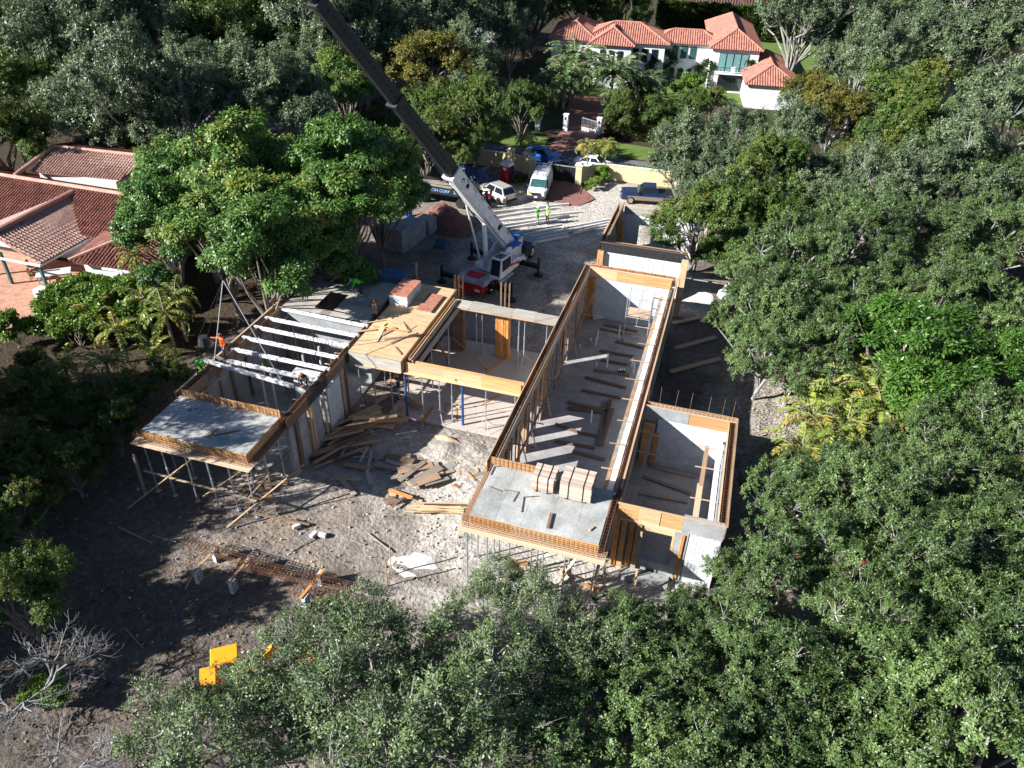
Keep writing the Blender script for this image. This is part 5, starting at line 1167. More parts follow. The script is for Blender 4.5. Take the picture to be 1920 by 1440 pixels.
# block trestles carrying rebar cages in the foreground
GT2 = 'block trestles carrying the rebar cages'
tl_ = ['leftmost block trestle in the shade with a leaning stick', 'middle block trestle in the shade', 'sunlit block trestle at the right end with an orange board']
for k, (x, y) in enumerate(((-21.9, 21.0), (-19.9, 21.0), (-16.0, 21.3))):
    t = thing('block_trestle', tl_[k], 'trestle', (x, y, 0), 0, GT2)
    for dy in (-.75, .75):
        for j in range(4):
            b = MB()
            b.box((x, y + dy, .1 + j * .2), (.2, .4, .19))
            o = part('block', b, 'block', t)
            for sx in (-1, 1):
                for cy in (-.09, .09): adopt(link('core_hole', MB().box((x + sx * .101, y + dy + cy, .1 + j * .2), (.006, .11, .11)).mesh('core_hole', 'black')), o)
    board('cross_board', 'timber' if k < 2 else 'timber_orange', t, (x - .12, y - 1.0, .83), (x + .12, y + 1.0, .83), .14, .05)
for k, (a, b2, z) in enumerate((((-23.4, 21.6), (-17.4, 21.4), .98), ((-20.0, 21.1), (-13.7, 21.6), 1.0), ((-17.0, 20.9), (-13.2, 21.2), .5))):
    solo('rebar_cage', cage_mb((a[0], a[1], z), (b2[0], b2[1], z), .42, .28, .2, .016, 1), 'rust', ['long rebar cage resting on the shaded trestles at the left', 'rebar cage resting on the sunlit right trestle', 'lower rebar cage lying at the right end of the trestles'][k], 'rebar cage')
wood('thin stick leaning on the leftmost trestle', 'stick', 'timber', (-22.3, 19.6, 0), (-22.0, 20.4, .8), .06, .04)
for k, (px, t_) in enumerate(((726, (726, 1022)), (734, (734, 1023)))):
    p = at(px, 1076 if k else 1098, 0); wood(['left of two thin stakes standing in the bare yard', 'right of two thin stakes standing in the bare yard'][k], 'stake', 'timber', p, p + V(0.02, .05, 2.0), .06, .05)
GS = 'thin sticks lying on the bare ground'
for a, b2 in (((222, 988), (285, 1018)), ((285, 1003), (330, 1016)), ((545, 1035), (600, 1000)), ((235, 1178), (268, 1215)), ((306, 1013), (345, 1008)), ((690, 1000), (735, 1035))): wood('thin stick lying on the bare shaded ground', 'stick', 'timber_grey', at(*a, .05), at(*b2, .05), .06, .05, GS)
# excavator half hidden by the slender trees
ex = thing('excavator', 'orange digger half hidden under the slender trees at the bottom', 'excavator', (-16.8, 15.4, 0), RAD(35))
def LE(name, mb, m): o = link(name, mb.mesh(name, m)); o.parent = ex; return o
for s in (-1, 1): LE('track', MB().box((0, s * .75, .35), (2.6, .4, .6), taper=.92), 'rubber')
LE('body', MB().box((-.3, 0, .95), (1.8, 1.4, .5), taper=.93), 'machine_orange'); LE('counterweight', MB().box((-1.15, 0, 1.05), (.35, 1.3, .7), taper=.85), 'crane_grey'); LE('engine_cover', MB().box((-.75, -.1, 1.4), (.8, 1.2, .45), taper=.8), 'machine_orange')
for sx in (-.35, .5):
    for sy in (-.02, .68): LE('canopy_post', MB().beam((sx, sy, 1.15), (sx * .9, sy, 2.2), .08, .08), 'machine_orange')
LE('seat', MB().box((-.05, .33, 1.35), (.5, .5, .4), taper=.8), 'black'); LE('canopy', MB().box((.05, .33, 2.24), (1.15, .9, .07), taper=.92), 'machine_orange')
b = MB(); b.beam((.8, -.25, 1.2), (2.2, -.25, 2.7), .22, .32); b.beam((2.2, -.25, 2.7), (3.3, -.25, 1.6), .2, .28); LE('arm', b, 'machine_orange')
b = MB(); b.box((3.4, -.25, 1.15), (.5, .7, .7), taper=1.2); LE('bucket', b, 'machine_orange')
# ------------------------------------------------------------------ vegetation
def leaf_mesh(name, P, D, L_, W_, tint, m, fold=.25, Nrm=None):
    """many small folded leaves: P base points, D directions, L_ lengths, W_ widths"""
    n = len(P); r = np.random.default_rng(n)
    D = D / np.linalg.norm(D, axis=1, keepdims=True)
    if Nrm is not None:
        Nrm = Nrm / np.linalg.norm(Nrm, axis=1, keepdims=True)
        D = D - (D * Nrm).sum(1, keepdims=True) * Nrm * .85; D /= np.linalg.norm(D, axis=1, keepdims=True)
    S = r.normal(size=(n, 3)) if Nrm is None else np.cross(D, Nrm); S -= (S * D).sum(1, keepdims=True) * D; S /= np.linalg.norm(S, axis=1, keepdims=True)
    Nn = np.cross(D, S)
    L_ = np.broadcast_to(L_, (n,))[:, None]; W_ = np.broadcast_to(W_, (n,))[:, None]
    mid = P + D * L_ * .48
    v = np.stack([P, mid + S * W_ * .5 + Nn * W_ * fold, P + D * L_, mid - S * W_ * .5 + Nn * W_ * fold], 1).reshape(-1, 3)
    me = bpy.data.meshes.new(name)
    me.vertices.add(4 * n); me.vertices.foreach_set('co', v.astype(np.float32).ravel())
    idx = np.arange(4 * n, dtype=np.int32)
    me.loops.add(4 * n); me.polygons.add(n)
    me.loops.foreach_set('vertex_index', idx); me.polygons.foreach_set('loop_start', np.arange(n, dtype=np.int32) * 4)
    me.update(calc_edges=True)
    a = me.attributes.new('tint', 'FLOAT', 'FACE'); a.data.foreach_set('value', np.clip(tint, 0, 1).astype(np.float32))
    me.materials.append(MATS[m]); me.validate(); return me

def make_tree(name, label, m, bark, seed, R=4.6, H=9.0, base=.38, lobes=11, per_lobe=14, leaves=190, ll=.17, lw=.085, clump=.62, droop=0.0, flat=.75, up=.6, twigs=3, spray=0, open_=0.0, accent_top=0.0, trunk_r=.22):
    """trunk with forking limbs, lobes of leaf clumps spread through the crown, bare twigs between them"""
    r = np.random.default_rng(seed); T = thing(name, label, 'tree', (0, 0, 0))
    wood_ = MB(); z0 = H * base; ch = H - z0
    fork = Vector((r.normal() * .25, r.normal() * .25, H * base * .7))
    wood_.path([(0, 0, -.1), (fork.x * .4, fork.y * .4, fork.z * .5), fork], trunk_r, 7, r1=trunk_r * .8)
    P, D, TT, NN = [], [], [], []
    for k in range(lobes):
        if k == 0: a, rad = 0.0, .1
        else: a, rad = 2.4 * k + r.normal() * .25, math.sqrt((k + .3) / lobes)
        rr = R * .78 * rad; lz = z0 + ch * r.uniform(.8, 1.12) * (.30 + .52 * math.sqrt(max(0, 1 - rad ** 2 * .95))) + r.normal() * ch * .07
        lc = Vector((rr * math.cos(a), rr * math.sin(a), lz)); lr = R * r.uniform(.20, .38)
        f0 = fork * r.uniform(.72, 1.0); knee = f0.lerp(lc, .42) + Vector((r.normal() * .35, r.normal() * .35, ch * .12 - lr * .15)); k1 = f0.lerp(knee, .5) + Vector((r.normal() * .15, r.normal() * .15, ch * .05))
        wood_.path([f0, k1, knee, knee.lerp(lc, .5) + Vector((r.normal() * .25, r.normal() * .25, 0)), lc - Vector((0, 0, lr * .35))], trunk_r * .55, 5, r1=trunk_r * .22)
        ltint = r.uniform(-.16, .16)
        for c in range(per_lobe):
            d = r.normal(size=3); d[2] = abs(d[2]) * up + r.uniform(-.25, .35); d /= np.linalg.norm(d)
            q = lr * r.uniform(.55, 1.12)
            cc = np.array(lc) + d * q * np.array([1, 1, flat]); 
            if c % max(1, (4 - twigs)) == 0:
                wood_.tube(lc - Vector((0, 0, lr * .35)), Vector(cc), trunk_r * .13, .010, 4, cap=False)
            cr = clump * r.uniform(.65, 1.25); n = int(leaves * r.uniform(.6, 1.3) * (1 - open_ * r.random()))
            if spray:                                               # leaves strung along radiating shoots, so the outline is feathery
                sh = r.normal(size=(spray, 3)) * .75 + d * .75 + np.array([0, 0, .35 * up]); sh /= np.linalg.norm(sh, axis=1, keepdims=True); sl_ = cr * r.uniform(.9, 1.9, (spray, 1))
                root_ = cc - d * cr * .35; k_ = r.integers(0, spray, n); t_ = r.random((n, 1)) ** .75
                pos = root_ + sh[k_] * sl_[k_] * t_ + r.normal(size=(n, 3)) * cr * (.20 - .08 * t_)
                w = sh[k_]; dr = w * .7 + r.normal(size=(n, 3)) * .7
                for q_ in range(min(spray, twigs)):
                    wood_.path([Vector(root_), Vector(root_ + sh[q_] * sl_[q_] * .55 + r.normal(size=3) * cr * .06), Vector(root_ + sh[q_] * sl_[q_] * 1.02)], .018, 3, r1=.005)
            else:
                w = r.normal(size=(n, 3)); w /= np.linalg.norm(w, axis=1, keepdims=True)
                rad_ = cr * r.random((n, 1)) ** .55
                pos = cc + w * rad_ * np.array([1, 1, .72])
                dr = w * .8 + d * .6 + r.normal(size=(n, 3)) * .35; dr[:, 2] += .25 - droop
            P.append(pos); D.append(dr)
            NN.append(w * .5 + d * .55 + np.array([0, 0, .35]) + r.normal(size=(n, 3)) * (.5 if spray else .38))
            hgt = (cc[2] - z0) / ch
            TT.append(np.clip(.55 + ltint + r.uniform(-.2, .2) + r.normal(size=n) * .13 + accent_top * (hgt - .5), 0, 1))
            for t in range(0 if spray else twigs):
                e = cc + r.normal(size=3) * cr * .75 + d * cr * .35
                s0 = Vector(cc - d * cr * .5); wood_.path([s0, s0.lerp(Vector(e), .5) + Vector(r.normal(size=3)) * cr * .12, Vector(e)], .017, 3, r1=.005)
    part('trunk', wood_, bark, T)
    P, D, TT, NN = np.concatenate(P), np.concatenate(D), np.concatenate(TT), np.concatenate(NN)
    r2 = np.random.default_rng(seed + 99)
    o = adopt(link('crown', leaf_mesh('crown', P, D, ll * r2.uniform(.65, 1.3, len(P)), lw * r2.uniform(.7, 1.3, len(P)), TT, m, Nrm=NN)), T)
    T['hc'] = 0; T['R'] = 0
    del T['hc'], T['R']
    return T
KIND = {}
def kind(k, H, R, **kw):
    KIND[k] = [H, R, kw, []]
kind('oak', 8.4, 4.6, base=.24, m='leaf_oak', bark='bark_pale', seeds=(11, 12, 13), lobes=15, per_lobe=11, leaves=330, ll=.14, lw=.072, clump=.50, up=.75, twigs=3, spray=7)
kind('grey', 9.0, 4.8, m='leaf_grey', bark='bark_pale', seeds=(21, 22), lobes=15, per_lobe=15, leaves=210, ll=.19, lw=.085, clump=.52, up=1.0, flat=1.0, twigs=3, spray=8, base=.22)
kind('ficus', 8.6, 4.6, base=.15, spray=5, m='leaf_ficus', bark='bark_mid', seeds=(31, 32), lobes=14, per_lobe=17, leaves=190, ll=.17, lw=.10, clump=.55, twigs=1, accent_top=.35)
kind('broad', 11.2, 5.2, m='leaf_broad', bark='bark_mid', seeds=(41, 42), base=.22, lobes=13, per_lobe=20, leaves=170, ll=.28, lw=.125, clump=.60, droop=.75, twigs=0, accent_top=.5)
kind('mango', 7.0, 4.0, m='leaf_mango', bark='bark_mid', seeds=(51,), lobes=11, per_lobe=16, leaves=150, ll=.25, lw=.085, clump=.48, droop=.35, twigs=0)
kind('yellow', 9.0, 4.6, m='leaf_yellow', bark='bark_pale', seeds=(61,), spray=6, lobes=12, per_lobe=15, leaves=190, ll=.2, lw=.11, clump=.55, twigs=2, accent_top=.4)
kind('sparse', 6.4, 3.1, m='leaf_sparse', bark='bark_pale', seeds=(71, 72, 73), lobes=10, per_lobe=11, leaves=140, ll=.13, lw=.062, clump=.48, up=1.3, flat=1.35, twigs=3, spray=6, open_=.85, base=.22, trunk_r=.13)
kind('bush', 3.0, 1.9, m='leaf_bright', bark='bark_mid', seeds=(81, 82), lobes=8, per_lobe=12, leaves=110, ll=.24, lw=.11, clump=.40, twigs=1, base=.12, trunk_r=.07)
def tree(k, px, py, R, label, group, zf=.62, hs=1.0):
    H, R0, kw, made = KIND[k]; s = R / R0; hs *= U(.86, 1.2)
    p = at(px, py, H * s * hs * zf)
    return tree_xy(k, p.x, p.y, R, label, group, hs)
def tree_xy(k, x, y, R, label, group, hs=1.0):
    H, R0, kw, made = KIND[k]; s = R / R0
    seeds = kw['seeds']
    nm = {'oak': 'oak_tree', 'grey': 'oak_tree', 'ficus': 'ficus_tree', 'broad': 'broadleaf_tree', 'mango': 'mango_tree', 'yellow': 'broadleaf_tree', 'sparse': 'slender_tree', 'bush': 'leafy_shrub'}[k]
    M4 = Matrix.Translation((x, y, 0)) @ Matrix.Rotation(U(0, 6.28), 4, 'Z') @ Matrix.Diagonal((s, s, s * hs, 1))
    if len(made) < len(seeds):
        kk = {a: b for a, b in kw.items() if a != 'seeds'}
        t = make_tree(nm, label, seed=seeds[len(made)], R=R0, H=H, **kk); made.append(t)
        t.matrix_basis = M4; tag(t, label, 'shrub' if k == 'bush' else 'tree', group); return t
    src = made[random.randrange(len(made))]
    r = src.copy(); COL.objects.link(r); r.matrix_basis = M4; tag(r, label, 'shrub' if k == 'bush' else 'tree', group)
    for ch in src.children:
        c = ch.copy(); COL.objects.link(c); c.parent = r
    return r

def make_bare(seed, label, R=3.4, H=6.0):
    r = np.random.default_rng(seed); T = thing('bare_tree', label, 'tree', (0, 0, 0)); b = MB()
    def grow(p, d, ln, rad, depth):
        q1 = p + d * ln * .5 + Vector(r.normal(size=3)) * ln * .07; q2 = p + d * ln + Vector(r.normal(size=3)) * ln * .1
        b.path([p, q1, q2], rad, 5 if depth < 3 else 3, r1=rad * .6)
        if depth >= 6: return
        for k in range(4 if depth < 2 else 3 if depth < 5 else 2):
            nd = (d + Vector(r.normal(size=3)) * (.62 if depth else .8)).normalized(); nd.z = nd.z * .75 + .1
            grow(q2 if k else q1, nd.normalized(), ln * r.uniform(.62, .85), rad * .58, depth + 1)
    grow(Vector((0, 0, -.1)), Vector((.1, .05, 1)), H * .26, .15, 0)
    part('branches', b, 'bark_bare', T)
    return T

def palm_mesh(seed, nf, fl, rise, droop, m, width=.5, leaflets=26, lw=.05):
    r = np.random.default_rng(seed); P, D, L_, TT = [], [], [], []; rach = MB()
    for k in range(nf):
        a = 2.399 * k + r.normal() * .2; el = rise * (1 - k / nf * 1.15) + r.normal() * .08; ln = fl * r.uniform(.8, 1.1)
        pts = []; p = np.array([0, 0, 0.0]); ang = el
        for i in range(9):
            pts.append(p.copy()); p = p + np.array([math.cos(a) * math.cos(ang), math.sin(a) * math.cos(ang), math.sin(ang)]) * ln / 8; ang -= droop * (.5 + i * .12) / 4
        rach.path([Vector(q) for q in pts], .03, 3, r1=.008)
        side = np.array([-math.sin(a), math.cos(a), 0]); tv = r.uniform(.25, 1.0)
        for j in range(leaflets):
            t = .12 + .88 * j / leaflets; i = min(7, int(t * 8)); f = t * 8 - i
            q = pts[i] * (1 - f) + pts[i + 1] * f; tg = pts[i + 1] - pts[i]; tg = tg / np.linalg.norm(tg)
            w = width * math.sin(math.pi * (.12 + .8 * t)) * ln / 2
            for s_ in (-1, 1):
                P.append(q); D.append(side * s_ * .85 + tg * .55 + np.array([0, 0, -.28 + r.normal() * .12])); L_.append(w * r.uniform(.85, 1.1)); TT.append(tv + r.normal() * .1)
    P, D, L_, TT = map(np.array, (P, D, L_, TT))
    return leaf_mesh('fronds', P, D, L_, lw, TT, m, .1), rach
PK = {}
def palm(k, x, y, h, s, label, group, nm='palm_tree'):
    if k not in PK:
        args = {'coco': (1, 22, 2.6, 1.15, 1.5, 'frond'), 'areca': (2, 16, 2.4, 1.35, 1.3, 'frond'), 'date': (3, 46, 2.9, 1.25, 1.0, 'frond_blue'), 'gold': (4, 40, 2.4, 1.1, 1.7, 'frond_gold'), 'blue': (5, 26, 2.0, 1.3, .8, 'frond_blue')}[k]
        PK[k] = palm_mesh(*args, width=.42 if k != 'areca' else .34, leaflets=26, lw=.09)
        PK[k] = (PK[k][0], PK[k][1].mesh('rachises', 'leaf_stalk' if False else 'palm_trunk'))
    t = thing(nm, label, 'palm', (x, y, 0), U(0, 6), group)
    b = MB(); b.path([(0, 0, -.05), (.08 * h * .3, 0, h * .5), (.05, .05, h)], .13 * s, 7, r1=.09 * s)
    tr = link('trunk', b.mesh('trunk', 'palm_trunk')); tr.parent = t
    for nm_, me_ in (('fronds', PK[k][0]), ('frond_stalks', PK[k][1])):
        o = link(nm_, me_); o.parent = t; o.matrix_basis = Matrix.Translation((.05, .05, h)) @ Matrix.Diagonal((s, s, s, 1))
    return t
def hedge_leaves(name, label, cat, x0, x1, y0, y1, z1, m, n, ll=.2, rz=0.0, org=(0, 0), jag=.25):
    r = np.random.default_rng(n); L_, W_ = x1 - x0, y1 - y0
    u, v, w = r.random(n), r.random(n), r.random(n)
    face = r.random(n)
    w = np.where(face < .4, 1.0, w); v = np.where((face >= .4) & (face < .75), 0.0, np.where((face >= .75) & (face < .95), 1.0, v)); u = np.where(face >= .95, (r.random(n) > .5) * 1.0, u)
    bmp = jag * (vnoise(u * L_, w * 3 + v * 5, .9, 8) - .5)
    x = x0 + u * L_ + r.normal(size=n) * .08; y = y0 + v * W_ + bmp + r.normal(size=n) * .08; z = w * z1 + bmp + r.normal(size=n) * .06
    Pp = np.stack([x, y, np.abs(z)], 1); Dd = np.stack([(u - .5) * .6 + r.normal(size=n) * .5, (v - .5) * 2 + r.normal(size=n) * .4, (w > .99) * 1.0 + .35 + r.normal(size=n) * .4], 1)
    T = thing(name, label, cat, (org[0], org[1], 0), rz)
    core = MB().span(x0 + .18, x1 - .18, y0 + .18, y1 - .18, 0, z1 - .2)
    o = link('core', core.mesh('core', 'leaf_litter')); o.parent = T
    o = link('foliage', leaf_mesh('foliage', Pp, Dd, ll, ll * .55, np.clip(.5 + bmp / jag * .6 + r.normal(size=n) * .15, 0, 1), m)); o.parent = T
    return T
# ------------------------------------------------------------------ houses
def tile_slope(b, poly, n_hint, r=.11, pitch=.36, course=0.0, lift=.03):
    """barrel tiles: rows of half-round tiles running up a planar roof polygon whose first edge is the eave"""
    P = [Vector(p) for p in poly]; o = P[0]; ex = (P[1] - P[0]).normalized(); n = (P[1] - P[0]).cross(P[-1] - P[0]).normalized()
    if n.z < 0: n = -n
    ey = n.cross(ex)
    if ey.z < 0: ey = -ey
    q = [((p - o).dot(ex), (p - o).dot(ey)) for p in P]; m = len(q)
    x0, x1 = min(a for a, _ in q), max(a for a, _ in q)
    b.add(P + [p - n * .12 for p in P], [tuple(range(m)), tuple(range(2 * m - 1, m - 1, -1))] + [(k, (k + 1) % m, m + (k + 1) % m, m + k) for k in range(m)])
    N_ = max(1, int((x1 - x0) / pitch)); st = (x1 - x0) / N_
    prof_ = [(-r, 0), (-r * .7, r * .72), (0, r), (r * .7, r * .72), (r, 0)]
    for k in range(N_):
        x = x0 + st * (k + .5); hits = []
        for i in range(m):
            (xa, ya), (xb, yb) = q[i], q[(i + 1) % m]
            if (xa - x) * (xb - x) < 0: hits.append(ya + (yb - ya) * (x - xa) / (xb - xa))
        if len(hits) < 2: continue
        lo, hi = min(hits), max(hits)
        if hi - lo < .15: continue
        if course:
            nc = max(1, round((hi - lo) / course)); segs = [(lo + (hi - lo) * j / nc, lo + (hi - lo) * (j + 1) / nc) for j in range(nc)]
        else: segs = [(lo, hi)]
        for (s0, s1) in segs:
            j = U(-.012, .012)
            r0, r1 = (1.15, .85) if course else (1, 1)
            vs_ = []
            for s, rr in ((s0 - (.03 if course else .06), r0), (s1, r1)):
                for (a, h) in prof_: vs_.append(o + ex * (x + a * rr + j) + ey * s + n * (h * rr + (lift if course and rr > 1 else .005)))
            b.add(vs_, [(i, i + 1, 6 + i, 5 + i) for i in range(4)] + [(0, 1, 2, 3, 4)])
def ridge_line(b, p0, p1, r=.16): b.tube(Vector(p0) + V(0, 0, .06), Vector(p1) + V(0, 0, .06), r, n=8)
def hip_roof(root, x0, x1, y0, y1, z, h, m='tile_orange', ridge='tile_orange', over=.5, pitch=.36, course=0, X=None):
    x0 -= over; x1 += over; y0 -= over; y1 += over; T = X or (lambda p: Vector(p))
    w, d = x1 - x0, y1 - y0; s = min(w, d) / 2
    if w >= d: A, B = (x0 + s, (y0 + y1) / 2, z + h), (x1 - s, (y0 + y1) / 2, z + h)
    else: A, B = ((x0 + x1) / 2, y0 + s, z + h), ((x0 + x1) / 2, y1 - s, z + h)
    c = [(x0, y0, z), (x1, y0, z), (x1, y1, z), (x0, y1, z)]
    sl = ([c[0], c[1], B, A], [c[1], c[2], B], [c[2], c[3], A, B], [c[3], c[0], A]) if w >= d else ([c[0], c[1], A], [c[1], c[2], B, A], [c[2], c[3], B], [c[3], c[0], A, B])
    for p in sl:
        b = MB(); tile_slope(b, [T(q) for q in p], 0, pitch=pitch, course=course, r=pitch * .3); part('roof_slope', b, m, root)
    b = MB(); ridge_line(b, T(A), T(B))
    for q, e in zip(c, (A, A, B, B) if w < d else (A, B, B, A)): ridge_line(b, T(q), T(e), .13)
    part('ridge_tiles', b, ridge, root)
OH = Vector((-31, 124.5, 0)); RH = rotz(RAD(7))
def HX(p): return OH + RH @ Vector(p)
white_house = thing('white_house', 'big white two-storey house with orange tiled hip roofs behind the trees', 'house', OH)
def HB(name, x0, x1, y0, y1, z0, z1, m, root=white_house):
    b = MB(); b.box(HX(((x0 + x1) / 2, (y0 + y1) / 2, (z0 + z1) / 2)), (x1 - x0, y1 - y0, z1 - z0), RH); return part(name, b, m, root)
for nm_, x0, x1, y0, y1, z1 in (('left_block', .4, 7, .5, 12.5, 6.35), ('front_bay', 7.0, 12.9, -1.9, 6, 6.35), ('middle_block', 12.9, 18.0, .9, 9, 6.3), ('link_block', 18.0, 25.2, 4.4, 10, 6.0), ('right_block', 25.2, 32.2, .5, 22, 6.35)):
    HB('wall_' + nm_ if False else 'wall', x0, x1, y0, y1, 0, z1, 'stucco')
hip_roof(white_house, .4, 7.2, .4, 12.5, 6.35, 2.0, X=HX); hip_roof(white_house, 6.9, 13.0, -1.9, 6.5, 6.35, 1.9, X=HX); hip_roof(white_house, 5.5, 18.2, .9, 9.5, 6.33, 2.1, X=HX); hip_roof(white_house, 16.5, 26.5, 4.4, 9.8, 6.03, 1.5, X=HX); hip_roof(white_house, 25.2, 32.2, .5, 22, 6.37, 2.2, X=HX)
def window(x, y, z, w, h, m='glass_dark', arch=False, root=white_house):
    f = MB(); f.box(HX((x, y - .04, z)), (w, .12, h), RH); o = part('window', f, 'frame_dark', root)
    if arch:
        a = MB(); a.disc(HX((x, y - .04, z + h / 2)), w / 2, RH @ Vector((0, 1, 0)), .12, 16); adopt(link('arch', a.mesh('arch', 'frame_dark')), o)
    g = MB(); g.box(HX((x, y - .11, z)), (w - .14, .03, h - .14), RH); adopt(link('pane', g.mesh('pane', m)), o); return o
for x in (2.6, 4.0): window(x, .5, 4.9, .9, 1.5)
for x in (8.6, 9.95, 11.3): window(x, -1.9, 4.6, .8, 1.9)
for x in (13.6, 15.0, 16.5): window(x, .9, 4.6, .95, 1.9)
for x in (19.7, 21.1, 22.5): window(x, 4.4, 4.7, .95, 1.8, 'glass_green')
for x in (19.6, 21.0, 22.4): window(x, 4.4, 1.3, .85, 1.3, arch=True)
for k in range(4): window(26.9 + k * 1.1, .5, 4.3, 1.05, 2.9, 'curtain')
window(28.6, .5, 1.3, 3.9, 1.9, 'glass_dark'); a = MB(); a.add([HX((28.6 + 1.95 * math.cos(t), .44, 2.25 + 1.0 * math.sin(t))) for t in np.linspace(0, math.pi, 13)] + [HX((28.6 + 1.95 * math.cos(t), .36, 2.25 + 1.0 * math.sin(t))) for t in np.linspace(0, math.pi, 13)], [tuple(range(13)), tuple(range(25, 12, -1))] + [(k, k + 1, k + 14, k + 13) for k in range(12)]); part('arch_window', a, 'frame_dark', white_house)
HB('balcony', 26.0, 31.2, -.9, .5, 2.95, 3.15, 'stucco'); HB('balcony_pier', 28.3, 28.9, -.9, -.75, 3.15, 4.1, 'stucco')
b = MB(); b.beam(HX((26.0, -.88, 3.95)), HX((31.2, -.88, 3.95)), .05, .05)
for k in range(24): b.beam(HX((26.05 + k * .222, -.88, 3.15)), HX((26.05 + k * .222, -.88, 3.95)), .03, .03)
part('railing', b, 'iron', white_house)
r_ = np.random.default_rng(3); n = 5200                             # creeper on the walls
Pv, Dv = [], []
for k in range(n):
    cx, y_, zt = ((19.0, 4.33, 5.0), (16.6, .83, 4.2), (25.0, .43, 4.6), (24.5, 4.33, 4.0), (31.8, .43, 5.0), (6.8, .43, 5.0))[k % 6]
    z = zt * r_.random() ** .8; x = cx + r_.normal() * (.35 + .5 * (1 - z / zt)) + .6 * math.sin(z * 2.2 + cx)
    Pv.append(HX((x, y_, z))); Dv.append((r_.normal(), -1 + r_.normal() * .3, r_.normal()))
tag(adopt(link('creeper', leaf_mesh('creeper', np.array(Pv), np.array(Dv), .28, .16, r_.random(n), 'hedge_leaf')), white_house))
garage = thing('garage_house', 'low white building with a red hip roof right of the white house', 'house', HX((34, -4, 0)))
HB('wall', 30.4, 37.4, -7.6, 9.8, 0, 3.4, 'stucco', garage); hip_roof(garage, 30.4, 37.4, -7.6, 9.8, 3.42, 2.0, X=HX)
bh = thing('long_house', 'long low house with a dark brown roof at the top edge', 'house', (-5, 198, 0))
part('wall', MB().span(-20, 8, 195, 205, 0, 2.9), 'stucco', bh); hip_roof(bh, -20, -4, 194.5, 206, 2.9, 2.2, 'tile_brown', 'tile_brown', .8, .6); hip_roof(bh, -5, 9, 196, 207, 2.9, 2.0, 'tile_brown', 'tile_brown', .8, .6)
part('chimney', MB().span(-6.5, -3.3, 199, 201, 2.9, 6.2), 'stucco', bh)
for x, y, w_, d_, h_, rz_, lb in ((-63, 128, 7, 5, 3.6, .3, 'white wall of a low house glimpsed between the trees behind the boom'), (-74, 120, 9, 6, 3.8, .2, 'pale house glimpsed beyond the oaks at the upper left'), (-90, 178, 12, 8, 6, .1, 'pale house corner at the top left beside the golden palm'), (-48, 152, 12, 8, 5, .0, 'white house glimpsed through the trees right of the boom')):
    t = thing('distant_house', lb, 'house', (x, y, 0), rz_)
    o = link('wall', MB().box((0, 0, h_ / 2), (w_, d_, h_)).mesh('wall', 'stucco')); o.parent = t
    b = MB(); b.add([(-w_ / 2 - .4, -d_ / 2 - .4, h_), (w_ / 2 + .4, -d_ / 2 - .4, h_), (w_ / 2 + .4, d_ / 2 + .4, h_), (-w_ / 2 - .4, d_ / 2 + .4, h_), (-w_ / 4, 0, h_ + 1.6), (w_ / 4, 0, h_ + 1.6)], [(3, 2, 1, 0), (0, 1, 5, 4), (1, 2, 5), (2, 3, 4, 5), (3, 0, 4)]); o = link('roof', b.mesh('roof', 'stucco_grey')); o.parent = t
    for k in range(3): o = link('window', MB().box((-w_ / 3 + k * w_ / 3, -d_ / 2 - .02, h_ * .6), (1, .06, 1.2)).mesh('window', 'glass_dark')); o.parent = t

# left house with the red tiled roofs and the patio
lh = thing('tiled_house', 'low house with red barrel-tiled roofs and a covered patio at the left', 'house', (-58, 50, 0))
part('wall', MB().span(-80, -46.5, 47.6, 56, 0, 3.1), 'stucco_grey', lh); part('wall', MB().span(-48.6, -43.2, 43.5, 47.6, 0, 3.0), 'stucco', lh); part('wall', MB().span(-53.2, -51.6, 46.8, 47.62, 0, 3.0), 'stucco_grey', lh)
def slope(poly, m, course=.42, pitch=.30, root=lh): b = MB(); tile_slope(b, poly, 0, pitch=pitch, course=course, r=pitch * .33); return part('roof_slope', b, m, root)
zR, zE = 5.0, 3.2
slope([(-80, 46.6, zE), (-45.4, 46.6, zE), (-44.4, 51.6, zR), (-80, 51.6, zR)], 'tile_red'); slope([(-44, 56.4, zE), (-80, 56.4, zE), (-80, 51.6, zR), (-44.4, 51.6, zR)], 'tile_red'); slope([(-45.4, 46.6, zE), (-44, 56.4, zE), (-44.4, 51.6, zR)], 'tile_red')
slope([(-50.8, 41.5, 3.0), (-50.8, 49.2, 3.0), (-55.5, 51.0, 4.75), (-55.5, 42.1, 4.5)], 'tile_pink'); slope([(-60.2, 49.2, 3.0), (-60.2, 41.5, 3.0), (-55.5, 42.1, 4.5), (-55.5, 51.0, 4.75)], 'tile_pink')
slope([(-49.0, 42.6, 3.0), (-42.6, 43.0, 3.0), (-45.4, 46.8, 4.3)], 'tile_red'); slope([(-42.6, 43.0, 3.0), (-42.4, 48.2, 3.0), (-45.4, 46.8, 4.3)], 'tile_red'); slope([(-49.6, 47.4, 3.4), (-49.0, 42.6, 3.0), (-45.4, 46.8, 4.3)], 'tile_red')
slope([(-62.5, 53.6, 4.9), (-53.5, 54.6, 4.9), (-52.8, 58.2, 6.0), (-63.0, 57.4, 6.0)], 'tile_pink'); slope([(-52.8, 64, 4.8), (-63.0, 64, 4.8), (-63.0, 57.4, 6.0), (-52.8, 58.2, 6.0)], 'tile_red')
part('tower_wall', MB().span(-62.3, -53.6, 54.2, 62, 2.5, 4.85), 'stucco_grey', lh)
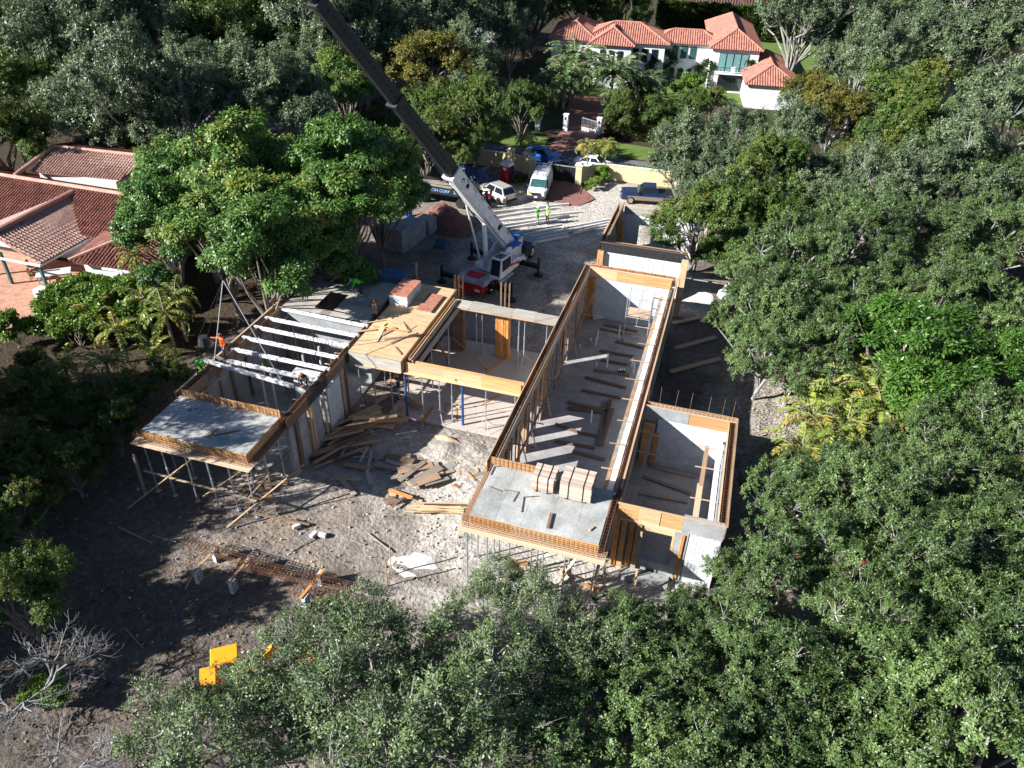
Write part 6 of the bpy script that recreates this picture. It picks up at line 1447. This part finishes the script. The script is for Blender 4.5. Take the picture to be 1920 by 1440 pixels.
b = MB(); ridge_line(b, (-80, 51.6, zR), (-44.4, 51.6, zR), .2); ridge_line(b, (-55.5, 42.0, 4.5), (-55.5, 51.0, 4.75), .26); ridge_line(b, (-49.0, 42.6, 3.05), (-45.4, 46.8, 4.35), .18); ridge_line(b, (-63, 57.4, 6.0), (-52.8, 58.2, 6.0), .16); ridge_line(b, (-62.7, 52, 5.0), (-63, 57.4, 6.0), .2); part('ridge_tiles', b, 'ridge_pink', lh)
b = MB(); b.beam((-60.2, 41.45, 2.86), (-50.75, 41.45, 2.86), .1, .18); b.beam((-50.75, 41.45, 2.86), (-50.75, 48.9, 2.86), .1, .18); b.beam((-46, 42.7, 2.85), (-42.5, 42.95, 2.85), .12, .16); part('fascia', b, 'stucco', lh, kind='stuff')
for x, y in ((-51.9, 42.3), (-55.5, 42.25), (-59.2, 42.2)): part('patio_post', MB().span(x - .1, x + .1, y - .1, y + .1, .05, 2.9), 'green_metal', lh)
part('vent', MB().sphere((-66.4, 50.0, 4.6), .3, 10, 6), 'galvanised', lh)
part('awning', MB().box((-42.2, 43.6, 1.6), (1.8, 2.6, .1), Matrix.Rotation(.3, 3, 'X')), 'pool_green', lh)
tb = thing('patio_table', 'white rectangular patio table by the green posts', 'table', (-52.6, 43.9, .05), RAD(40))
def LQ(root, name, mb, m): o = link(name, mb.mesh(name, m)); o.parent = root; return o
LQ(tb, 'tabletop', MB().box((0, 0, .74), (2.6, 1.2, .06)), 'table_white')
for sx in (-1.15, 1.15):
    for sy in (-.5, .5): LQ(tb, 'leg', MB().box((sx, sy, .36), (.08, .08, .7)), 'table_white')
def chair(x, y, rz, label, first=[]):
    if not first:
        c = thing('patio_chair', label, 'chair', (x, y, .05), rz, 'chairs round the patio table'); first.append(c)
        LQ(c, 'seat', MB().box((0, 0, .44), (.5, .5, .07)), 'chair_fabric'); LQ(c, 'backrest', MB().box((0, .26, .75), (.5, .06, .6), Matrix.Rotation(-.15, 3, 'X')), 'chair_fabric')
        for sx in (-.22, .22):
            for sy in (-.22, .22): LQ(c, 'leg', MB().box((sx, sy, .21), (.04, .04, .42)), 'timber_dark')
        return c
    return dup(first[0], (x, y, .05), rz, 1, label, 'chairs round the patio table')
for x, y, a in ((-53.9, 44.3, 2.3), (-54.3, 43.4, 2.2), (-51.2, 43.4, -.8), (-52.0, 42.5, -.8), (-55.6, 44.6, 2.0)): chair(x, y, a, 'beige patio chair around the white patio table')
LQ(thing('planter', 'white square planter at the foot of the green post', 'planter', (-51.6, 41.5, .05)), 'pot', MB().box((0, 0, .3), (1.0, .8, .6), taper=1.1), 'table_white')
gr = thing('barbecue', 'dark barbecue counter with pots under the eave', 'counter', (-48.6, 43.0, .0)); LQ(gr, 'counter', MB().box((0, 0, .45), (2.2, .8, .9)), 'stucco_grey'); LQ(gr, 'worktop', MB().box((0, 0, .93), (2.4, .9, .07)), 'black')
# each line: kind, px, py of the crown centre in the photograph's pixels, crown radius in metres
GT = {}
def row(k, pts, label, group):
    for i, q in enumerate(pts):
        tree(k, q[0], q[1], q[2], label, group, hs=q[3] if len(q) > 3 else 1.0)
# bottom: slender trees in front of the site
row('sparse', [(500, 1345, 2.5), (590, 1330, 3.0), (590, 1225, 2.8), (700, 1290, 3.1), (690, 1180, 2.2), (820, 1255, 3.0), (915, 1130, 2.2), (960, 1290, 3.1), (330, 1375, 2.4), (440, 1425, 3.0), (730, 1410, 3.2), (880, 1400, 3.2), (1090, 1235, 2.4), (965, 1120, 2.0), (1040, 1170, 2.3), (440, 1325, 1.6)],
    'slender open-crowned tree with pale twigs in front of the site', 'slender trees along the front of the site')
row('oak', [(1210, 1250, 3.3), (1160, 1200, 2.3), (1280, 1185, 2.3), (1355, 1165, 2.2), (1060, 1370, 3.2), (1230, 1400, 3.4), (1400, 1250, 3.4), (1500, 1340, 3.8), (1390, 1420, 3.4), (1660, 1250, 3.8), (1800, 1380, 3.8), (1650, 1430, 3.6), (1880, 1230, 3.8)],
    'dense small-leaved tree with pale limbs at the front right of the site', 'dense trees at the front right')
row('oak', [(1450, 1085, 3.0), (1590, 1085, 3.6), (1480, 940, 2.8), (1545, 905, 2.4), (1620, 930, 3.6), (1760, 1050, 3.9), (1890, 1020, 3.8), (1750, 880, 3.6), (1880, 830, 3.8), (1680, 880, 2.8)],
    'dense small-leaved tree right of the block room', 'trees right of the block room')
row('mango', [(1700, 680, 5.2), (1910, 715, 3.8)], 'bright green mango-like tree with glossy drooping leaves', 'bright green trees at the right')
row('oak', [(1450, 590, 4.0), (1420, 520, 3.6), (1500, 660, 3.6), (1435, 655, 3.4), (1400, 610, 2.8), (1550, 600, 4.4), (1500, 500, 4.4), (1640, 540, 4.6), (1760, 570, 4.6), (1890, 590, 4.4), (1600, 430, 4.8), (1740, 450, 4.8), (1870, 450, 4.8), (1840, 350, 5.0)],
    'grey-green oak in the thick canopy right of the hall', 'oaks right of the hall')
row('ficus', [(1310, 420, 4.3), (1400, 400, 4.6), (1440, 330, 4.8), (1390, 470, 3.8)], 'dark green round-crowned tree overhanging the rear rooms', 'dark green trees by the rear rooms')
row('grey', [(1285, 305, 4.4), (1390, 265, 4.4), (1480, 265, 4.4), (1340, 345, 4.2), (1500, 350, 4.4), (1570, 345, 4.4), (1640, 365, 4.4), (1720, 375, 4.6)], 'pale greyish tree with bare twigs showing by the road', 'pale greyish trees by the road')
row('ficus', [(1700, 200, 6.8), (1660, 290, 5.0)], 'big dark round tree casting a black shadow at the upper right', 'big dark trees at the upper right')
row('yellow', [(1560, 230, 5.2), (1510, 190, 4.2), (1600, 320, 4.2)], 'yellowing tree beside the low red-roofed garage', 'yellowing trees beside the garage')
row('grey', [(1880, 240, 6.5), (1800, 320, 5.5)], 'broad grey-green tree at the right edge', 'grey-green trees at the right edge')
row('grey', [(1510, 40, 8.0), (1600, 70, 7.5), (1700, 60, 8.5), (1810, 50, 9.0), (1900, 90, 8.0), (1620, 120, 6.5), (1760, 110, 7.0), (1860, 0, 9.0), (1700, -20, 9.0), (1580, -10, 8.0)],
    'grey-green oak in the woods behind the big house', 'oaks in the woods at the upper right')
# left: big broadleaf group and shade trees
row('broad', [(375, 380, 5.4), (455, 355, 5.4), (545, 345, 5.6), (640, 350, 5.6), (710, 360, 4.8), (420, 455, 5.2), (530, 425, 5.8), (640, 425, 5.4), (495, 505, 4.6), (595, 485, 4.6), (340, 330, 4.2), (315, 440, 4.0)],
    'big glossy broadleaf tree with yellowing top beside the crane', 'glossy broadleaf trees beside the crane')
row('grey', [(180, 225, 6.0), (260, 200, 6.5), (360, 180, 7.0), (450, 190, 7.0), (540, 200, 6.0), (330, 240, 5.5), (230, 260, 5.0), (600, 130, 6.5), (150, 100, 8.0), (230, 70, 8.0), (330, 60, 8.0), (610, 60, 8.0)],
    'pale grey oak beyond the red tiled roof at the upper left', 'pale oaks at the upper left')
row('ficus', [(430, 70, 7.5), (480, 30, 8.0), (40, 190, 6.5), (90, 30, 8.0), (20, 80, 9.0), (530, 90, 6.0), (0, 260, 5.5)], 'dark green tree in the shade at the upper left', 'dark trees at the upper left')
row('broad', [(650, 165, 5.0)], 'bright leafy tree right behind the crane boom', None)
row('grey', [(680, 80, 7.5), (760, 60, 8.0), (850, 50, 8.0), (885, 170, 4.5), (985, 40, 5.2), (955, 78, 4.8), (700, 0, 9.0), (820, -20, 9.0), (940, -5, 7.0), (570, 0, 9.0), (860, 120, 6.5)],
    'grey-green oak in the woods behind the crane boom', 'oaks behind the crane boom')
row('yellow', [(800, 130, 6.2)], 'golden brown round tree right of the crane boom', None)
row('ficus', [(795, 265, 4.4), (845, 275, 3.6), (890, 215, 4.6), (980, 200, 3.6), (800, 215, 4.4), (740, 235, 4.0)], 'dark tree across the road left of the gate', 'dark trees across the road')
row('ficus', [(1165, 205, 2.6), (1235, 215, 2.6), (1215, 180, 2.2), (1300, 195, 2.6), (1335, 185, 2.2)], 'leafy garden tree in front of the white house', 'garden trees in front of the white house')
row('ficus', [(1100, 5, 7), (1170, 10, 6.0), (400, -10, 10), (250, -10, 10)], 'dark tree far behind the white house', 'far dark trees')
row('ficus', [(1150, -40, 9), (1000, -30, 9), (1560, -60, 10), (860, -40, 10), (640, -50, 10), (120, -40, 10), (760, -30, 10), (320, -50, 10)], 'dark tree at the far top of the woods', 'trees at the far top')
# left foreground and shade trees standing outside the left edge of the picture
row('ficus', [(30, 1110, 2.6)], 'dark round tree at the left edge above the bare trees', None)
for i, (x, y, R) in enumerate(((-43, 24, 5.6), (-33.5, 10.0, 4.2), (-39.5, 10.5, 5.2), (-46, 21, 5.6), (-39, 17.5, 4.8), (-41, 7, 4.6), (-44, 15, 5.6), (-37.5, 14, 4.0), (-52, 20, 6), (-48, 18, 6), (-41, 11, 5))):
    tree_xy('ficus', x, y, R, 'shade tree in the dark thicket at the left edge', 'shade trees at the left edge')
for x, y, R in ((-37.2, 19.0, 5.4), (-38.6, 22.5, 5.0)): tree_xy('sparse', x, y, R, 'tall loose-crowned shade tree left of the stained slab form', 'tall shade trees left of the stained slab', 1.2)
for px, py, R in ((60, 740, 2.2), (150, 770, 2.2), (30, 860, 2.4), (130, 870, 2.2), (210, 800, 2.0), (60, 690, 1.5), (250, 740, 1.8), (320, 700, 1.5), (30, 960, 2.2)): tree('ficus', px, py, R, 'low dark bush in the shade left of the left wing', 'dark bushes left of the left wing')
for sd_, px, py, lb in ((5, 25, 1225, 'leafless pale-branched tree at the left edge, upper of the two'), (6, 40, 1400, 'leafless pale-branched tree in the bottom left corner')):
    t = make_bare(sd_, lb); p = at(px, py, 4.0); t.matrix_basis = Matrix.Translation((p.x, p.y, 0)) @ Matrix.Diagonal((.95, .95, .85, 1))
# palms
def palm_px(k, px, py, h, s, label, group=None): p = at(px, py, h); return palm(k, p.x, p.y, h, s, label, group)
for px, py, h, s in ((1560, 735, 3.4, 1.05), (1520, 790, 3.0, 1.0), (1600, 700, 3.6, 1.05), (1650, 775, 3.4, 1.05), (1740, 755, 3.6, 1.1), (1500, 850, 2.8, 1.0), (1545, 825, 2.8, .9), (1700, 790, 3.0, .9), (1585, 800, 3.0, 1.0), (1530, 740, 3.0, .9), (1630, 740, 3.4, 1.0)):
    palm_px('areca', px, py, h, s * 1.2, 'yellow-green feathery palm right of the sunlit patch of ground', 'feathery palms right of the site')
for px, py, h, s in ((270, 560, 3.2, 1.1), (310, 590, 3.4, 1.1), (220, 620, 2.6, 1.0), (250, 480, 4.2, .9), (180, 590, 2.4, 1.0), (330, 560, 3.6, 1.0), (200, 680, 2.2, 1.0), (290, 660, 2.4, .9), (120, 690, 2.2, 1.0), (60, 720, 2.2, 1.1), (40, 800, 2.2, 1.1)):
    palm_px('areca', px, py, h, s, 'golden-green feathery palm between the patio and the left wing', 'feathery palms beside the patio')
for px, py, h, s, lb in ((988, 262, 3.6, .8, 'coconut-like palm beside the blue car outside the wall'), (1103, 275, 3.4, .75, 'left palm of the pair beside the white sedan'), (1137, 272, 3.6, .75, 'right palm of the pair beside the white sedan')):
    palm_px('coco', px, py, h, s, lb)
for px, py, h, s in ((1078, 115, 5.5, 1.9), (1060, 148, 4.2, 1.7), (1150, 140, 5.0, 2.0), (1205, 160, 3.4, 1.5)):
    palm_px('date', px, py, h, s, 'big date palm against the front of the white house', 'date palms in front of the white house')
palm_px('blue', 1030, 158, 3, 1.4, 'silvery blue fan palm left of the date palms')
palm_px('gold', 100, 12, 9, 2.2, 'golden palm crown at the top left corner')
for px, py, h, s in ((1800, 135, 3.5, 1.6), (1845, 140, 3.5, 1.6), (1890, 125, 6, 1.5), (500, 125, 4, 1.4)): palm_px('areca', px, py, h, s, 'green palm in a clearing of the far woods', 'far palms')
# bushes
for px, py, R in ((110, 570, 1.9), (160, 560, 2.0), (190, 585, 2.2), (235, 545, 1.8), (140, 610, 1.8), (20, 615, 1.6), (215, 590, 1.6), (130, 540, 1.5), (175, 528, 1.5), (90, 600, 1.7), (245, 600, 1.7), (150, 585, 1.8), (205, 556, 1.6), (265, 530, 1.5)):
    tree('bush', px, py, R, 'bright leafy shrub at the edge of the patio', 'shrubs at the edge of the patio')
for px, py, R in ((1110, 345, .7), (1130, 325, 1.0), (1120, 338, .8)): tree('bush', px, py, R, 'small shrub at the foot of the yellow wall', 'small shrubs at the yellow wall')
tree('bush', 1290, 162, 2.4, 'weeping light green shrub before the arched windows', None)
p = at(100, 1320); tree_xy('bush', p.x, p.y, 1.0, 'small bright shrub between the bare trees', None)
p = wp(1455, 60)
hedge_leaves('hedge', 'tall clipped dark green hedge behind the white house', 'hedge', -14, 22, 0, 3, 5.6, 'hedge_leaf', 26000, .55, RAD(3), (-6, 170.5), .8)
hedge_leaves('hedge', 'low clipped hedge behind the yellow wall, right of the white sedan', 'hedge', 0, 8.5, 0, 1.1, 1.3, 'leaf_bright', 7000, .22, RAD(2), (-13.9, 84.6))
hedge_leaves('hedge', 'green hedge behind the white gate pillar', 'hedge', 0, 12, 0, 1.6, 3.2, 'hedge_leaf', 9000, .32, RAD(-2), (-16.6, 99.5), .5)
# ------------------------------------------------------------------ people: one continuous body surface per person, hair / helmet / vest as children
def capsule(P, p0, p1, r0, r1, mi, n=10):
    P.append((Vector(p0), Vector(p1), r0, r1, mi))
def body_mesh(caps, mats, voxel=.0135):
    b = MB()
    for p0, p1, r0, r1, mi in caps:
        b.tube(p0, p1, r0, r1, 12); b.sphere(p0, r0, 12, 8); b.sphere(p1, r1, 12, 8)
    me = bpy.data.meshes.new('body'); me.from_pydata(b.v, [], b.f)
    o = bpy.data.objects.new('tmp', me); COL.objects.link(o)
    md = o.modifiers.new('r', 'REMESH'); md.mode = 'VOXEL'; md.voxel_size = voxel
    s = o.modifiers.new('s', 'SMOOTH'); s.iterations = 2; s.factor = .4
    out = bpy.data.meshes.new_from_object(o.evaluated_get(bpy.context.evaluated_depsgraph_get()))
    bpy.data.objects.remove(o)
    n = len(out.polygons); c = np.empty(n * 3, np.float32); out.polygons.foreach_get('center', c); c = c.reshape(-1, 3)
    best = np.full(n, 1e9); mi_ = np.zeros(n, np.int32)
    for p0, p1, r0, r1, mi in caps:
        a, d = np.array(p0), np.array(p1 - p0); L2 = max(1e-9, d.dot(d)); t_ = np.clip(((c - a) @ d) / L2, 0, 1)
        q = np.linalg.norm(c - a - t_[:, None] * d, axis=1) - (r0 + (r1 - r0) * t_)
        m_ = q < best; best[m_] = q[m_]; mi_[m_] = mi
    out.materials.clear()
    for m in mats: out.materials.append(MATS[m])
    out.polygons.foreach_set('material_index', mi_); out.polygons.foreach_set('use_smooth', [True] * n); out.update(); return out
def person(label, loc, rz, pose, shirt, pants, helmet, vest=None, skin='skin', sleeves=True, group=None):
    """pose: joints in metres, x to the person's left, y backwards, z up; facing -y"""
    t = thing('person', label, 'person', loc, rz, group)
    J = {k: Vector(v) for k, v in pose.items()}
    P = []; S, PA, SK, BO = 0, 1, 2, 3
    sh = (J['shl'] + J['shr']) / 2; hp = (J['hipl'] + J['hipr']) / 2; ax = (sh - hp).normalized()
    capsule(P, hp, hp + (sh - hp) * .45, .135, .13, S); capsule(P, hp + (sh - hp) * .45, sh - ax * .04, .135, .15, S)
    capsule(P, J['shl'], J['shr'], .075, .075, S); capsule(P, J['hipl'], J['hipr'], .115, .115, PA)
    capsule(P, sh, J['neck'], .065, .055, SK); hd = J['head']; up = (hd - J['neck']).normalized()
    capsule(P, hd - up * .05, hd + up * .05, .085, .092, SK)
    f = Vector(pose.get('face', (0, -1, -.1))).normalized(); lx = f.cross(up).normalized()
    capsule(P, hd - up * .075 + f * .02, hd - up * .06 + f * .045, .05, .045, SK); capsule(P, hd - up * .005 + f * .09, hd - up * .03 + f * .112, .012, .016, SK)
    for s in (-1, 1): capsule(P, hd + lx * s * .092 - up * .01, hd + lx * s * .10 - up * .03, .018, .016, SK)
    for s in 'lr':
        capsule(P, J['sh' + s], J['el' + s], .058, .045, S if sleeves else SK); capsule(P, J['el' + s], J['wr' + s], .044, .03, S if sleeves else SK)
        w = J['wr' + s]; d = (w - J['el' + s]).normalized(); side = Vector((1, 0, 0)) if abs(d.x) < .8 else Vector((0, 1, 0)); side = (side - d * side.dot(d)).normalized(); cur = d.cross(side)
        capsule(P, w, w + d * .075, .03, .036, SK)
        capsule(P, w + d * .07 - side * .025, w + d * .08 + side * .025, .02, .02, SK)
        for k, ln in enumerate((.062, .075, .07, .055)):
            b0 = w + d * .085 + side * (.033 - .022 * k); m1 = b0 + d * ln * .55 + cur * .008; capsule(P, b0, m1, .0105, .010, SK); capsule(P, m1, m1 + d * ln * .42 + cur * .03, .010, .009, SK)
        b0 = w + d * .03 + side * .032; capsule(P, b0, b0 + side * .03 + d * .03, .013, .012, SK); capsule(P, b0 + side * .03 + d * .03, b0 + side * .035 + d * .06, .012, .010, SK)
        capsule(P, J['hip' + s], J['kn' + s], .092, .062, PA); capsule(P, J['kn' + s], J['an' + s], .06, .045, PA)
        an = J['an' + s]; toe = Vector(pose.get('toe', (0, -1, 0))) * .17; capsule(P, an + Vector((0, .03, -.045)), an + toe + Vector((0, 0, -.055)), .047, .04, BO)
    o = link('body', body_mesh(P, [shirt, pants, skin, 'dark_cloth'])); o.parent = t
    q = up.to_track_quat('Z', 'Y').to_matrix()
    b = MB(); rings = []
    for zz, rr in ((.015, .118), (.06, .116), (.10, .098), (.125, .06), (.132, .012)): rings.append([hd + up * zz + q @ Vector((rr * math.cos(a), rr * 1.12 * math.sin(a), 0)) for a in np.linspace(0, 2 * math.pi, 15)[:-1]])
    b.loft(rings); b.box(hd + up * .022 + f * .13, (.16, .10, .012), q); o = link('helmet', b.mesh('helmet', helmet, True)); o.parent = t
    for s in (-1, 1):
        b = MB(); b.sphere(hd + f * .088 + lx * s * .033 + up * .012, .012, 6, 4); o = link('eye', b.mesh('eye', 'black')); o.parent = t
    b = MB(); b.box(hd + f * .092 - up * .062, (.045, .012, .008), q); o = link('mouth', b.mesh('mouth', 'brown_cloth')); o.parent = t
    if vest:
        b = MB(); F3 = ax.to_track_quat('Z', 'Y').to_matrix(); xx = (J['shl'] - J['shr']).normalized(); yy = ax.cross(xx).normalized(); rings = []
        for k, (rx, ry) in enumerate(((.165, .15), (.165, .15), (.175, .155), (.185, .15), (.15, .12))):
            c = hp + ax * (.02 + ((sh - hp).length - .02) * k / 4); rings.append([c + xx * rx * math.cos(a) + yy * ry * math.sin(a) for a in np.linspace(0, 2 * math.pi, 17)[:-1]])
        b.loft(rings, caps=False); o = link('safety_vest', b.mesh('safety_vest', vest, True)); o.parent = t
        b = MB()
        for zz in (.12, .30):
            c = hp + ax * zz; rr = [[c + ax * e + xx * .187 * math.cos(a) + yy * .160 * math.sin(a) for a in np.linspace(0, 2 * math.pi, 17)[:-1]] for e in (-.022, .022)]; b.loft(rr, caps=False)
        o = link('reflective_band', b.mesh('reflective_band', 'stucco')); o.parent = t
    return t
STAND = dict(hipl=(.09, 0, .92), hipr=(-.09, 0, .92), knl=(.11, -.02, .50), knr=(-.11, -.02, .50), anl=(.12, .02, .10), anr=(-.12, .02, .10), shl=(.18, 0, 1.42), shr=(-.18, 0, 1.42), neck=(0, 0, 1.53), head=(0, -.02, 1.66), ell=(.25, .04, 1.15), elr=(-.25, .04, 1.15), wrl=(.24, -.08, .92), wrr=(-.24, -.08, .92))
HANDS_UP = dict(STAND, ell=(.26, -.06, 1.16), wrl=(.10, -.24, 1.2), elr=(-.26, -.06, 1.16), wrr=(-.08, -.24, 1.16))
REACH = dict(STAND, elr=(-.42, -.15, 1.36), wrr=(-.66, -.25, 1.32), knl=(.13, -.1, .5), anl=(.14, -.05, .1))
BEND = dict(hipl=(.09, .12, .86), hipr=(-.09, .12, .86), knl=(.12, -.04, .48), knr=(-.12, .05, .48), anl=(.13, -.02, .10), anr=(-.13, .10, .10), shl=(.18, -.32, 1.12), shr=(-.18, -.32, 1.12), neck=(0, -.43, 1.16), head=(0, -.54, 1.16), ell=(.22, -.40, .85), elr=(-.22, -.40, .85), wrl=(.12, -.52, .62), wrr=(-.12, -.52, .62), face=(0, -.6, -.8))
CROUCH = dict(hipl=(.1, .18, .40), hipr=(-.1, .18, .40), knl=(.16, -.18, .50), knr=(-.16, -.16, .48), anl=(.14, .02, .10), anr=(-.14, .04, .10), shl=(.18, -.10, .82), shr=(-.18, -.10, .82), neck=(0, -.17, .90), head=(0, -.25, .98), ell=(.24, -.28, .62), elr=(-.24, -.28, .62), wrl=(.10, -.44, .40), wrr=(-.10, -.44, .38), face=(0, -.8, -.6))
def P_(px, py, z): return tuple(at(px, py, z))
person('person bending over in a green shirt and white helmet on the left rear deck', P_(676, 551, 4.44), RAD(-60), BEND, 'hivis_green', 'jeans', 'helmet_blue')
person('person in a yellow vest bending down beside the tall plywood stack', P_(703, 591, 4.44), RAD(30), dict(BEND, shl=(.18, -.2, 1.2), shr=(-.18, -.2, 1.2), neck=(0, -.3, 1.27), head=(0, -.4, 1.3)), 'brown_cloth', 'khaki', 'helmet_brown', 'hivis_yellow')
person('person in brown and red leaning over the shaded left edge of the rear deck', P_(531, 558, 4.46), RAD(-70), BEND, 'brown_cloth', 'dark_cloth', 'helmet_red')
person('person in an orange shirt reaching out on the left wall', P_(423, 671, 4.44), RAD(-25), REACH, 'hivis_orange', 'jeans', 'helmet_brown')
person('person in green with green helmet guiding the hung joist at the left wall', P_(377, 703, 4.46), RAD(60), dict(BEND, shl=(.18, -.28, 1.05), shr=(-.18, -.28, 1.05), wrl=(.12, -.62, .78), wrr=(-.12, -.62, .78)), 'hivis_green', 'dark_cloth', 'helmet_green')
person('person in green vest and red helmet crouching by the right end of the hung joist', P_(572, 724, 4.46), RAD(10), CROUCH, 'brown_cloth', 'jeans', 'helmet_red', 'hivis_green')
person('person in a green shirt and white helmet standing on the yard with grey trousers', P_(1007, 419, .1), RAD(60), HANDS_UP, 'hivis_green', 'khaki', 'helmet_white')
person('person in a yellow vest with dark trousers standing beside the green-shirted one', P_(1026, 419, .1), RAD(-20), STAND, 'hivis_green', 'dark_cloth', 'helmet_white', 'hivis_yellow')
person('person in green standing half hidden behind the yellow-vested one', P_(1026, 411, .1), RAD(-100), STAND, 'hivis_green', 'dark_cloth', 'helmet_brown')
person('person in a red shirt standing beside the silver SUV', P_(917, 390, .02), RAD(20), HANDS_UP, 'red_cloth', 'dark_cloth', 'helmet_white')
person('person in dark clothes standing next to the red-shirted one by the boom', P_(908, 391, .02), RAD(-40), STAND, 'dark_cloth', 'jeans', 'helmet_white')
person('person in pale trousers in the dim space below the plywood deck', P_(748, 748, .12), RAD(-50), HANDS_UP, 'jeans', 'khaki', 'helmet_brown')
person('person in olive clothes standing in the shade at the left of the block room', P_(1214, 862, .08), RAD(40), STAND, 'brown_cloth', 'dark_cloth', 'helmet_brown', 'hivis_yellow')
# ------------------------------------------------------------------ small ground detail
def scatter_stones(name, label, n, boxes, m, smin, smax, seed, kind='stuff'):
    r = np.random.default_rng(seed); b = MB()
    for k in range(n):
        x0, x1, y0, y1 = boxes[k % len(boxes)]; x, y = r.uniform(x0, x1), r.uniform(y0, y1); s = smin + (smax - smin) * r.random() ** 3
        z = ground_z(x, y); c = Vector((x, y, z + s * .2)); R = Euler(tuple(r.random(3) * 3)).to_matrix()
        ps = [c + R @ Vector((sx * s * .5 * r.uniform(.5, 1), sy * s * .4 * r.uniform(.5, 1), sz * s * .3 * r.uniform(.5, 1))) for sx, sy, sz in ((-1, 0, 0), (1, 0, 0), (0, -1, 0), (0, 1, 0), (0, 0, -1), (0, 0, 1))]
        b.add(ps, [(0, 2, 5), (2, 1, 5), (1, 3, 5), (3, 0, 5), (2, 0, 4), (1, 2, 4), (3, 1, 4), (0, 3, 4)])
    o = link(name, b.mesh(name, m)); tag(o, label, 'rubble', kind=kind); return o
scatter_stones('rubble', 'pale limestone rubble strewn over the yard', 800, [(-11, 0, 22.5, 28), (-17, -9.5, 27, 36), (-13, -9.5, 24, 30), (-19, -10, 60, 79), (-24, -21, 26, 30)], 'limestone', .04, .3, 1)
scatter_stones('rubble', 'brown clods and stones on the bare soil', 2200, [(-32, -12, 13, 26), (-24, -10, 20, 28), (2.5, 7, 40, 48), (-22, -10, 48, 58)], 'rock', .04, .3, 2)
def litter_leaves(n, boxes, seed, m='dry_leaf', ll=.12):
    r = np.random.default_rng(seed); P, D = [], []
    for k in range(n):
        x0, x1, y0, y1 = boxes[k % len(boxes)]; x, y = r.uniform(x0, x1), r.uniform(y0, y1); P.append((x, y, ground_z(x, y) + .03)); D.append((r.normal(), r.normal(), r.normal() * .15))
    o = link('fallen_leaves', leaf_mesh('fallen_leaves', np.array(P), np.array(D), ll, ll * .5, r.random(n), m)); tag(o, 'fallen leaves and weeds on the ground', 'leaves', kind='stuff')
litter_leaves(9000, [(-32, 6, 10, 22), (-34, -20, 12, 26), (3, 9, 38, 50)], 3)
litter_leaves(5000, [(-32, 4, 9, 20), (-17.0, -14.5, 80, 83), (-24, -22, 79, 82)], 4, 'grass_leaf', .2)
# red flower clusters on the canopy and near the hall
GRF = 'red blossom clusters among the leaves'
for k, (px, py, z, s) in enumerate(((1380, 670, 2.0, .28), (1495, 1045, 5.6, .13), (1618, 1055, 5.8, .13), (1565, 875, 5.0, .10))):
    p = at(px, py, z); r = np.random.default_rng(k); n = 90
    o = link('blossom', leaf_mesh('blossom', np.array(p) + r.normal(size=(n, 3)) * s * .5, r.normal(size=(n, 3)), s * .45, s * .25, r.random(n), 'flower_red')); tag(o, ['red blossom cluster beside the planks right of the hall', 'red blossom cluster in the crown right of the room corner', 'red blossom cluster in the far right crown', 'tiny red blossom among the feathery palms'][k], 'blossom')
# ------------------------------------------------------------------ labels: members of a group are told apart by their place in the row
ORD = ['first', 'second', 'third', 'fourth', 'fifth', 'sixth', 'seventh', 'eighth', 'ninth', 'tenth', 'eleventh', 'twelfth', 'thirteenth', 'fourteenth', 'fifteenth', 'sixteenth', 'seventeenth', 'eighteenth', 'nineteenth', 'twentieth', 'twenty-first', 'twenty-second', 'twenty-third', 'twenty-fourth', 'twenty-fifth', 'twenty-sixth', 'twenty-seventh', 'twenty-eighth', 'twenty-ninth', 'thirtieth']
def screen(p):
    d = p - CAM; z = d.dot(CF); return (960 + FPX * d.dot(CR) / z, 720 + FPX * d.dot(CD) / z)
shared = {}
for o in SC.objects:
    if o.parent is None and o.get('group') and o.get('label'):
        shared.setdefault((o['group'], o['label']), []).append(o)
for (g, lb), os_ in shared.items():
    if len(os_) < 2: continue
    pos = {}
    for o in os_:
        p = o.matrix_basis.translation.copy()
        if o.type == 'MESH' and p.length < 1e-6:
            bb = [Vector(c) for c in o.bound_box]; p = sum(bb, Vector()) / 8
        pos[o] = screen(p)
    xs = [q[0] for q in pos.values()]; ys = [q[1] for q in pos.values()]
    wide = max(xs) - min(xs) >= .9 * (max(ys) - min(ys))
    os_.sort(key=(lambda o: pos[o][0]) if wide else (lambda o: -pos[o][1]))
    n = len(os_)
    for i, o in enumerate(os_):
        if wide: t_ = 'leftmost of the %s' % 'group' if i == 0 else 'rightmost of the group' if i == n - 1 else ORD[min(i, 29)] + ' from the left'
        else: t_ = 'nearest of the group' if i == 0 else 'farthest of the group' if i == n - 1 else ORD[min(i, 29)] + ' from the front'
        o['label'] = lb + ', ' + t_
        if o.name.startswith(('oak', 'ficus')) and len(o['label'].split()) > 16: o['label'] = ' '.join(lb.split()[:11]) + ', ' + t_
